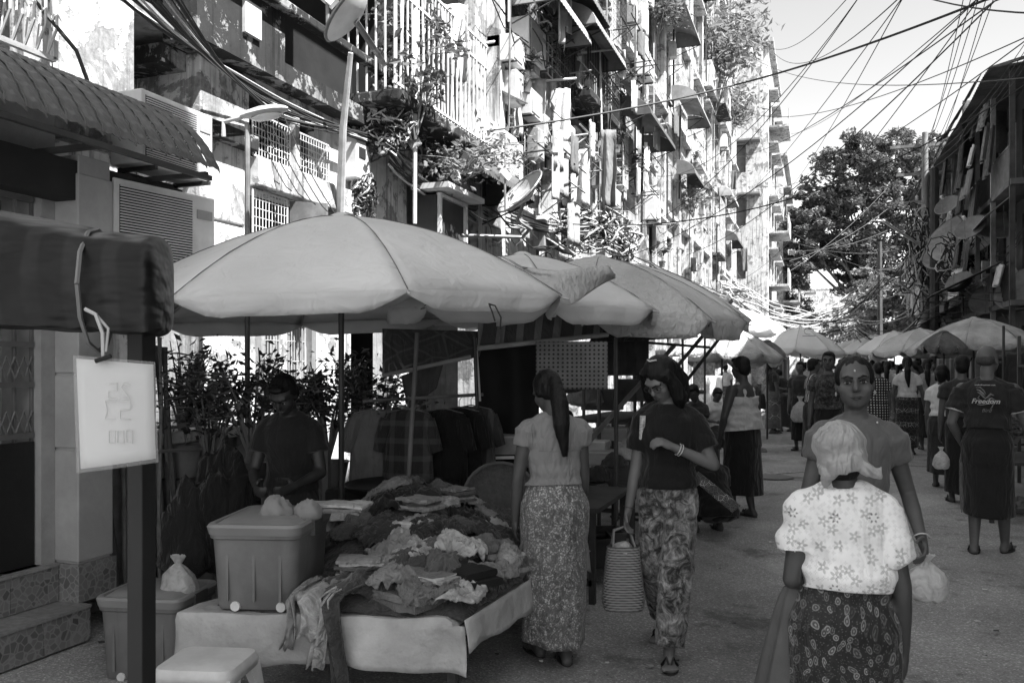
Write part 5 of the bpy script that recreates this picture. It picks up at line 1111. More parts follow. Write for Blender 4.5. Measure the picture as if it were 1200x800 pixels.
# ================================================================ clothes table
TB = V(-1.42, 3.31, .45); ux = V(-1.15, -.31, 0).normalized(); uy = V(.05, 1, 0).normalized()
def tp(a, b_, z=0.0): return TB + ux*a + uy*b_ + V(0, 0, z)      # a: leftwards along the front, b: away
tbl = thing('clothes_table', 'low trestle table under a grey tarpaulin heaped with clothes', 'table', V(TB.x, TB.y, 0))
P = []
for i in range(23):
    row = []
    for j in range(45):
        a = -.02 + 1.26*j/44
        if i < 14: b_ = 1.75*(1-i/13); q = tp(a, b_, .012*noise.noise(V(a*5, b_*5, 0)))
        else:
            f = (i-13)/9; q = tp(a + (-.015*f if a < .6 else .0), -.012 - .03*f + .03*sin(a*11+1)*f + .012*sin(a*27)*f + .04*noise.noise(V(a*3, f, 3))*f, -.235*f*(1 - .16*sin(a*2.6+.1)) )
        if j <= 3 and i < 14: q += V(.0, 0, -.02*(3-j))
        row.append(q)
    P.append(row)
TARP = G(.42, rough=.45, var=.3, sc=4, bs=7, bst=.8, bd=.04, stain=.25, stsc=2.5, stv=.6)
build(MB().grid(P), 'tarpaulin', TARP, tbl, smooth=True, solid=.004)
P = []
for i in range(6):
    f = i/5; P.append([tp(-.02 - .02*f, b_/16*1.7-.01, -.14*f*(1+.5*noise.noise(V(b_*.4, f, 2)))) for b_ in range(17)])
build(MB().grid(P), 'side_flap', TARP, tbl, smooth=True, solid=.004)
build(MB().prism([tp(0, .02, -.06), tp(1.2, .02, -.06), tp(1.2, 1.7, -.06), tp(0, 1.7, -.06)], (0, 0, .03)), 'board', DARKWOOD, tbl)
for (a, b_) in ((.08, .1), (1.1, .1), (.08, 1.6), (1.1, 1.6), (.6, .1)): build(MB().bar(tp(a, b_, -.45), tp(a, b_, -.06), .04), 'leg', DARKWOOD, tbl)
GM = [cloth(v, wr=.9, var=.2, sc=7, fold=(1, 1, 1)) for v in (.03, .055, .085, .12, .17, .24, .36, .015)] + [cloth(.12, wr=.7, pat='stripe_h', v2=.45, psc=160), cloth(.2, pat='blotch', v2=.5, psc=14), cloth(.07, pat='plaid', v2=.3, psc=90)]
def crumple(c, sx, sy, sz, rz, mat, label, seed, cups=False, cat='clothing', name='crumpled_garment'):
    c = Vector(c); vs = MB(); vs.ell(V(0, 0, 0), (1, 1, 1), n=30, k=18); M = Matrix.Rotation(rz, 3, 'Z'); out = []
    for q in vs.v:
        n_ = q.normalized(); r = 1 + .22*noise.noise(n_*1.6 + V(seed*3.1, 0, 0)) - .30*abs(noise.noise(n_*2.8 + V(seed, 5, 0))) - .16*abs(noise.noise(n_*6 + V(0, seed, 5)))
        r *= 1.05
        z = n_.z*sz*r
        if z < 0: z *= .25
        out.append(c + M @ V(n_.x*sx*r, n_.y*sy*r, z))
    vs.v = out; o = build(vs, name, mat, smooth='all'); return tag(o, label, cat)
def folded(c, sx, sy, th, n, rz, mats, label, seed, tilt=0.0):
    root = thing('folded_clothes', label, 'clothing', c); M = Matrix.Rotation(rz, 3, 'Z') @ Matrix.Rotation(tilt, 3, 'X')
    for k in range(n):
        P = []; sh = V(random.uniform(-.02, .02), random.uniform(-.02, .02), k*th)
        pr = [(-.5, .5), (-.5, 1), (.45, 1), (.5, .85), (.52, .5), (.5, .15), (.45, 0), (-.5, 0), (-.5, .5)]
        for i in range(9):
            g = i/8-.5; P.append([Vector(c) + M @ (sh + V(g*sx + .006*noise.noise(V(g*9, k, seed)), a*sy, b_*th*.95 + .008*noise.noise(V(g*5, a*5, k+seed)))) for (a, b_) in pr])
        mb = MB().grid(P); m_ = len(pr)-1; mb.f.append(tuple(range(m_))); mb.f.append(tuple(8*len(pr)+j for j in range(m_)))
        mb.m += [0, 0]; build(mb, 'folded_piece', mats[k % len(mats)], root, smooth=True)
    return root
random.seed(17)
adj = ['dark', 'charcoal', 'mid grey', 'dull grey', 'light grey', 'pale', 'near white', 'black', 'fine striped', 'blotched', 'checked']
RN = ['front', 'second', 'third', 'fourth', 'fifth', 'sixth', 'seventh', 'rear']; CN = ['rightmost', 'second from right', 'third from right', 'middle', 'third from left', 'second from left', 'leftmost']
def heap(a, b_): return .03 + .34*math.exp(-((a-.85)**2/.12 + (b_-1.25)**2/.35)) + .14*math.exp(-((a-.4)**2/.12 + (b_-.8)**2/.4)) + .03*noise.noise(V(a*7, b_*7, 0))
def drape(a, b_, sx, sy, rz, mat, label, seed, lift=.02, amp=.05):
    """a thrown down garment: crumpled sheet following the heap"""
    n = 30; P = []; M = Matrix.Rotation(rz, 2)
    for i in range(n+1):
        row = []
        for j in range(n+1):
            u = (i/n-.5)*2; v = (j/n-.5)*2; edge = max(abs(u), abs(v)); sq = 1 - .22*(u*u*v*v) + .18*noise.noise(V(u*1.5, v*1.5, seed))
            wv = V(u*1.2 + .5*noise.noise(V(u*2, v*2, seed+9)), v*1.2 + .5*noise.noise(V(u*2, v*2, seed+19)), seed*.37)
            rd = 1 - abs(noise.noise(wv*1.7))*2.0; rd2 = 1 - abs(noise.noise(wv*2.5 + V(3, 1, 2)))*2.0
            x = u*sx*sq*(.8 + .05*rd2); y = v*sy*sq*(.8 + .06*rd); xa, ya = M @ Vector((x, y)); aa = a + xa; bb = b_ + ya
            z = heap(aa, bb) + lift + amp*(rd*.75 + rd2*.38) - .035*edge**4; over = max(0, -bb); 
            if bb < -.02: z -= (over-.02)*1.6; bb = -.02 - .01*(1+rd)
            row.append(tp(max(-.03, aa), bb, max(z, .012 if bb > -.02 else -.25)))
        P.append(row)
    return tag(build(MB().grid(P), 'crumpled_garment', mat, smooth='all', solid=.004), label, 'clothing')
for row in range(8):
    for k in range(7):
        a = .08 + k*.17 + random.uniform(-.05, .05); b_ = .12 + row*.21 + random.uniform(-.05, .05)
        if a > .70 and b_ < .60: continue       # the tub stands here
        mi = random.choice([0, 1, 2, 3, 4, 5, 3, 4, 5, 6, 7, 9, 2, 3, 8, 10, 0, 1]); i = row*7+k
        lb = '%s crumpled garment, %s in the %s row of the table heap' % (adj[mi], CN[k], RN[row])
        if i in (10, 31, 45): folded(tp(a, b_, heap(a, b_)+.02), .2, .15, .014, 5, random.uniform(-.5, .5), [GM[mi], GM[5], GM[2]], 'small stack of folded tops, %s in the %s row of the table heap' % (CN[k], RN[row]), i)
        elif i % 4 == 2: s_ = random.uniform(.07, .11); crumple(tp(a, b_, heap(a, b_)), s_, s_*.8, s_*.75, random.uniform(0, 3), GM[mi], lb.replace('crumpled', 'bundled'), i)
        else: drape(a, b_, random.uniform(.13, .2), random.uniform(.10, .17), random.uniform(0, 3), GM[mi], lb, i*1.7, lift=random.uniform(.0, .04), amp=random.uniform(.03, .055))
hb = MB(); P = []
for i in range(19): P.append([tp(.0 + 1.2*j/18, .02 + 1.68*i/18, heap(1.2*j/18, 1.7*i/18) - .02 - (.03 if i in (0, 18) or j in (0, 18) else 0)) for j in range(19)])
tag(build(hb.grid(P), 'clothes_underlay', GM[1], smooth='all', solid=.004), 'dark cloth underneath the heap of clothes on the table', 'cloth')
folded(tp(.32, .17, .02), .36, .24, .035, 2, -.28, [GM[3], GM[4]], 'stack of folded trousers at the front right of the table', 3)
folded(tp(.28, .22, .09), .32, .14, .012, 5, -.25, [GM[8], GM[5], GM[1], GM[6]], 'striped folded tops lying on the trousers', 5)
folded(tp(.14, .33, .08), .3, .18, .035, 2, -.5, [G(.012)], 'black folded trousers at the right front corner of the heap', 6)
drape(.24, .55, .15, .1, -.2, GM[6], 'pale thin blouse thrown over the middle of the heap', 77, lift=.07)
for q_, (a, b_, g_) in enumerate(((.36, .12, 4), (.12, .16, 3), (.5, .3, 5), (.08, .42, 4), (.42, .45, 9), (.22, .30, 2), (.6, .16, 4))): drape(a, b_, .12, .09, q_*.9, GM[g_], '%s rumpled top at the front of the heap, %s' % (adj[g_], ('over the folded trousers', 'at the right corner', 'left of the folded trousers', 'on the right edge', 'behind the folded trousers', 'in front of the black trousers', 'beside the hanging trouser leg')[q_]), q_*3.3, lift=.07 if q_ in (0, 5) else .03, amp=.04)
for k, (a, b_, s) in enumerate(((.10, .75, .07), (.16, .86, .075), (.04, .62, .07), (.3, .8, .06), (.38, .86, .06), (.03, .9, .07), (.12, 1.05, .07))):
    crumple(tp(a, b_, .10), s, s, s*1.1, 0, GM[(5, 4, 5, 2, 4, 5, 3)[k]], 'moulded cup of a light brassiere on the right side of the heap', k+80, cat='underwear', name='brassiere_cup')['group'] = 'brassiere cups on the heap'
# strap and trouser leg hanging over the front edge
for (a0, wd, z1, m, lb, n1) in ((.50, .09, -.28, GM[1], 'dark grey trouser leg hanging over the front of the table', 0), (.62, .16, -.08, GM[9], 'patterned blouse slumped over the table front', 1), (.72, .04, -.12, GM[5], 'pale strap looped over the table edge', 2), (.57, .05, -.2, GM[6], 'white ribbon dangling beside the trouser leg', 3)):
    P = []
    for i in range(16):
        f = i/15; y = .22 - .26*min(1, f*2.0); z = .11 - .02*f if f < .5 else .10 + (z1-.10)*(f-.5)*2; P.append([tp(a0 + wd*(j/10-.5)*(1 + .3*sin(f*5+n1)) + .03*sin(f*4+n1), y - .02*sin(j*.9+f*4) - (.03 if f > .5 else 0), z + .012*sin(j*1.3+f*3)) for j in range(11)])
    tag(build(MB().grid(P), 'draped_garment', m, smooth='all', solid=.006), lb, 'clothing')
# dark crate with rim behind the heap
r_ = thing('round_tray', 'dark tray with a bright rim on the crate behind the heap', 'tray', cam(470, 572, 5.3)); build(MB().lathe([(.02, 0), (.33, 0), (.36, .03), (.35, .035), (.32, .01)], r_.location, 28), 'tray', G(.05, rough=.3, metal=.5), r_, smooth=True)
cr = thing('dark_crate', 'dark crate behind the clothes heap carrying the round tray', 'crate', cam(480, 640, 5.4)); c0 = cr.location.copy(); c0.z = 0
build(MB().box((c0.x-.5, c0.y-.2, 0.0), (c0.x+.5, c0.y+.25, .74)), 'crate_body', G(.03), cr, bev=.02)
# ================================================================ plastic tubs, stool, bag
def tub(label, o, w_, l_, h_, rz, v, name='storage_tub'):
    v = v*1.2
    root = thing(name, label, 'storage box', o); root.rotation_euler = (0, 0, rz); m = G(v, rough=.38, var=.3, sc=3, bs=12, bst=.3, spec=.5, stain=.3, stsc=5, stv=.55, streak=.35)
    mb = MB(); R_ = []
    for (z, s, rr) in ((0, .86, .03), (.02, .90, .04), (h_*.55, .95, .05), (h_*.9, .985, .05), (h_*.92, 1.03, .05), (h_, 1.04, .05)):
        ring = []
        for (cx_, cy_, a0) in ((1, 1, 0), (-1, 1, pi/2), (-1, -1, pi), (1, -1, 3*pi/2)):
            for k in range(5): a = a0 + k*pi/8; ring.append(V(cx_*(w_/2*s-rr) + rr*cos(a), cy_*(l_/2*s-rr) + rr*sin(a), z))
        R_.append(ring)
    n = 20; vs = [q for r in R_ for q in r]; fs = [(i*n+k, i*n+(k+1) % n, (i+1)*n+(k+1) % n, (i+1)*n+k) for i in range(5) for k in range(n)] + [tuple(range(n-1, -1, -1))]
    me = mb.add(vs, fs).mesh('tub'); fix(me, True); me.materials.append(m); t = bpy.data.objects.new('tub', me); COL.objects.link(t); t.parent = root
    mb = MB(); R_ = []
    for (z, s, rr) in ((h_-.012, 1.05, .05), (h_+.022, 1.09, .055), (h_+.034, 1.05, .05), (h_+.034, .97, .05), (h_+.024, .95, .05), (h_+.045, .8, .05), (h_+.05, .5, .03)):
        for (cx_, cy_, a0) in ((1, 1, 0), (-1, 1, pi/2), (-1, -1, pi), (1, -1, 3*pi/2)):
            for k in range(5): a = a0 + k*pi/8; R_.append(V(cx_*(w_/2*s-rr) + rr*cos(a), cy_*(l_/2*s-rr) + rr*sin(a), z))
    fs = [(i*n+k, i*n+(k+1) % n, (i+1)*n+(k+1) % n, (i+1)*n+k) for i in range(6) for k in range(n)] + [tuple(range(6*n, 7*n)), tuple(range(n-1, -1, -1))]
    me = mb.add(R_, fs).mesh('lid'); fix(me, True); me.materials.append(G(v*1.35, rough=.35, var=.12)); t = bpy.data.objects.new('lid', me); COL.objects.link(t); t.parent = root
    for s in (-1, 1):
        for q_ in (-.3, 0, .3):
            me = MB().box((q_*w_-.006, s*l_*.475-.004, h_*.12), (q_*w_+.006, s*l_*.475+.004, h_*.84)).mesh('rib'); me.materials.append(m); q = bpy.data.objects.new('rib', me); COL.objects.link(q); q.parent = root
    wh = MB().lathe([(.004, -.012), (.021, -.012), (.023, 0), (.021, .012), (.004, .012)], (0, 0, 0), 14, Matrix.Rotation(pi/2, 3, 'X')).mesh('wheel'); fix(wh, True); wh.materials.append(G(.6, rough=.4))
    for (x, y) in ((-w_*.22, -l_*.44), (w_*.3, -l_*.44), (-w_*.22, l_*.44), (w_*.3, l_*.44)):
        q = bpy.data.objects.new('wheel', wh); COL.objects.link(q); q.parent = root; q.location = (x, y, .016)
    for s in (-1, 1):
        me = MB().box((s*w_*.52-.012, -.06, h_*.86), (s*w_*.52+.012, .06, h_+.03)).mesh('latch'); fix(me, False); me.materials.append(G(v*.6, rough=.4)); q = bpy.data.objects.new('latch', me); COL.objects.link(q); q.parent = root
    return root
tub('large grey lidded tub with wheels standing on the clothes table', tp(.985, .26, .012), .39, .50, .34, radians(15.5), .13)
tub('lower grey lidded tub on the ground at the left end of the table', cam(186, 780, 4.28)*1 - V(0, 0, cam(186, 780, 4.28).z), .42, .38, .37, radians(12), .13)
st = thing('plastic_stool', 'pale grey plastic stool cut off by the bottom edge at lower left', 'stool', cam(243, 772, 3.3)); st.location.z = 0; st.rotation_euler = (0, 0, .25)
def stool(root):
    m = G(.58, rough=.4, var=.15, stain=.2, stsc=9, stv=.6); c = root.location; h_ = .385
    mb = MB(); n = 20; vs = []
    for (z, hw) in ((h_-.05, .155), (h_-.02, .157), (h_, .148), (h_+.006, .12)):
        for (cx_, cy_, a0) in ((1, 1, 0), (-1, 1, pi/2), (-1, -1, pi), (1, -1, 3*pi/2)):
            for k in range(5): a = a0 + k*pi/8; vs.append(V(c.x + cx_*(hw-.04) + .04*cos(a), c.y + cy_*(hw*.9-.04) + .04*sin(a), z))
    build(mb.add(vs, [(i*n+k, i*n+(k+1) % n, (i+1)*n+(k+1) % n, (i+1)*n+k) for i in range(3) for k in range(n)] + [tuple(range(3*n, 4*n))]), 'seat', m, root, smooth=True, solid=.006)
    for (sx_, sy_) in ((1, 1), (1, -1), (-1, 1), (-1, -1)):
        mb = MB(); P = []
        for i in range(7):
            f = i/6; w_ = .055*(1 + 1.4*max(0, .25-f)*4*.6) ; z = (h_-.03)*(1-f) ; x = sx_*(.15 + .045*f); y = sy_*(.135 + .04*f)
            P.append([V(c.x + x - sx_*w_, c.y + y, z), V(c.x + x, c.y + y, z), V(c.x + x, c.y + y - sy_*w_, z)])
        build(mb.grid(P), 'leg', m, root, smooth=False, solid=.006)
    for k in range(9): build(MB().lathe([(.010, 0), (.0105, .0015)], (c.x - .06 + .06*(k % 3), c.y - .06 + .06*(k//3), h_+.0055), 10), 'seat_hole', DARKIN, root)
stool(st)
def plasticbag(c, w_, h_, label, knot=True, v=.7, name='plastic_bag'):
    mb = MB(); rings = []; c = Vector(c); n = 26
    prof = [(0, .25), (.04, .42), (.2, .5), (.45, .49), (.65, .40), (.8, .22), (.9, .08), (1.0, .13), (1.08, .2)] if knot else [(0, .3), (.05, .45), (.3, .5), (.6, .48), (.85, .4), (1, .3), (1.05, .15)]
    for (z, r) in prof: rings.append([c + V(w_*r*cos(2*pi*k/n)*(1 + .13*noise.noise(V(cos(2*pi*k/n)*3, z*5+c.x, sin(2*pi*k/n)*3))*2), w_*r*.8*sin(2*pi*k/n)*(1+.2*noise.noise(V(k*.9, z*4, c.y))), z*h_ + .015*noise.noise(V(k*.7, z*3, 0))) for k in range(n+1)])
    mb.grid(rings); mb.f.append(tuple(range(n))); mb.m.append(0); return tag(build(mb, name, clearplastic(v), smooth=True), label, 'plastic bag')
plasticbag(cam(209, 707, 4.25), .2, .22, 'crumpled white plastic bag on the lower tub', v=.6)
# cap-like cups and folded pile on the tub lid
for k, (px, py, s) in enumerate(((.93, .20, .075), (.80, .22, .065))): crumple(tp(px, py, .385), s*1.1, s, s*1.25, 0, cloth(.2, wr=.2), ('larger', 'smaller')[k] + ' pale rounded cup lying on the large tub lid', 90+k, cat='underwear', name='brassiere_cup')
folded(tp(.74, .33, .395), .30, .17, .012, 3, .2, [GM[5], GM[4], GM[6]], 'wavy folded garments on the large tub lid', 9)
crumple(cam(392, 605, 4.6), .12, .1, .05, 0, GM[9], 'glinting patterned cloth right of the big tub', 95)
# ================================================================ rolled tarpaulin, post and paper sign at left
def tarpm():
    m, t, b = nodes('dark_tarpaulin', .42, 0, .3); c = coords(t, (1, 1, 1), rnd=False)
    w1 = N(t, 'ShaderNodeTexWave', wave_type='BANDS'); w1.inputs['Scale'].default_value = 4; w1.inputs['Distortion'].default_value = 1.2; w1.inputs['Detail'].default_value = 2; L(t, c, w1.inputs[0])
    n1 = N(t, 'ShaderNodeTexNoise'); n1.inputs['Scale'].default_value = 9; n1.inputs['Detail'].default_value = 3; L(t, c, n1.inputs[0])
    L(t, mixv(t, 1.0, ramp(t, w1.outputs[0], [(.5, .004), (.8, .014)]).outputs[0], ramp(t, n1.outputs[0], [(.4, .25), (.6, 1)]).outputs[0], 'MULTIPLY'), b.inputs['Base Color'])
    cs = coords(t, (1, 1, 3), rnd=False); nb = N(t, 'ShaderNodeTexNoise'); nb.inputs['Scale'].default_value = 5; nb.inputs['Detail'].default_value = 2; L(t, cs, nb.inputs[0]); bump(t, b, nb.outputs[0], .6, .05); return m
tr = thing('rolled_tarpaulin', 'dark shiny rolled tarpaulin canopy tied with string at the left edge', 'tarpaulin', cam(60, 320, 2.25))
ax = (cam(183, 428, 2.22) - cam(-260, 428, 2.05)); L0 = ax.length; ax.normalize(); bk = V(-ax.y, ax.x, 0); P = []
for i in range(41):
    f = i/40; px = -260 + 443*f; ztop = 1.52 + (428 - (222 + 36*f**1.2 + 10*sin(f*9)*.4))/1000*2.2; zb = 1.52 + (428 - (372 + 20*f))/1000*2.2
    if f > .99: ztop -= .01; zb += .006
    pinch = 1 - .10*math.exp(-((px-97)/9)**2) - .05*math.exp(-((px+120)/14)**2); zc = (ztop+zb)/2; hh = (ztop-zb)/2*pinch; row = []
    o = cam(-260, 428, 2.05) + ax*(L0*f); o.z = zc; S = [(-.0, -.98), (-.012, -.4), (-.015, .1), (-.012, .5), (.0, .66), (.12, .92), (.30, 1.0), (.33, .6), (.33, -.6), (.30, -1.0), (.1, -1.02), (0, -.98)]
    if i == 40: S = [(a*.85+.02, b_*.9) for a, b_ in S]
    for k, (a, b_) in enumerate(S): row.append(o + bk*(a*pinch) + V(0, 0, b_*hh) + (bk*-.018 + V(0, 0, .006))*noise.noise(V(f*9, k*.6, 0)))
    P.append(row)
mb = MB().grid(P); mb.f.append(tuple(40*12+k for k in range(11))); mb.m.append(0); build(mb, 'roll', tarpm(), tr, smooth='all', sub=1)
pts = [];
for k in range(13):
    a = 2*pi*k/12; o = cam(97, 428, 2.18); o.z = (1.52 + .140*2.2/1 + 1.52 + .045*2.2)/2 - .0; pts.append(o + bk*(.14 + .19*cos(a+pi)) + V(0, 0, .165*sin(a)))
build(MB().tube(pts, .006, 5), 'tie_string', G(.18), tr, smooth=True)
tag(build(MB().box((cam(166, 428, 2.3).x-.026, cam(166, 428, 2.3).y-.026, 0), (cam(166, 428, 2.3).x+.026, cam(166, 428, 2.3).y+.026, 1.66)), 'awning_post', G(.014, rough=.6), bev=.004), 'square black post carrying the rolled tarpaulin', 'post')
sg = thing('paper_sign', 'blank looking sheet in a clear plastic sleeve hanging from the rolled tarpaulin', 'sign', cam(136, 418, 2.12)); D = 2.12
def onpl(px, py, off=0.0): q = cam(px, py, D); return q + V(ST, -CT, 0)*off + V(0, 0, 0)
def sheet(pts, name, m, off, th, bend=.012):
    P = []
    for i in range(9):
        f = i/8; P.append([onpl(pts[0][0]*(1-f)*(1-g)+pts[1][0]*(1-f)*g+pts[2][0]*f*g+pts[3][0]*f*(1-g), pts[0][1]*(1-f)*(1-g)+pts[1][1]*(1-f)*g+pts[2][1]*f*g+pts[3][1]*f*(1-g), off + bend*sin(g*pi)*(.5+f)) for g in [j/8 for j in range(9)]])
    return build(MB().grid(P), name, m, sg, smooth='all', solid=th)
sheet([(90, 420), (180, 427), (183, 537), (95, 549)], 'paper', G(.6, var=.08, sc=3, bst=.1), .002, .0005)
def sleeve():
    m, t, b = nodes('plastic_sleeve', .15, 0, .5); b.inputs['Alpha'].default_value = .16; b.inputs['Base Color'].default_value = (.6, .6, .6, 1); return m
sheet([(87, 416), (183, 424), (187, 541), (91, 554)], 'plastic_sleeve', sleeve(), .006, .0004)
# faint handwriting showing through from the reverse (strokes of "35000" seen mirrored)
def seg(digit):
    S = {'0': [(0,0),(1,0),(1,2),(0,2),(0,0)], '5': [(0,2),(1,2),(1,1.1),(0,1),(0,.1),(1,0)], '3': [(1,2),(0,2),(.2,1),(0,.1),(1,0)], '2': [(1,1.8),(.3,2),(0,1.5),(1,0),(0,0)]}[digit]; return S
hw = MB()
for (s_, x0, y0, w_, h_) in (('52', 132, 448, 10, 9), ('35', 128, 468, 12, 11), ('000', 132, 503, 7, 7)):
    for i, ch in enumerate(s_):
        pts = [onpl(x0 + i*w_*1.45 + q[0]*w_, y0 + (2-q[1])*h_ + 1, .020) for q in seg(ch)]
        hw.tube(pts, .0012, 4)
build(hw, 'faint_writing', G(.56), sg)
ribbon = G(.4, rough=.4)
build(MB().tube([cam(100, 362, 2.12), cam(112, 368, 2.11), cam(120, 390, 2.1), cam(121, 422, 2.11)], .005, 5), 'string', ribbon, sg, smooth=True)
build(MB().tube([cam(112, 368, 2.12), cam(127, 385, 2.11), cam(124, 412, 2.11)], .004, 5), 'string', ribbon, sg, smooth=True); build(MB().tube([cam(112, 423, 2.1), cam(130, 417, 2.1)], .006, 6), 'peg', DARKIN, sg)
# plants behind the seller
PB = leafmat(.05, .25)
for (px, py, d, h_, r, n_, lb) in ((245, 560, 5.9, .85, .42, 700, 'leafy rose bush left of the seller in the dark shirt'), (295, 540, 5.7, .75, .4, 700, 'bush directly behind the left shoulder of the seller'), (385, 540, 6.0, .7, .35, 600, 'bush behind the umbrella pole right of the seller'), (440, 545, 6.0, .75, .35, 700, 'leafy bush between the umbrella pole and the garment rack'), (345, 520, 6.1, .6, .3, 400, 'shrub behind the head of the seller'), (215, 520, 5.9, .75, .25, 140, 'sparse pale sprig against the white wall')):
    shrub('potted_shrub', lb, cam(px, py, d), h_, r, n_, .055, PB, pot=.14, cat='plant', stems=14)
    q = cam(px, py, d); tag(build(MB().box((q.x-.17, q.y-.17, 0), (q.x+.17, q.y+.17, q.z-.225)), 'planter_plinth', G(.08, stain=.4), bev=.01), 'dark block under the %s' % lb, 'plinth')
crumple(cam(478, 515, 6.0)-V(0, 0, .02), .16, .1, .28, .3, cloth(.62, wr=.8), 'bright white sheet bundled by the garment rack', 97, cat='cloth', name='bundled_sheet')
crumple(cam(448, 528, 5.9), .14, .1, .14, .3, cloth(.34, wr=.8), 'grey bundle beneath the bright white sheet', 98, cat='cloth', name='bundled_sheet')
crumple(cam(262, 640, 5.0), .22, .2, .62, .3, cloth(.012, wr=.8), 'dark covered heap left of the seller', 99, cat='sack', name='covered_sack')
crumple(cam(218, 655, 4.9), .16, .2, .42, .9, cloth(.015, wr=.8), 'lower dark sack beside the low wall', 100, cat='sack', name='covered_sack')
tag(build(MB().box((cam(383, 575, 5.5).x-.02, cam(383, 575, 5.5).y-.02, 0), (cam(383, 575, 5.5).x+.02, cam(383, 575, 5.5).y+.02, cam(383, 520, 5.5).z)), 'wooden_stake', G(.16)), 'short grey wooden stake right of the seller', 'stake')
# ================================================================ inner stall goods (between the two front women)
random.seed(23)
def box_(c, sx, sy, sz, rz, m, name, label, cat, group=None, lid=False, mat2=None):
    root = thing(name, label, cat, c, group); root.rotation_euler = (0, 0, rz)
    t = .012; mb = MB()
    mb.box((-sx/2, -sy/2, 0), (sx/2, sy/2, t)); mb.box((-sx/2, -sy/2, t), (sx/2, -sy/2+t, sz)); mb.box((-sx/2, sy/2-t, t), (sx/2, sy/2, sz)); mb.box((-sx/2, -sy/2+t, t), (-sx/2+t, sy/2-t, sz)); mb.box((sx/2-t, -sy/2+t, t), (sx/2, sy/2-t, sz))
    me = mb.mesh('sides'); fix(me, False); me.materials.append(m); q = bpy.data.objects.new('sides', me); COL.objects.link(q); q.parent = root
    r = MB(); r.box((-sx/2-.006, -sy/2-.006, sz-.02), (sx/2+.006, -sy/2, sz)); r.box((-sx/2-.006, sy/2, sz-.02), (sx/2+.006, sy/2+.006, sz)); r.box((sx/2, -sy/2, sz-.02), (sx/2+.006, sy/2, sz)); r.box((-sx/2-.006, -sy/2, sz-.02), (-sx/2, sy/2, sz))
    me = r.mesh('rim'); fix(me, False); me.materials.append(m); q = bpy.data.objects.new('rim', me); COL.objects.link(q); q.parent = root
    if lid:
        me = MB().box((-sx/2, -sy/2, sz), (sx/2, sy/2, sz+.01)).mesh('lid'); fix(me, False); me.materials.append(mat2 or m); q = bpy.data.objects.new('lid', me); COL.objects.link(q); q.parent = root
    return root
def produce(c, rad, n, r, m, label, cat='produce', name='produce_heap', flat=.5, group=None):
    mb = MB()
    for k in range(n):
        a = random.uniform(0, 2*pi); q = rad*sqrt(random.random()); z = flat*rad*(1-(q/rad)**2)*random.uniform(.5, 1); rr = r*random.uniform(.8, 1.2); mb.ell(Vector(c)+V(q*cos(a), q*sin(a), z+rr*.5), (rr, rr, rr*.85), n=8, k=5)
    o = build(mb, name, m, smooth=True); stuff(o); return tag(o, label, cat, group)
dk = G(.035, var=.4)
def stand(c, sx, sy, h_, rz, label, m=DARKWOOD, group=None, clothv=None):
    root = thing('stall_table', label, 'stall table', (c[0], c[1], 0), group); root.rotation_euler = (0, 0, rz)
    def lk(mb, nm, m_): me = mb.mesh(nm); fix(me, False); me.materials.append(m_); q = bpy.data.objects.new(nm, me); COL.objects.link(q); q.parent = root; return q
    lk(MB().box((-sx/2, -sy/2, h_-.03), (sx/2, sy/2, h_)), 'board', m)
    for (a, b_) in ((1, 1), (1, -1), (-1, 1), (-1, -1)): lk(MB().box((a*(sx/2-.05)-.02, b_*(sy/2-.05)-.02, 0), (a*(sx/2-.05)+.02, b_*(sy/2-.05)+.02, h_-.03)), 'leg', m)
    lk(MB().box((-sx/2+.05, -sy/2+.03, .12), (sx/2-.05, -sy/2+.06, .16)), 'brace', m)
    if clothv is not None:
        P = [[V(sx/2+.01+.015*sin(j*1.7+i*.4), -sy/2+sy*j/20, h_-.25*i/5) for j in range(21)] for i in range(6)]
        me = MB().grid(P).mesh('cloth_front'); me.materials.append(cloth(clothv)); q = bpy.data.objects.new('cloth_front', me); COL.objects.link(q); q.parent = root
        P = [[V(-sx/2+sx*j/12, -sy/2-.01-.012*sin(j*1.7+i*.4), h_-.25*i/5) for j in range(13)] for i in range(6)]
        me = MB().grid(P).mesh('cloth_end'); me.materials.append(cloth(clothv)); q = bpy.data.objects.new('cloth_end', me); COL.objects.link(q); q.parent = root
    return root
stand(cam(640, 560, 6.0), 1.0, 1.0, .62, 0, 'dark stall table behind the woman in the shiny skirt')
bs = thing('winnowing_basket', 'round shallow basket leaning beside the black curtain', 'basket', cam(586, 590, 5.2)); Mb = (V(.5, -.7, .35)).normalized().to_track_quat('Z', 'Y').to_matrix()
build(MB().lathe([(.01, 0), (.18, .0), (.23, .03), (.245, .06), (.235, .06), (.22, .035), (.17, .012)], bs.location, 30, Mb), 'woven_tray', G(.10, var=.3, sc=30, bs=90, bst=.8, bd=.01), bs, smooth=True); build(MB().tube([bs.location + Mb @ V(.242*cos(t*pi/15), .242*sin(t*pi/15), .06) for t in range(31)], .010, 5), 'rim', G(.12), bs, smooth=True)
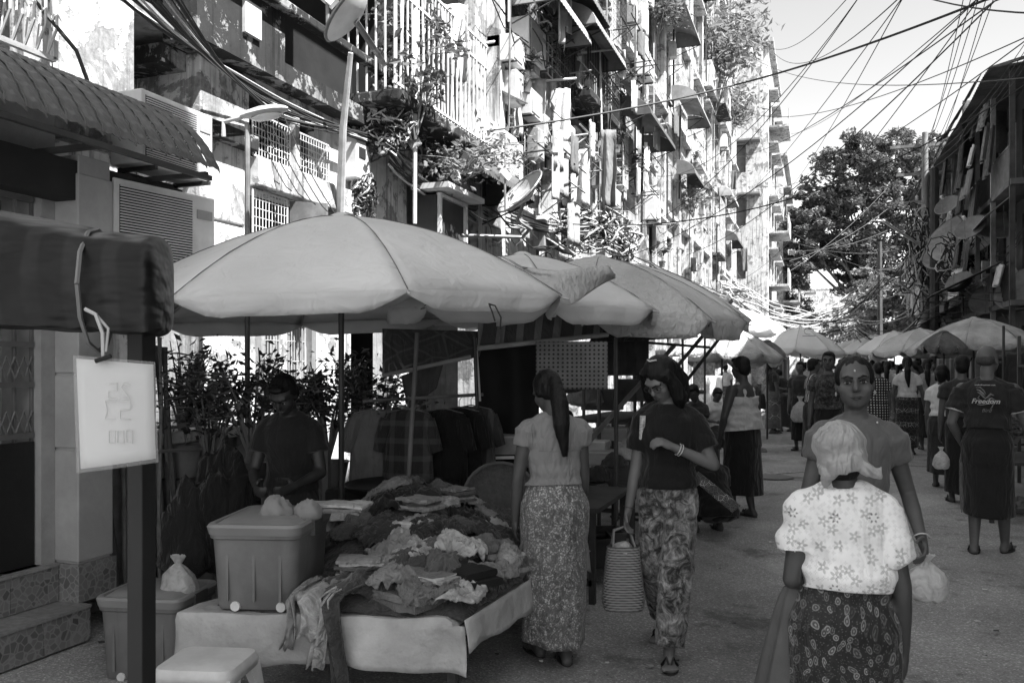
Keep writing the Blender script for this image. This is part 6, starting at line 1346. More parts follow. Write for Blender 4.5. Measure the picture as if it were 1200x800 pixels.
for k, (px, py, d, sx, sy, sz, v, lb, ct) in enumerate(((585, 530, 6.2, .35, .3, .12, .3, 'pale carton with printed edge behind the woman in the shiny skirt', 'carton'), (700, 655, 6.3, .36, .3, .22, .08, 'dark open crate beside the woven basket', 'crate'), (688, 660, 6.0, .34, .3, .2, .035, 'black crate nearer the woman in the shiny skirt', 'crate'), (745, 622, 8.5, .4, .3, .16, .05, 'dark crate behind the woman in black', 'crate'),
      (700, 545, 7.4, .3, .3, .12, .42, 'pale carton on the inner stall', 'carton'), (690, 530, 7.6, .34, .24, .1, .55, 'white carton stacked on the inner stall', 'carton'), (716, 515, 7.9, .3, .2, .1, .3, 'flat grey carton leaning in the inner stall', 'carton'), (680, 560, 7.2, .26, .2, .1, .2, 'small carton at the front of the inner stall', 'carton'), (706, 480, 8.6, .34, .3, .2, .07, 'dark tin on the rear shelf', 'tin'), (735, 470, 8.8, .22, .2, .22, .1, 'second tin on the rear shelf', 'tin'), (755, 470, 8.8, .2, .2, .2, .14, 'grey pot on the rear shelf', 'tin'))):
    box_(cam(px, py, d), sx, sy, sz, random.uniform(-.3, .5), G(v, stain=.2), ct.replace(' ', '_'), lb, ct, lid=(ct == 'carton' or ct == 'tin'), mat2=G(min(.7, v*1.3)))
stand(cam(710, 560, 7.7), 1.0, 1.4, .55, -.1, 'inner stall table stacked with cartons')
stand(cam(720, 480, 8.9), .6, 1.6, 1.0, -.1, 'rear shelf of dark tins behind the inner stall')
o = build(pl_(cam(585, 536, 6.05), .22, .02, .0), 'printed_band', G(.7)); tag(o, 'thin white printed band on the pale carton', 'label')
for (px, py, d, s, v, lb) in ((700, 560, 7.0, .13, .04, 'dark heap of goods on the inner stall'), (735, 535, 7.4, .16, .5, 'clear bag of goods by the woven basket'), (720, 545, 7.2, .12, .05, 'dark bundle by the stall post'), (668, 572, 6.4, .07, .5, 'small light parcel on the inner stall'), (705, 578, 6.6, .09, .06, 'black parcel in the dark crate'), (688, 470, 8.6, .25, .2, 'pale crumpled sacking on the rear shelf'), (660, 455, 8.0, .2, .08, 'dark bag hung at the back of the inner stall'), (678, 445, 8.2, .1, .55, 'light crumpled bag at the back of the inner stall')):
    crumple(cam(px, py, d), s, s*.8, s*.9, px*.1, cloth(v, wr=.8) if v < .4 else clearplastic(v, .2), lb, px, cat='goods', name='bundle')
for (px, py, d, lb) in ((658, 600, 5.2, ''),):
    tag(build(MB().lathe([(.05, 0), (.09, .03), (.1, .035), (.09, .03), (.05, .01)], gnd(663, 720), 16), 'saucer', G(.4)), 'small pale dish on the ground behind the shiny skirt', 'dish')
# ================================================================ umbrellas farther along
FU = [(846, 16.5, 1.15, 381, 416, UM3, 'translucent patched umbrella just past the overlapping row'), (938, 23.0, 1.12, 383, 408, UMW, 'bright white umbrella with a small print, left of centre street'), (899, 17.5, .38, 400, 413, UMD, 'small dark umbrella beneath the bright white one'),
      (1141, 17.5, 1.3, 372, 405, UM3, 'big pale crumpled umbrella nearest on the right side'), (1106, 16.5, .42, 388, 403, UMD, 'small dark umbrella tip left of the big right umbrella'), (1078, 21, 1.2, 385, 410, UM2, 'grey umbrella behind the big right one'), (1048, 27, 1.2, 388, 408, UMW, 'white umbrella third along the right side'), (1026, 33, 1.3, 392, 410, UMW, 'white umbrella fourth along the right side'), (1000, 40, 1.3, 398, 412, UM2, 'small far umbrella in the middle of the street end'), (975, 42, 1.4, 402, 414, UMD, 'dark far umbrella at the street end'), (870, 25, 1.3, 362, 385, UMW, 'white canvas top showing behind the patched umbrella'), (1192, 20, 1.3, 388, 412, UMD, 'dark umbrella cut by the right edge'), (905, 30, 1.3, 385, 405, UM3, 'far umbrella behind the bright white one'), (958, 34, 1.2, 398, 412, UMW, 'far white umbrella right of the bright one'), (1060, 36, 1.3, 396, 410, UM3, 'far umbrella among the right hand crowd')]
for k, (px, d, R, yt, yr, m, lb) in enumerate(FU):
    zt = CH + (HZ-yt)/1000*d; zr = CH + (HZ-yr)/1000*d - .05; umbrella(lb, cam(px, 428, d), R, max(zt, zr+.3), zr, m, rot=k*.7, val=.1, tilt=(random.uniform(-.06, .06), random.uniform(-.08, .02)), sag=.09, pr=.02, wr=2.5)
q = cam(948, 388, 22.0); u_ = thing('umbrella_print', 'small grey swirl print on the bright white umbrella', 'printed mark', q)
build(MB().tube([q + ax_ for ax_ in [V(.12*cos(t), -.03, .07*sin(t)*1.2) for t in [x*.5 for x in range(11)]]], .008, 4), 'swirl', G(.3), u_); build(MB().box((q.x-.16, q.y-.04, q.z-.13), (q.x+.16, q.y-.03, q.z-.11)), 'print_line', G(.3), u_)
# stalls farther along both sides
random.seed(29)
WH = ['past the inner stall', 'beside the patched umbrella', 'under the bright white umbrella', 'under the big right umbrella', 'by the right edge']
SO = ['nearest', 'second nearest', 'third nearest', 'fourth nearest', 'fifth nearest', 'sixth nearest', 'seventh nearest', 'eighth nearest', 'ninth nearest', 'farthest']
def stall_cluster(x, y, k, side, where):
    s = stand((x, y), .9, 1.3, random.uniform(.35, .7), 0, '%s goods table on the %s side, %s' % (SO[k % 10], side, where), group='goods tables along the street', clothv=random.choice([.1, .3, .5, None]))
    h_ = 0.0
    for ch in s.children: 
        if ch.name.startswith('board'): h_ = max(v.co.z for v in ch.data.vertices)
    for j in range(5):
        bx2 = x + random.uniform(-.3, .3); by2 = y - .55 + j*.27; t = random.random(); v = random.choice([.06, .12, .25, .4, .6])
        if t < .4:
            bk_ = thing('produce_basket', 'small round basket of goods on a table %s' % where, 'basket', (bx2, by2, h_), 'baskets of goods along the street'); build(MB().lathe([(.08, 0), (.12, .08), (.125, .085), (.115, .08), (.09, .03)], (bx2, by2, h_), 14), 'basket_bowl', G(.2, bs=80, bst=.8), bk_, smooth=True)
            mb = MB(); [mb.ell((bx2 + random.uniform(-.07, .07), by2+random.uniform(-.07, .07), h_+.09+random.uniform(0, .04)), (.028, .028, .025), n=7, k=5) for _ in range(12)]; stuff(build(mb, 'produce', G(v), bk_, smooth=True))
        elif t < .7: crumple((bx2, by2, h_), .13, .11, .13, j, cloth(v, wr=.8) if v < .3 else clearplastic(v, .2), 'bagged goods heaped on a table %s' % where, k*7+j, cat='goods', name='bagged_goods')['group'] = 'bagged goods along the street'
        else: box_((bx2, by2, h_), .28, .22, .14, random.uniform(-.2, .2), G(v, stain=.2), 'carton', 'carton of goods on a table %s' % where, 'carton', 'cartons along the street', lid=random.random() < .5)
k = 0
for y in (9.6, 11.2, 12.9, 14.8, 16.8, 18.8, 21, 23.5, 26, 29): 
    stall_cluster(-3.1 + random.uniform(-.2, .25), y, k, 'left', WH[0] if y < 13 else WH[1] if y < 20 else WH[2]); k += 1
for y in (8.6, 10.3, 12, 13.8, 15.7, 17.6, 20, 22.5, 25.5, 29): stall_cluster(3.35 + random.uniform(-.15, .25) - (0.3 if y > 15 else 0), y, k, 'right', WH[4] if y < 14 else WH[3]); k += 1
# hanging textiles / backs of the stalls (give the dark and light clutter under the canopies)
for i, (px0, px1, y0, y1, d, v, pt_, lb) in enumerate(((742, 764, 425, 470, 10, .04, None, 'dark jacket hung at the back behind the woman in black'), (768, 780, 410, 445, 11, .6, None, 'bright narrow cloth behind the woman in black'), (788, 806, 418, 448, 15, .65, 'blotch', 'pale printed banner under the patched umbrella'), (812, 838, 425, 455, 16, .72, 'blotch', 'white printed banner beside the pale cloths'), (826, 846, 440, 478, 15.5, .7, None, 'bright draped sheet behind the seated vendors'),
    (880, 905, 415, 450, 19, .5, 'blotch', 'patterned cloths hanging behind the man in the vest'), (905, 925, 418, 448, 24, .2, 'stripe_v', 'striped textile hanging under the white umbrella'), (922, 942, 420, 440, 26, .55, 'batik', 'light batik under the white umbrella'), (1020, 1040, 415, 440, 30, .3, 'blotch', 'patterned textile on the far right stalls'), (1150, 1178, 425, 470, 13.5, .02, None, 'black cloth behind the man with the umbrella'), (1180, 1215, 415, 480, 12, .03, None, 'black cloth at the right edge of the stalls'), (1098, 1125, 420, 445, 19, .18, 'stripe_v', 'striped cloth under the grey right umbrella'), (985, 1008, 420, 438, 34, .6, 'blotch', 'light printed sheets at the street end'), (955, 975, 418, 436, 30, .35, 'blotch', 'mottled textile in the middle distance'))):
    p4 = C4(px0, y0, px1, y1, d); hung(p4, cloth(v, pat=pt_, v2=.15 if v > .3 else .5, psc=14 if pt_ in ('blotch', 'batik') else 50), lb, wav=.05)
    for s in (0, 1): pass
for i, (px, d, lb) in enumerate(((744, 9.7, 'thin dark stall upright behind the woman in black'), (800, 13.5, 'thin upright under the patched umbrella'), (826, 14, 'second thin upright under the patched umbrella'), (1176, 12.5, 'dark stall upright behind the man with the umbrella'), (1128, 17, 'thin upright under the big right umbrella'))):
    q = cam(px, 428, d); tag(build(MB().tube([(q.x, q.y, 0), (q.x, q.y, 2.1)], .02, 6), 'stall_upright', METAL_D, smooth=True), lb, 'post')
for (px, py, d, lb) in ((1196, 470, 9.5, 'rack of dark goods at the right edge'),):
    r = thing('goods_rack', lb, 'rack', cam(px+45, 428, d)); c0 = r.location.copy(); c0.z = 0
    for z in (.35, .75, 1.15, 1.5): 
        build(MB().box((c0.x-.1, c0.y-1.2, z), (c0.x+.5, c0.y+1.6, z+.03)), 'shelf', DARKWOOD, r)
    for y in (-1.2, .2, 1.6): build(MB().box((c0.x-.1, c0.y+y-.02, 0), (c0.x-.06, c0.y+y+.02, 1.9)), 'upright', METAL_D, r)
    for z in (.38, .78, 1.18): 
        for j in range(9): crumple((c0.x+.1, c0.y-1.05+j*.3, z), .12, .13, .16, j, cloth(random.choice([.03, .06, .1, .2, .4])), 'small bundle of goods on the rack at the right edge', j+int(z*100), cat='goods', name='bundle')['group'] = 'bundles on the right rack'
produce(gnd(1192, 600)+V(.1, 0, 0), .3, 60, .04, G(.2), 'heap of produce on the ground at the right edge')
shrub('leafy_vegetables', 'leafy vegetables piled at the right edge behind the man with the umbrella', cam(1190, 520, 8.6), .35, .3, 500, .09, leafmat(.16, .3), cat='vegetables', stems=10)
stand(cam(1196, 560, 8.6), .8, 1.2, .6, 0, 'table of leafy vegetables at the right edge')
crumple(gnd(893, 530)+V(0, 0, .0), .09, .09, .09, 0, G(.12), 'small dark bowl shape on the road near the far stalls', 101, cat='bowl', name='bowl')
plasticbag(cam(1103, 533, 9.2)-V(0, 0, .15), .16, .22, 'small light plastic bag beside the man with the umbrella')
# ================================================================ people
def skinm(v):
    m, t, b = nodes('skin_%d' % int(v*1000), .5, 0, .4); c = coords(t, rnd=False); n = N(t, 'ShaderNodeTexNoise'); n.inputs['Scale'].default_value = 12; n.inputs['Detail'].default_value = 5; L(t, c, n.inputs[0])
    L(t, ramp(t, n.outputs[0], [(.3, v*.85), (.7, v*1.15)]).outputs[0], b.inputs['Base Color']); bump(t, b, n.outputs[0], .1, .004); return m
_sk = {}
def skin(v):
    if v not in _sk: _sk[v] = skinm(v)
    return _sk[v]
def hairm():
    m, t, b = nodes('black_hair', .5, 0, .2); c = coords(t, (60, 60, 6), rnd=False); n = N(t, 'ShaderNodeTexNoise'); n.inputs['Scale'].default_value = 2; n.inputs['Detail'].default_value = 4; L(t, c, n.inputs[0])
    L(t, ramp(t, n.outputs[0], [(.3, .004), (.7, .012)]).outputs[0], b.inputs['Base Color']); bump(t, b, n.outputs[0], .5, .01); return m
HAIR = hairm(); GREYHAIR = G(.09, var=.4, sc=60, bs=120, bst=.6)
SOLE = G(.03); EYEW = G(.5, rough=.2, var=.02, bst=0); EYEB = G(.006, rough=.1, var=.02, bst=0); LIP = G(.06, var=.1)
def ik(hip, ank, l1, l2, bendv):
    d = ank - hip; D = min(d.length, (l1+l2)*.999); a = (l1*l1 - l2*l2 + D*D)/(2*D); h_ = sqrt(max(0, l1*l1 - a*a)); u = d.normalized(); bv = (bendv - u*bendv.dot(u)).normalized()
    return hip + u*a + bv*h_
def hand(mb, W, D, Np, s, curl=.5, thin=False, k=1.0):
    """five fingers on a palm; W wrist, D direction, Np palm normal, s=+1 thumb towards D x N"""
    D = D.normalized(); Np = (Np - D*Np.dot(D)).normalized(); T = D.cross(Np)*s; Mx = Matrix((D, T, Np)).transposed()
    mb.ell(W + D*.045*k, (.052*k, .036*k, .016*k), Mx, n=10, k=8); mb.cap(W - D*.01, W + D*.03*k, .021*k, .022*k, 10)
    for i, (o, ln) in enumerate(((.028, .066), (.010, .076), (-.009, .071), (-.027, .056))):
        p = W + D*.078*k + T*o*k*.95; d = (D + T*o*2.2).normalized(); r = (.0088 - .0006*abs(i-1))*k
        for j, sg_ in enumerate((.42, .32, .26)):
            a = curl*(.5 + .5*j)*.9 + .08*i*curl; d2 = (d*cos(a) + Np*sin(a)).normalized(); q = p + d2*ln*sg_*k*1.02; mb.cap(p, q, r, r*.93, 7); p = q; r *= .94; d = d2; 
    p = W + D*.022*k + T*.026*k; d = (D*.62 + T*.72 + Np*.25*(1+curl)).normalized(); q = p + d*.038*k; mb.cap(p, q, .0125*k, .0105*k, 7); d2 = (d*.8 + D*.5 + Np*.4*curl - T*.15*curl).normalized(); mb.cap(q, q + d2*.03*k, .010*k, .0085*k, 7)
def person(label, pos, face, H=1.55, build_=1.0, lean=0.0, head=(0, 0, 0), arms=None, feet=None, sk=.13, top=None, bottom=None, hair='short', hairmat=None, vox=.012, group=None, facefeat=False, shoes=True, twist=0.0, sit=None, curl=(.5, .5), palm=None, female=True, hips=1.0, extra=None, hd=1.0, nohandk=1.0, legs=True, fw_=1.0, mark=False, nk=1.405):
    """local frame: +Y is forward, z up; face = heading (0 = away along +Y world, counter-clockwise)"""
    s = H/1.6; root = thing('person', label, 'person', (pos[0], pos[1], pos[2] if len(pos) > 2 else 0), group); root.rotation_euler = (0, 0, face)
    bw_ = build_; PZ = .88*s if sit is None else sit
    Rl = Matrix.Rotation(-lean, 3, 'X'); Rt = Matrix.Rotation(twist, 3, 'Z'); piv = V(0, 0, PZ)
    def U(x, y, z): return piv + Rl @ Rt @ V(x*s, y*s, (z-.88)*s)          # upper body point
    def loc(mb, nm, m, **k):
        me = mb if isinstance(mb, bpy.types.Mesh) else mb.mesh(nm)
        if not isinstance(mb, bpy.types.Mesh): fix(me, k.get('smooth', 'all'))
        me.name = nm; me.materials.clear(); me.materials.append(m); o = bpy.data.objects.new(nm, me); COL.objects.link(o); o.parent = k.get('parent', root); return o
    B = MB(); Mu = Rl @ Rt
    shw = (.138 if female else .160)*bw_**.8; hipw = (.155 if female else .145)*bw_*hips
    TR = [(.80, hipw*.92, .10), (.86, hipw, .112), (.93, hipw*.94, .108), (1.02, (.118 if female else .132)*bw_, .09), (1.12, .132*bw_, .10), (1.21, .145*bw_, .112), (1.27, .138*bw_, .10), (1.315, .105*bw_, .075), (1.345, .07, .06), (1.37, .05, .05)]
    def torso(mb, off=0.0, z0=.78, z1=1.40, widen=None, oy=0.0):
        R_ = []
        for (z, rx, ry) in TR:
            if z0 <= z <= z1: R_.append((z, rx, ry))
        vs = MB(); rr = []
        for (z, rx, ry) in R_:
            e = off*(1.6 if widen and z < 1.1 else 1); cc = V(0, .012 if 1.1 < z < 1.28 else 0, z-.88); rr.append(((cc.x*s, cc.y*s + oy, cc.z*s), rx*s+e, ry*s*bw_**.5+e))
        for q in vs.loft(rr, 24).v: pass
        vs.v = [piv + Mu @ q for q in vs.v]; mb.add(vs.v, vs.f)
    torso(B)
    neck0 = U(0, -.012, 1.33); hc = U(0, .018, 1.335) + V(0, 0, 0)
    Rh = Mu @ Euler((head[0], head[1], head[2])).to_matrix(); hs = s*hd
    HB0 = U(0, .0, nk); HCn = HB0 + Rh @ V(0, .012*hs, .09*hs)         # head centre
    def Hp(x, y, z): return HCn + Rh @ V(x*hs, y*hs, z*hs)
    B.cap(neck0, HB0 + Rh @ V(0, -.005, .03)*s, .05*s, .047*s)
    B.ell(Hp(0, -.008, .035), (.072*hs, .089*hs, .078*hs), Rh, 16, 12); B.ell(Hp(0, .028, -.035), (.056*hs*fw_, .062*hs, .072*hs), Rh, 14, 10); B.ell(Hp(0, .052, -.078), (.03*hs, .03*hs, .024*hs), Rh)
    for q in (-1, 1):
        B.ell(Hp(q*.034*fw_, .052, -.022), (.026*hs*fw_, .028*hs, .03*hs), Rh); B.ell(Hp(q*.070, -.006, -.005), (.010*hs, .018*hs, .030*hs), Rh)
        B.cap(Hp(q*.014, .083, .030), Hp(q*.044, .072, .030), .011*hs, .010*hs, 8)
    B.cap(Hp(0, .082, .015), Hp(0, .100, -.022), .008*hs, .0125*hs, 8); B.ell(Hp(0, .094, -.024), (.017*hs, .011*hs, .009*hs), Rh)
    B.cap(Hp(-.018, .079, -.052), Hp(.018, .079, -.052), .009*hs, .009*hs, 8); B.cap(Hp(-.013, .077, -.063), Hp(.013, .077, -.063), .009*hs, .009*hs, 8)
    # arms
    arms = arms or {}; SH = {}
    AJ = {}
    for sd in (-1, 1):
        sh = U(sd*shw, -.005, 1.272); ud, fd = arms.get(sd, ((sd*.14, .0, -1), (sd*.05, .22, -1)))
        ud = Rt @ Vector(ud).normalized(); fd = Rt @ Vector(fd).normalized(); el = sh + ud*.275*s; wr = el + fd*.235*s
        ar = (.046 if female else .05)*s*bw_**.8
        B.cap(sh, el, ar, .034*s*bw_**.5, 12); B.cap(el, el.lerp(wr, .35), .034*s*bw_**.5, .034*s*bw_**.4, 12); B.cap(el.lerp(wr, .35), wr, .034*s*bw_**.4, .023*s, 12); B.ell(U(sd*shw*.90, -.008, 1.268), (.048*s*bw_, .046*s, .044*s))
        pn = Vector((palm or {}).get(sd, (-sd, .0, 0))); hand(B, wr, fd, Rt @ pn, sd, curl[0 if sd < 0 else 1], k=s*nohandk); AJ[sd] = (sh, el, wr, ar, fd)
    # legs
    feet = feet or {-1: (-.09, .06, 0), 1: (.09, -.06, 0)}; LJ = {}
    for sd in (-1, 1):
        if not legs: break
        hp = piv + V(sd*.082*s, 0, -.02*s); f = Vector(feet[sd]); lift = f.z; an = V(f.x*s, f.y*s, (.075+lift)*s); kn = ik(hp, an, .40*s, .395*s, V(sd*.05, 1, .0))
        if sit is not None: pass
        LJ[sd] = (hp, kn, an)
        B.cap(hp, kn, .074*s*bw_, .050*s, 12); B.cap(kn, kn.lerp(an, .33), .048*s, .050*s*bw_**.5, 12); B.cap(kn.lerp(an, .33), an, .050*s*bw_**.5, .032*s, 12)
        ff = V(sd*.15, 1, 0).normalized(); pit = (-.9*min(1, lift*8)) if f.y < 0 else 0.0; fd_ = (ff*cos(pit) + V(0, 0, 1)*sin(pit)).normalized() if lift > 0 else ff
        hl = an - ff*.035*s - V(0, 0, .045*s); toe = hl + fd_*.185*s
        B.cap(hl, an, .032*s, .032*s, 10); mid = hl.lerp(toe, .55) + V(0, 0, .012*s); B.cap(hl, mid, .030*s, .030*s, 10); B.cap(an, mid, .03*s, .026*s, 10); B.ell(toe - fd_*.03*s + V(0, 0, -.008*s), (.043*s, .055*s, .020*s), Matrix.Rotation(-sd*.15, 3, 'Z'))
        sd_ = fd_.cross(V(0, 0, 1)).normalized()*(1 if sd > 0 else -1)
        for k in range(5): B.cap(toe + sd_*(-.032 + .017*k)*s - fd_*(.004+.004*k)*s, toe + sd_*(-.032+.017*k)*s + fd_*(.026 - .005*k)*s, (.0125 - .001*k if k else .015)*s, (.009 if k else .012)*s, 7)
        if shoes:
            up = sd_.cross(fd_); up = up if up.z > 0 else -up; S = MB(); P = []
            for g in range(15):
                a = g/14*2*pi; w_ = .046*s*(1 - .22*max(0, -cos(a))); P.append(hl.lerp(toe, .52) + fd_*(cos(a)*.128*s) + sd_*(sin(a)*w_) - up*.034*s)
            S.prism(P[:-1], up*.016*s); so_ = loc(S, 'sandal', SOLE, smooth=False)
            st = MB(); t0 = hl.lerp(toe, .72) + up*.012*s; 
            for q in (-1, 1): st.tube([hl.lerp(toe, .93) - up*.005*s, t0 + up*.028*s + sd_*q*.018*s, hl.lerp(toe, .5) + sd_*q*.042*s - up*.012*s], .0055*s, 5)
            loc(st, 'strap', SOLE, parent=so_)
    body = loc(remesh(B, vox, 2), 'body', skin(sk))
    # ---- face
    if facefeat:
        for q in (-1, 1):
            loc(MB().ell(Hp(q*.031, .0765, .006), (.0145*hs, .0095*hs, .0052*hs), Rh, 12, 8), 'eye', G(.3, rough=.3)); loc(MB().ell(Hp(q*.031+.001, .0835, .006), (.0068*hs, .0045*hs, .0068*hs), Rh), 'iris', EYEB)
            loc(MB().tube([Hp(q*.010, .0965, .022), Hp(q*.030, .0905, .032), Hp(q*.052, .070, .026)], [.0035*hs, .0042*hs, .002*hs], 6), 'eyebrow', EYEB)
            loc(MB().tube([Hp(q*.015, .0835, .008), Hp(q*.031, .0862, .0145), Hp(q*.047, .077, .008)], .0022*hs, 5), 'eyelid', EYEB)
        loc(MB().tube([Hp(-.025, .078, -.056), Hp(-.012, .089, -.054), Hp(0, .0905, -.055), Hp(.012, .089, -.054), Hp(.025, .078, -.056)], [.002*hs, .0052*hs, .0045*hs, .0052*hs, .002*hs], 6).tube([Hp(-.02, .080, -.061), Hp(0, .089, -.064), Hp(.02, .080, -.061)], [.002*hs, .006*hs, .002*hs], 6), 'lips', LIP)
        if mark: loc(MB().ell(Hp(0, .0825, .054), (.004*hs, .0025*hs, .005*hs), Rh), 'forehead_mark', EYEW)
        loc(MB().ell(Hp(0, .1085, -.031), (.012*hs, .003*hs, .003*hs), Rh), 'nostrils', EYEB)
    # ---- hair
    hm = hairmat or HAIR; Hb = MB()
    def cappart(sc=1.0, back=0):
        Hb.ell(Hp(0, -.018-back, .044), (.078*hs*sc, .090*hs*sc, .078*hs*sc), Rh, 16, 12); Hb.ell(Hp(0, -.042, -.005), (.071*hs, .066*hs, .085*hs), Rh, 14, 10)
    if hair != 'none':
        if hair == 'crop': Hb.ell(Hp(0, -.03, .012), (.0715*hs, .071*hs, .055*hs), Rh, 16, 12)
        else: cappart()
        if hair == 'short':
            for q in (-1, 1): Hb.ell(Hp(q*.066, -.012, .015), (.014*hs, .03*hs, .03*hs), Rh)
            Hb.ell(Hp(.0, .055, .088), (.05*hs, .035*hs, .022*hs), Rh)
        if hair in ('bun', 'updo'):
            for q in (-1, 1): Hb.ell(Hp(q*.062, .0, .03), (.018*hs, .04*hs, .04*hs), Rh)
            Hb.ell(Hp(0, -.10, .01 if hair == 'bun' else .07), (.042*hs, .036*hs, .042*hs), Rh)
        if hair in ('pony', 'long', 'braid'):
            for q in (-1, 1): Hb.ell(Hp(q*.064, -.01, .01), (.018*hs, .035*hs, .05*hs), Rh)
            p0 = Hp(0, -.10, .03); L_ = .42*s if hair != 'long' else .3*s; bk_ = U(0, -.15, 1.2); pts = [p0, p0.lerp(bk_, .5) + Rh @ V(0, -.03, .02), V(bk_.x, bk_.y, p0.z - L_*.6), V(bk_.x+.02, bk_.y+.005, p0.z - L_)]
            if hair == 'long': Hb.tube([p0 - V(0, 0, .02)] + pts[1:], [.055*s, .075*s, .075*s, .03*s], 10)
            else: Hb.tube(pts, [.034*s, .05*s, .046*s, .014*s], 10)
        if hair == 'bob':
            for q in (-1, 1): Hb.cap(Hp(q*.064, -.012, .03), Hp(q*.072, .0, -.085), .03*hs, .022*hs)
            Hb.cap(Hp(0, -.06, .0), Hp(0, -.06, -.08), .07*hs, .05*hs)
        if hair == 'hood':     # thick long hair falling forward on both sides
            Hb.ell(Hp(0, -.02, .05), (.090*hs, .098*hs, .085*hs), Rh)
            for q in (-1, 1): Hb.tube([Hp(q*.06, .02, .07), Hp(q*.085, .012, -.0), Hp(q*.095, .02, -.09), Hp(q*.075, .035, -.17)], [.035*hs, .036*hs, .045*hs, .02*hs], 10)
            Hb.tube([Hp(0, -.07, .04), Hp(0, -.08, -.08), Hp(0, -.07, -.2)], [.07*hs, .09*hs, .06*hs], 10)
        loc(remesh(Hb, max(.008, vox*.8), 1, lambda c, n: .004*noise.noise(V(c.x*60, c.y*60, c.z*12))), 'hair', hm)
    # ---- top garment
    if top:
        Tm = MB(); o_ = top.get('loose', .014)*s; hem = top.get('hem', .9)
        torso(Tm, o_, .78 if hem < .86 else .85 if hem < .93 else .92, 1.35 if top.get('kind') != 'tank' else 1.22, True)
        sl = top.get('sleeve', .5)
        for sd in (-1, 1):
            sh, el, wr, ar, fd = AJ[sd]
            if sl > 0:
                e = sh.lerp(el, min(1, sl)); r0 = ar*1.12 + o_*.6 + top.get('puff', 0); Tm.cone(sh, e, r0, ar*1.0 + o_*top.get('cuff', 1.3), 16); Tm.ell(U(sd*shw*.90, -.006, 1.270), (.054*s*bw_+o_*.6+top.get('puff', 0)*.8, .052*s+o_*.5+top.get('puff', 0)*.4, .048*s+o_*.5+top.get('puff', 0)*.8))
            elif top.get('kind') == 'tank': Tm.tube([U(sd*.085, .075, 1.18), U(sd*.082, .060, 1.27), U(sd*.078, .0, 1.335), U(sd*.075, -.075, 1.27), U(sd*.08, -.085, 1.15)], .024*s, 8)
        if sl > 0:
            for sd in (-1, 1): Tm.cap(U(sd*.045, -.006, 1.318), U(sd*.12*bw_, -.006, 1.275), .05*s+o_*.3, .048*s+o_*.4)
        w_ = top.get('wr', .006); sd0 = hash(label) % 97
        def dsp(c, n): 
            f = max(0, min(1, (1.3*s - c.z)/(.35*s))); return w_*1.25*(.4+f)*(noise.noise(V(c.x*5, c.y*5, c.z*20+sd0)) + .7*noise.noise(V(c.x*10+c.z*9, c.y*10, c.z*7+sd0)) + .8*(abs(noise.noise(V(c.x*6+c.z*5, c.y*6, c.z*10)))*-1+.2))
        def cut(bm):
            hz_ = PZ + (hem-.88)*s
            bmesh.ops.bisect_plane(bm, geom=bm.verts[:] + bm.edges[:] + bm.faces[:], plane_co=(0, 0, hz_), plane_no=(0, .12, 1), clear_inner=True)
        to = loc(remesh(Tm, max(.010, vox*.85), 1, dsp, 'top', cut), top.get('name', 'top'), top['m'])
        to.modifiers.new('t', 'SOLIDIFY').thickness = .004
        if top.get('trim'):
            for sd in (-1, 1):
                sh, el, wr, ar, fd = AJ[sd]; e = sh.lerp(el, sl); d_ = (el-sh).normalized(); loc(MB().cone(e - d_*.012, e + d_*.006, ar + o_*1.36, ar + o_*1.4, 18), 'cuff_band', top['trim'])
    # ---- bottom garment
    if bottom and legs is not None:
        kind = bottom['kind']; m = bottom['m']; wz = bottom.get('waist', .98)
        if kind in ('longyi', 'skirt') and sit is None:
            hem = bottom.get('hem', .1); R_ = []; ns = 34; nr_ = 56; fl = bottom.get('flare', 1.0); fx = (feet[-1][1]+feet[1][1])/2*s; fw = abs(feet[-1][1]-feet[1][1])*s
            sdx = (feet[-1][0]+feet[1][0])/2*s
            for i in range(ns+1):
                f = i/ns; z = wz*(1-f) + hem*f; zz_ = z*s; u = max(0, min(1, (.86 - z)/.76)); upper = max(0, (z-.86)/.12)
                rx = (hipw*s*bw_**.3 + .018)*(1-.24*upper) * (1 - .22*u) + .012*fl*u*3; ry = (.112*s*bw_**.5 + .02)*(1-.2*upper)*(1-.05*u) + fw*.42*u
                c_ = piv + Mu @ V(0, 0, (z-.88)*s) if z > .84 else V(sdx*u, fx*u, zz_); ring = []
                for k in range(nr_):
                    a = 2*pi*k/nr_; fo = 1 + (.02 + .05*u)*bottom.get('fold', 1)*noise.noise(V(cos(a)*2.2, sin(a)*2.2, f*1.3 + H*7)) + .018*u*bottom.get('fold', 1)*sin(a*7 + f*3)
                    fo += .02*noise.noise(V(cos(a)*3, z*14, sin(a)*3+H))*(1 if z > .7 else .5)
                    ring.append(V(c_.x + rx*cos(a)*fo, c_.y + ry*sin(a)*fo + (-.012 if sin(a) < 0 and z < .9 and z > .7 else 0), c_.z if z > .84 else zz_ + .012*sin(a*2+1)*u))
                R_.append(ring + [ring[0]])
            mb = MB().grid(R_); o = loc(mb, bottom.get('name', 'longyi'), m); md = o.modifiers.new('t', 'SOLIDIFY'); md.thickness = .004; md.offset = 0
        elif kind == 'trousers' and LJ:
            Q = MB(); torsoq = []; Q.loft([((0, 0, (.80)*s), hipw*s*.95+.012, .10*s+.015), ((0, 0, .88*s), hipw*s+.012, .112*s+.010), ((0, 0, .96*s), .12*s*bw_+.008, .088*s+.006)], 20)
            for sd in (-1, 1): hp, kn, an = LJ[sd]; ww = bottom.get('wide', 1.0); Q.cone(hp, kn, .088*s*bw_, .075*s*ww, 14); Q.cone(kn - V(0, 0, -.02), an + V(0, 0, .02), .075*s*ww, .062*s*ww, 14); Q.ell(kn, (.075*s*ww,)*3)
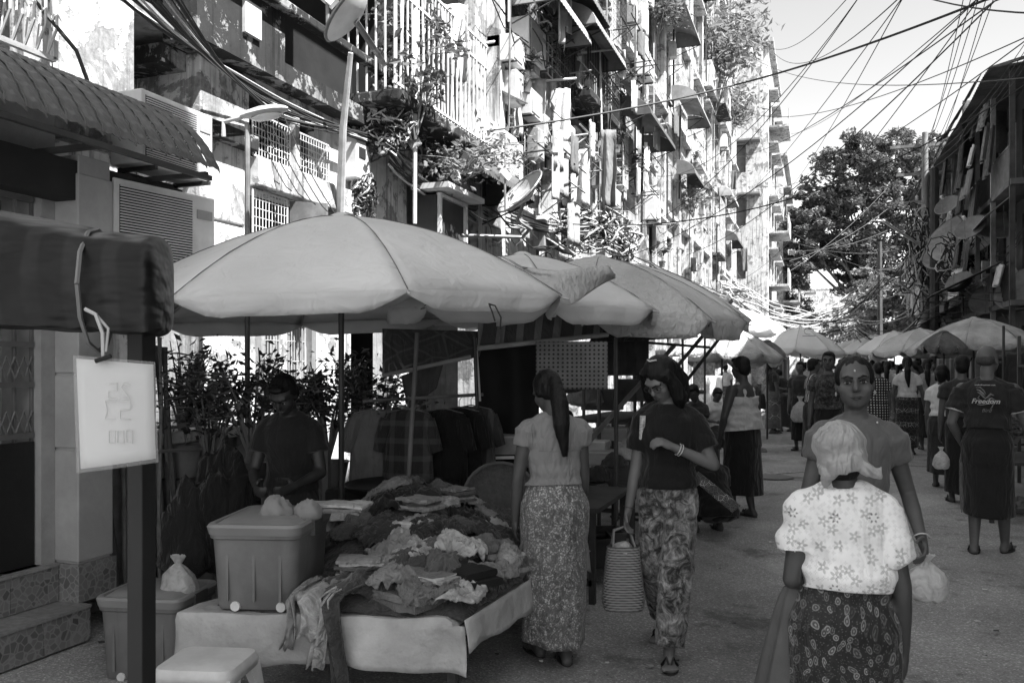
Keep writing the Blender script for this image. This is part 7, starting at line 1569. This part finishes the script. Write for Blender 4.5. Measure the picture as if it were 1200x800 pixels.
            o = loc(remesh(Q, vox, 1, lambda c, n: .008*noise.noise(V(c.x*8, c.y*8, c.z*9)) + .006*noise.noise(V(c.x*5, c.y*5, c.z*26))), 'trousers', m)
        elif sit is not None and LJ:
            Q = MB(); 
            for sd in (-1, 1): hp, kn, an = LJ[sd]; Q.cone(hp, kn, .10*s*bw_, .075*s, 14); Q.cone(kn, an + V(0, 0, .03), .075*s, .06*s, 14); Q.ell(kn, (.075*s,)*3)
            Q.add(MB().ell(piv, (hipw*s*1.1, .14*s, .1*s)).v, MB().ell(piv, (1, 1, 1)).f); a, b_ = LJ[-1], LJ[1]; Q.cone(a[1].lerp(b_[1], .5), a[0].lerp(b_[0], .5), .09, .12)
            loc(remesh(Q, max(vox, .012), 1, lambda c, n: .008*noise.noise(c*9)), bottom.get('name', 'longyi'), m)
    if extra: extra(dict(root=root, U=U, Hp=Hp, loc=loc, AJ=AJ, LJ=LJ, s=s, Rh=Rh, Mu=Mu, hs=hs, shw=shw, piv=piv))
    return root, AJ
def wpos(root, q): return root.matrix_world_ @ q if False else Matrix.Translation(root.location) @ Matrix.Rotation(root.rotation_euler[2], 4, 'Z') @ q
def ang(px, turn=0.0):          # heading that points straight away from the camera at column px, plus turn
    p = cam(px, 428, 5); return atan2(-p.x, p.y) + turn
DOWN = lambda sd, o=.12, f=.0, b_=.2: ((sd*o, f, -1), (sd*o*.4, b_, -1))
# 1 --- the woman with the head cloth, back to us
def ex1(e):
    Hp, loc, s, Rh, hs = e['Hp'], e['loc'], e['s'], e['Rh'], e['hs']; T = MB()
    T.ell(Hp(-.006, -.022, .058), (.102*hs, .112*hs, .082*hs), Rh, 22, 16); T.ell(Hp(0, -.035, .005), (.088*hs, .090*hs, .072*hs), Rh, 20, 14); T.ell(Hp(.0, -.02, .09), (.08*hs, .09*hs, .06*hs), Rh)
    for k, (z, r) in enumerate(((.02, .006), (-.005, .006), (-.03, .007))):
        T.tube([Hp(.090*cos(a), -.03 + .100*sin(a), z + .02*cos(a+.6) + .035*sin(a)) for a in [2*pi*i/24 for i in range(25)]], r*hs, 8)
    T.ell(Hp(.078, -.095, -.045), (.03*hs, .026*hs, .028*hs), Rh); T.tube([Hp(.07, -.1, -.045), Hp(.098, -.115, -.06), Hp(.125, -.118, -.062)], [.014*hs, .022*hs, .026*hs], 8)
    T.tube([Hp(-.03, -.10, -.03), Hp(-.065, -.085, -.06), Hp(-.078, -.07, -.105)], [.03*hs, .030*hs, .010*hs], 10)
    loc(remesh(T, .008, 2, lambda c, n: .0014*sin((c.z*1.0 + c.x*.75)*170 + 2*noise.noise(c*10)) + .002*noise.noise(c*16)), 'head_cloth', cloth(.34, var=.12, wr=.9, pat='blotch', v2=.22, psc=7, sc=20))
    hb = MB(); hb.ell(Hp(0, -.045, -.05), (.058*hs, .045*hs, .04*hs), Rh, 16, 12); loc(hb, 'hair', HAIR)
    sh, el, wr, ar, fd = e['AJ'][-1]
FL = cloth(.80, var=.08, wr=1.0, pat='flowers', v2=.16, sc=5, foldd=.02)
PAI = cloth(.022, var=.3, wr=.6, pat='paisley', v2=.28, psc=31)
p1, A1 = person('short woman with a knotted head cloth and white flowered blouse, back to the camera', cam(989, 428, 2.62) * 1 - V(0, 0, 1.52), ang(989), H=1.36, build_=1.0, lean=.10, nk=1.365, head=(.02, -.10, .1), hd=.95,
    arms={-1: ((-.15, -.26, -1), (.12, 1, -.25)), 1: ((.20, -.10, -1), (.02, .10, -1))}, sk=.055, top=dict(m=FL, name='blouse', hem=.985, sleeve=.66, loose=.026, wr=.020, cuff=1.1), bottom=dict(kind='longyi', m=PAI, hem=.06, waist=1.03, fold=1.6, flare=1.3), hair='none', vox=.0085, hips=1.08, extra=ex1, feet={-1: (-.1, .1, 0), 1: (.1, -.08, 0)})
# her big cloth bag
R1 = Matrix.Translation(p1.location) @ Matrix.Rotation(p1.rotation_euler[2], 4, 'Z'); el = R1 @ A1[-1][1]; wr = R1 @ A1[-1][2]
bgc = el + (wr-el)*.35; P = []
for i in range(20):
    f = i/19; row = []
    for j in range(33):
        a = 2*pi*j/32; wx_ = .03 + .105*f**.7 + .02*noise.noise(V(cos(a)*2, sin(a)*2, f*2)); wy_ = .035 + .07*f**.7
        row.append(bgc + V(CT, ST, 0)*(cos(a)*wx_*(1+.07*sin(a*5+f)) - .045*f) + V(-ST, CT, 0)*(sin(a)*wy_*(1+.1*sin(a*4+2*f))) + V(0, 0, -.02 - .62*f))
    P.append(row)
mb = MB().grid(P); mb.f.append(tuple(19*33+k for k in range(32))); mb.m.append(0)
tag(build(mb, 'cloth_bag', G(.085, rough=.6, var=.15, sc=6, bs=8, bst=.6, bd=.03), smooth='all'), 'large plain grey cloth bag on the left arm of the head cloth woman', 'bag')
# 2 --- the frowning woman facing us
def ex2(e):
    U, loc, s, AJ = e['U'], e['loc'], e['s'], e['AJ']
    for k in range(11):
        f = k/10; x = -.085 + .17*f; loc(MB().ell(U(x, .085 - .03*abs(f-.5)*2, 1.335 - .06*(1-(2*f-1)**2)), (.0045, .0035, .0045)), 'bead', EYEW)
    sh, el, wr, ar, fd = AJ[-1]
    for sd, wq in ((1, AJ[1]), (-1, AJ[-1])):
        c = wq[2]; M_ = wq[4].to_track_quat('Z', 'Y').to_matrix(); loc(MB().tube([c + M_ @ V(.031*cos(t), .029*sin(t), 0) for t in [2*pi*i/20 for i in range(21)]], .0032, 6), 'bangle', EYEW)
    for q in (-1, 1): loc(MB().ell(e['Hp'](q*.076, -.002, -.04), (.004, .004, .010), None), 'earring', G(.5, metal=.6, rough=.3))
p2, A2 = person('frowning woman in a plain dark blouse walking towards the camera behind the head cloth', cam(1003, 428, 3.6) - V(0, 0, 1.52), ang(1004, pi), H=1.54, build_=.98, head=(.02, .06, .05), fw_=1.13, mark=True,
    arms={-1: ((-.30, -.25, -1), (-.16, .70, -.62)), 1: ((.24, .0, -1), (.10, .12, -1))}, sk=.085, top=dict(m=cloth(.11, wr=.5, var=.1), name='blouse', hem=.84, sleeve=.42, loose=.012, puff=.018, wr=.005, cuff=1.9), bottom=dict(kind='longyi', m=cloth(.05, wr=.4), hem=.08), hair='bun', vox=.0075, facefeat=True, extra=ex2, curl=(.9, .6), hd=1.04)
R2 = Matrix.Translation(p2.location) @ Matrix.Rotation(p2.rotation_euler[2], 4, 'Z'); hw_ = R2 @ (A2[-1][2] + A2[-1][4]*.09)
plasticbag(hw_ - V(.0, 0, .17), .15, .165, 'small knotted white plastic bag in the hand of the frowning woman', v=.7)
# 3 --- man in the printed T shirt
def ex3(e):
    U, loc, s, AJ, Mu = e['U'], e['loc'], e['s'], e['AJ'], e['Mu']; PR = G(.3, var=.3, sc=40)
    def back(x, z): 
        y = -.135 - .02*(1-(x/.12)**2) + .03*max(0, z-1.24)*4; return U(x, y, z)
    eg = MB()     # spread bird emblem in strokes
    for (pts, r) in (([(-.055, 1.27), (-.035, 1.262), (-.01, 1.24), (.005, 1.215)], .008), ([(-.06, 1.285), (-.03, 1.285), (-.005, 1.26), (.01, 1.23)], .006), ([(-.05, 1.25), (-.03, 1.24), (-.01, 1.215), (.01, 1.195)], .007), ([(.0, 1.2), (.02, 1.21), (.04, 1.235), (.062, 1.225)], .009), ([(.02, 1.2), (.045, 1.205), (.07, 1.19)], .008), ([(.025, 1.185), (.05, 1.18), (.065, 1.16)], .007), ([(.06, 1.17), (.05, 1.14), (.035, 1.12)], .005), ([(-.035, 1.225), (-.045, 1.205), (-.03, 1.19)], .006)):
        P_ = [back(*q) for q in pts]; eg.tube(P_, [r*.5] + [r]*(len(pts)-2) + [r*.4], 5)
    loc(eg, 'bird_emblem', G(.16, var=.4, sc=60))
    def text(txt, size, x, z, m, nm, bold=0.0, shear=.3):
        cu = bpy.data.curves.new('t', 'FONT'); cu.body = txt; cu.size = size; cu.align_x = 'CENTER'; cu.shear = shear; cu.offset = bold; cu.extrude = .0006; to = bpy.data.objects.new('t', cu); COL.objects.link(to)
        dg = bpy.context.evaluated_depsgraph_get(); dg.update(); me = bpy.data.meshes.new_from_object(to.evaluated_get(dg)); bpy.data.objects.remove(to)
        for v in me.vertices: q = back(x + v.co.x, z + v.co.y); v.co = q + Mu @ V(0, -.004 - v.co.z*2, 0)
        me.materials.clear(); me.materials.append(m); me.name = nm; o = bpy.data.objects.new(nm, me); COL.objects.link(o); o.parent = e['root']
    text('Freedom', .052, .004, 1.165, G(.42, var=.2), 'lettering', .001); text('Bird', .038, .012, 1.10, G(.17), 'lettering', 0); text('smgkudrugenger.com', .016, .0, 1.30, G(.4), 'lettering', .0003, 0)
    loc(MB().tube([back(-.05 + .012*i, 1.158 - .004*sin(i*.7)) for i in range(8)], .0022, 4), 'underline', G(.35))
p3, A3 = person('bald older man in a dark printed T shirt and dark longyi walking away at right', gnd(1157, 650), ang(1157, -.12), H=1.67, build_=1.08, female=False, head=(.12, 0, -.35), lean=.03,
    arms={-1: ((-.28, -.12, -1), (.25, .55, -.75)), 1: ((.32, .02, -1), (.28, .32, -1))}, feet={-1: (-.09, .0, 0), 1: (.10, .18, .0)}, sk=.10, hair='crop', hairmat=G(.055, var=.3, sc=50),
    top=dict(m=cloth(.022, wr=.5), name='t_shirt', hem=.97, sleeve=.62, loose=.016, wr=.008, trim=G(.5), cuff=1.8), bottom=dict(kind='longyi', m=cloth(.016, wr=.5), hem=.30, waist=1.0, fold=1.0), vox=.009, extra=ex3, shoes=True)
R3 = Matrix.Translation(p3.location) @ Matrix.Rotation(p3.rotation_euler[2], 4, 'Z'); hL = R3 @ (A3[-1][2] + A3[-1][4]*.05)
fu = thing('folded_umbrella', 'furled grey umbrella carried point down by the man in the printed T shirt', 'folding umbrella', hL); tip = cam(1127, 600, 6.9); 
build(MB().tube([hL, hL.lerp(tip, .2), hL.lerp(tip, .6), hL.lerp(tip, .95)], [.03, .04, .03, .012], 12), 'canopy', cloth(.12, wr=.9, fold=(4, 4, .3)), fu, smooth=True); build(MB().tube([hL + (hL-tip).normalized()*.06, tip], .006, 6), 'shaft', METAL_M, fu)
# 4 --- woman in black with the basket
def ex4(e):
    U, loc, s, AJ, Hp, Rh, hs = e['U'], e['loc'], e['s'], e['AJ'], e['Hp'], e['Rh'], e['hs']
    g = MB()
    for q in (-1, 1): g.tube([Hp(q*.032 + .02*cos(t), .094, .004 + .014*sin(t)) for t in [2*pi*i/14 for i in range(15)]], .0016*hs, 4); 
    g.tube([Hp(-.012, .096, .006), Hp(.012, .096, .006)], .0016, 4)
    for q in (-1, 1): g.tube([Hp(q*.052, .092, .006), Hp(q*.074, .0, .008)], .0016, 4)
    loc(g, 'spectacles', METAL_D)
    c = AJ[-1][2] - AJ[-1][4]*.02; M_ = AJ[-1][4].to_track_quat('Z', 'Y').to_matrix()
    for k in (0, .014): loc(MB().tube([c - AJ[-1][4]*k + M_ @ V(.031*cos(t), .031*sin(t), 0) for t in [2*pi*i/18 for i in range(19)]], .003, 6), 'bracelet', EYEW)
    c = AJ[1][2] - AJ[1][4]*.01; M_ = AJ[1][4].to_track_quat('Z', 'Y').to_matrix(); loc(MB().tube([c + M_ @ V(.028*cos(t), .028*sin(t), 0) for t in [2*pi*i/18 for i in range(19)]], .002, 6), 'bracelet', METAL_D)
    loc(MB().tube([Hp(-.03, .0, .135), Hp(0, .02, .142), Hp(.03, .0, .135)], .005, 5), 'hair_clip', G(.45))
    P = [[U(.105 + .03*j + .02*i*.2, .10 - .012*i, 1.285 - .05*i) for j in range(2)] for i in range(5)]; loc(MB().grid(P), 'bag_strap', cloth(.5, pat='blotch', v2=.08, psc=40)).modifiers.new('t', 'SOLIDIFY').thickness = .006
TIE = cloth(.035, var=.5, pat='blotch', v2=.4, psc=16, wr=1.0)
p4, A4 = person('woman in a black T shirt and mottled trousers looking down, hand raised to her chest', gnd(783, 763), ang(783, pi - .12), H=1.57, build_=.95, head=(-.62, 0, -.5), lean=.03,
    arms={1: ((.14, .06, -1), (.16, .10, -1)), -1: ((-.40, .12, -.9), (.86, .42, .42))}, feet={1: (.06, -.24, .05), -1: (-.03, .20, 0)},
    sk=.14, top=dict(m=cloth(.010, wr=.5), name='t_shirt', hem=.91, sleeve=.68, loose=.016, wr=.007, cuff=1.6), bottom=dict(kind='trousers', m=TIE, wide=1.25), hair='hood', vox=.0085, facefeat=True, extra=ex4, curl=(1.1, .75), palm={1: (-1, .2, 0), -1: (.1, -.6, -.9)}, shoes=True)
# woven basket in her right hand
R4 = Matrix.Translation(p4.location) @ Matrix.Rotation(p4.rotation_euler[2], 4, 'Z'); hR = R4 @ (A4[1][2] + A4[1][4]*.08)
wb = thing('woven_basket', 'tall woven plastic shopping basket carried by the woman in black', 'basket', V(hR.x, hR.y, 0)); cB = V(hR.x, hR.y, hR.z - .115) + V(CT, ST, 0)*-.015
WVM = G(.30, rough=.4, var=.2, sc=14, bst=.1); gd = WVM
rows = 24; cols = 30
def bp(a, f, o=0.0):
    rx = (.072 + .030*f - .012*max(0, f-.85)*6)+o; ry = (.05 + .02*f)+o; e_ = .75
    ca, sa = cos(a), sin(a); x = rx*math.copysign(abs(ca)**e_, ca); y = ry*math.copysign(abs(sa)**e_, sa); return cB + V(CT, ST, 0)*x*1.12 + V(-ST, CT, 0)*y - V(0, 0, .33*f)
build(MB().grid([[bp(2*pi*j/cols, i/10) for j in range(cols+1)] for i in range(11)]), 'lining', G(.09), wb, smooth=True)
build(MB().prism([bp(2*pi*j/cols, 1.0) for j in range(cols)], (0, 0, -.008)), 'base', G(.1), wb)
for i in range(rows):
    f = .02 + .95*i/(rows-1); f1 = f + .6/rows; P = []
    for ff in (f, f1): P.append([bp(2*pi*j/(cols*2), ff, .0015 + .0045*(.5+.5*math.copysign(1, sin(pi*(j+ (i % 2)*2)/2+.4)))) for j in range(cols*2+1)])
    o = build(MB().grid(P), 'woven_strip', WVM, wb, smooth='all')
for q in (-1, 1):
    P = [bp(pi/2*q - .7*q, 0), cB + V(CT, ST, 0)*.035 + V(-ST, CT, 0)*.012*q + V(0, 0, .08), V(hR.x, hR.y, hR.z-.012), cB + V(CT, ST, 0)*-.05 + V(-ST, CT, 0)*.012*q + V(0, 0, .08), bp(pi/2*q + .7*q, 0)]; build(MB().tube(P, .006, 6), 'handle', G(.2), wb, smooth=True)
crumple(cB + V(0, 0, -.03), .06, .05, .05, 0, clearplastic(.6, .2), 'crumpled plastic at the mouth of the woven basket', 201, cat='plastic bag', name='plastic_wrapping')
# 5 --- woman in the shiny skirt
def ex5(e):
    Hp, loc, s, Rh, hs, U = e['Hp'], e['loc'], e['s'], e['Rh'], e['hs'], e['U']
    loc(MB().tube([U(-.12, -.125, 1.16), U(0, -.14, 1.155), U(.12, -.125, 1.16)], .003, 5), 'seam', G(.2))
BRO = cloth(.09, var=.2, wr=.7, pat='brocade', v2=.5, psc=16, rough=.45)
p5, A5 = person('woman with a long ponytail, puff sleeved blouse and shiny brocade skirt, seen from behind', gnd(650, 775), ang(645, .28), H=1.50, build_=1.08, head=(-.50, 0, .3), lean=.06,
    arms={-1: ((-.2, .06, -1), (.0, .22, -1)), 1: ((.12, .08, -1), (.0, .3, -1))}, feet={-1: (-.06, .12, 0), 1: (.05, -.05, .0)}, sk=.07,
    top=dict(m=cloth(.21, wr=.7, var=.08), name='blouse', hem=.97, sleeve=.34, loose=.010, puff=.014, wr=.008, cuff=1.5), bottom=dict(kind='longyi', m=BRO, hem=.12, waist=1.0, fold=1.5, flare=.6), hair='pony', vox=.0085, extra=ex5, curl=(.4, .4))
# 6 --- the seller behind the tub
def ex6(e):
    U, loc, s = e['U'], e['loc'], e['s']; lt = G(.3)
    for q in (-1, 1):
        P = MB().prism([U(q*.008, .125, 1.30), U(q*.075, .085, 1.37), U(q*.105, .075, 1.325), U(q*.05, .14, 1.25)], Vector(e['Mu'] @ V(0, .006, 0))); loc(P, 'collar', lt, smooth=False)
        loc(MB().prism([U(q*.045, .158, 1.21), U(q*.10, .146, 1.215), U(q*.10, .15, 1.17), U(q*.047, .16, 1.165)], Vector(e['Mu'] @ V(0, .004, 0))), 'pocket_flap', lt, smooth=False)
    loc(MB().bar(U(0, .145, 1.28), U(0, .135, 1.02), .018, .012), 'placket', G(.16)); loc(MB().bar(U(-.11, .10, 1.045), U(.11, .10, 1.045), .02, .008), 'belt', G(.12))
person('clothes seller in a dark shirt with a pale collar sorting goods behind the tub', cam(342, 428, 4.75) - V(0, 0, 1.52), ang(342, pi - .25), H=1.49, build_=1.0, head=(-.55, 0, -.2), lean=.14,
    arms={-1: ((-.22, .18, -1), (.45, .95, -.22)), 1: ((.22, .22, -1), (-.35, .95, -.22))}, sk=.03, top=dict(m=cloth(.014, wr=.4), name='shirt', hem=.9, sleeve=.55, loose=.014), bottom=dict(kind='longyi', m=cloth(.02), hem=.1), hair='short', vox=.009, facefeat=True, curl=(.8, .8))
# 7 --- man in the white vest
def ex7(e): pass
person('man in a loose white vest and black longyi standing side on in the street', gnd(870, 606), ang(870, .95), H=1.60, build_=1.2, female=False, head=(-.12, 0, .05), arms={-1: ((-.3, .12, -1), (.2, .35, -.9)), 1: ((.16, -.05, -1), (.05, .18, -1))}, sk=.045,
    top=dict(m=cloth(.42, wr=.6, var=.1), name='vest', hem=.87, sleeve=0, loose=.035, kind='tank', wr=.018), bottom=dict(kind='longyi', m=cloth(.008), hem=.24, waist=.98, flare=3.2, fold=1.3), hair='short', vox=.010, feet={-1: (-.09, .05, 0), 1: (.09, -.05, 0)})
# 8 --- squatting person with a patterned cloth
p8, A8 = person('person squatting in dark clothes under a patterned cloth behind the woman in black', cam(842, 428, 7.6) - V(0, 0, 1.52), ang(842, .5), H=1.55, build_=1.15, sit=.22, lean=.5, female=True, head=(-.3, 0, 0), arms={-1: ((-.3, .5, -.8), (.1, 1, -.3)), 1: ((.3, .6, -.8), (-.1, 1, -.3))}, feet={-1: (-.13, .22, 0), 1: (.13, .22, 0)}, sk=.06, top=dict(m=cloth(.012), hem=.84, sleeve=.7), bottom=dict(kind='longyi', m=cloth(.012)), hair='bun', vox=.012)
hung((cam(818, 552, 7.2), cam(868, 592, 7.2), cam(858, 600, 7.1), cam(812, 562, 7.1)), cloth(.05, pat='batik', v2=.5, psc=30), 'black and white patterned cloth over the back of the squatting person', wav=.01)
# 9+ --- others
PL = cloth(.5, wr=.5); DK = cloth(.012); DK2 = cloth(.03)
def sitter(px, py, d, label, tm, turn, sk=.06, hr='short', seat=.34, H=1.5, lean=.2):
    q = cam(px, 428, d); q.z = 0; r_, a_ = person(label, q, ang(px, turn), H=H, sit=seat, lean=lean, head=(-.35, 0, .2), arms={-1: ((-.2, .5, -.9), (.3, 1, -.1)), 1: ((.2, .5, -.9), (-.3, 1, -.1))}, feet={-1: (-.12, .4, 0), 1: (.12, .42, 0)}, sk=sk, top=dict(m=tm, hem=.85, sleeve=.55), bottom=dict(kind='longyi', m=DK2), hair=hr, vox=.015)
    st_ = thing('low_stool', 'low stool under the %s' % label[:60], 'stool', q); st_.rotation_euler = (0, 0, ang(px, turn)); 
    me = MB().box((-.15, -.13, seat-.09), (.15, .13, seat-.06)).mesh('seat'); me.materials.append(DARKWOOD); o = bpy.data.objects.new('seat', me); COL.objects.link(o); o.parent = st_
    for a, b_ in ((1, 1), (1, -1), (-1, 1), (-1, -1)): me = MB().box((a*.13-.015, b_*.11-.015, 0), (a*.13+.015, b_*.11+.015, seat-.09)).mesh('leg'); me.materials.append(DARKWOOD); o = bpy.data.objects.new('leg', me); COL.objects.link(o); o.parent = st_
sitter(820, 455, 11.0, 'vendor in a dark shirt sitting beyond the woman in black', DK2, pi-.6, seat=.62, hr='short')
sitter(801, 470, 12.0, 'second seated vendor further left with short hair', cloth(.2), pi-.2, seat=.6)
sitter(836, 455, 12.6, 'child like vendor seated close to the man in the vest', PL, pi+.4, seat=.6, H=1.35)
sitter(670, 520, 8.0, 'dark seated vendor hidden behind the woman in the shiny skirt', DK, pi-.4, seat=.45, hr='bun')
def stander(px, py_feet, label, H, turn, tm, bm, hr, sk=.08, d=None, **k):
    q = gnd(px, py_feet) if d is None else cam(px, 428, d) - V(0, 0, 1.52); kk = dict(vox=.014 if q.y < 17 else .02); kk.update(k); tp_ = dict(m=tm, hem=.93, sleeve=.5, wr=.008); tp_.update(kk.pop('tk', {})); bt = dict(kind='longyi', m=bm, hem=.12); bt.update(kk.pop('bk', {}))
    return person(label, q, ang(px, turn), H=H, top=tp_, bottom=bt, hair=hr, sk=sk, **kk)
PT = lambda v, p, v2, s_: cloth(v, pat=p, v2=v2, psc=s_, wr=.4)
REACH = {-1: ((-.25, .3, -1), (.1, 1, -.2)), 1: ((.2, .1, -1), (0, .2, -1))}
r_, A_ = stander(1063, 528, 'woman with a high ponytail, white top and black batik skirt walking away', 1.66, .05, cloth(.5, wr=.5), PT(.012, 'batik', .3, 16), 'pony', d=14.6, arms={-1: ((-.3, .0, -1), (.1, .1, -1)), 1: ((.35, .05, -1), (.15, .15, -1))}, feet={-1: (-.07, .08, 0), 1: (.07, -.1, .0)}, bk=dict(hem=.13))
stander(1086, 524, 'woman in a grey top and dark skirt stepping away right of the high ponytail', 1.62, .1, cloth(.25), DK, 'pony', d=15.2, feet={-1: (-.06, .15, 0), 1: (.06, -.2, .06)}, bk=dict(hem=.25))
stander(1040, 500, 'woman in a light top walking away left of the high ponytail', 1.60, -.1, cloth(.35), PT(.1, 'blotch', .4, 12), 'pony', d=17.8)
stander(1104, 560, 'woman with bobbed hair and a white T shirt beside the man with the umbrella', 1.52, -.2, cloth(.62), DK2, 'bob', d=10.6, bk=dict(hem=.2))
stander(1127, 560, 'dark haired man half hidden behind the bald man', 1.62, .1, DK2, DK, 'short', d=9.4, female=False)
stander(1072, 505, 'long haired woman in profile among the right hand crowd', 1.60, 1.4, DK2, DK, 'long', sk=.1, d=17.0)
stander(1029, 520, 'woman in a spotted dark dress just right of the frowning woman', 1.56, .2, PT(.02, 'dots', .5, 24), PT(.02, 'dots', .5, 24), 'bun', d=14.0)
stander(1017, 505, 'girl in white in the far crowd right of the frowning woman', 1.5, .0, PL, PT(.1, 'plaid', .4, 40), 'pony', d=20)
stander(971, 550, 'tall man in a dark figured shirt facing the camera left of the frowning woman', 1.68, pi-.1, PT(.015, 'blotch', .12, 20), DK, 'short', sk=.07, d=10.6, female=False, facefeat=True, vox=.011)
stander(953, 520, 'man in a black and white striped shirt turned to the right', 1.62, -1.2, PT(.03, 'stripe_v', .45, 130), DK, 'short', d=13.2, female=False)
r_, A_ = stander(938, 506, 'young man in a dark T shirt holding a plastic bag', 1.58, pi-.3, DK2, DK, 'short', d=15.2, female=False, arms={-1: DOWN(-1), 1: DOWN(1)}, bk=dict(hem=.2))
plasticbag(cam(938, 488, 14.9)-V(0, 0, .1), .3, .42, 'clear plastic bag of goods held by the young man in dark clothes', v=.5)
stander(906, 507, 'woman in a dark top and long patterned skirt at a stall left of centre', 1.62, -1.3, DK2, PT(.09, 'batik', .3, 12), 'pony', d=19.0, arms=REACH)
stander(921, 505, 'stooping shopper in dark clothes beside the patterned skirt', 1.5, .6, DK, DK2, 'bun', d=19.6, lean=.5)
random.seed(51)
desc = [('in a white top', .6), ('in a dark top', .03), ('in a grey shirt', .2), ('in a light shirt', .42), ('in a checked shirt', .1), ('in a spotted top', .08)]
wh = ['under the far white umbrellas', 'by the far left stalls', 'in the middle of the far street', 'by the far right stalls']
cols_ = [880, 893, 925, 930, 944, 958, 966, 978, 985, 993, 1008, 1022, 1035, 1049, 1056, 1080, 1094, 1115, 985, 1002, 1012, 1045, 1030, 870, 850]
LOCN = ['below the far pale front', 'left of the bright white umbrella pole', 'behind the bag carrier', 'by the bag carrier', 'behind the striped shirt', 'right of the striped shirt', 'over the frowning woman', 'above her head', 'just right of her head', 'under the far middle umbrella', 'farthest of all', 'left of the high ponytail', 'behind the high ponytail', 'among the right group', 'at the edge of the right group', 'under the grey right umbrella', 'behind the bobbed hair', 'left of the bald man', 'beyond the far middle umbrella', 'centre of the street end', 'before the far tree trunk', 'beyond the right group', 'between the two groups', 'past the vest man', 'far behind the vest man']
for i, px in enumerate(cols_):
    d = random.uniform(21, 33); n_, v = desc[i % 6]; fm = i % 3 > 0; away = random.random() < .6; tmat = PT(v, 'plaid', .4, 60) if i % 6 == 4 else PT(v, 'dots', .5, 26) if i % 6 == 5 else cloth(v)
    stander(px, 0, 'distant %s %s, %s skirt, %s' % ('woman' if fm else 'man', n_, 'black' if i % 2 else 'patterned', LOCN[i]), random.uniform(1.5, 1.72), random.uniform(-.4, .4) + (0 if away else pi), tmat, DK if i % 2 else PT(.06, 'batik', .35, 12), random.choice(['pony', 'bun', 'bob']) if fm else 'short', sk=random.uniform(.05, .12), d=d, female=fm, vox=.026, arms={-1: DOWN(-1, .12, .05, .3), 1: DOWN(1, .12, -.05, .3)}, feet={-1: (-.08, .15, 0), 1: (.08, -.12, .0)})

# EXTRA figures thickening the far crowd
random.seed(88)
EX = [(884, 24, 'left of the far white umbrella'), (912, 27, 'under the left half of the far white umbrella'), (948, 24, 'over the shoulder of the bag carrier'), (962, 27, 'between the striped shirt and the tall man'), (990, 29, 'beside the tall man'), (1011, 25, 'just past the ear of the frowning woman'), (1024, 22, 'behind the spotted dress'), (1036, 27, 'under the third right umbrella'), (1052, 23, 'left shoulder of the high ponytail'), (1076, 22, 'right shoulder of the high ponytail'), (1090, 25, 'under the grey right umbrella, farther'), (1110, 24, 'between the bob and the bald man'), (1000, 34, 'dead centre of the far street'), (1043, 34, 'far right of the street end'), (935, 34, 'far left of the street end'), (970, 36, 'under the dark far umbrella')]
for i, (px, d, where) in enumerate(EX):
    n_, v = desc[(i*5+2) % 6]; fm = i % 2 == 0; stander(px, 0, 'far %s %s, %s' % ('woman' if fm else 'man', n_, where), random.uniform(1.5, 1.72), random.uniform(-.5, .5) + (pi if i % 3 == 0 else 0), PT(v, 'dots', .5, 26) if i % 4 == 1 else cloth(v), DK if i % 2 else DK2, 'pony' if i % 4 == 0 else 'bun' if fm else 'short', sk=.08, d=d, female=fm, vox=.03, arms={-1: DOWN(-1, .15, .1, .4), 1: DOWN(1, .12, -.1, .2)}, feet={-1: (-.08, .17, 0), 1: (.08, -.14, .0)})
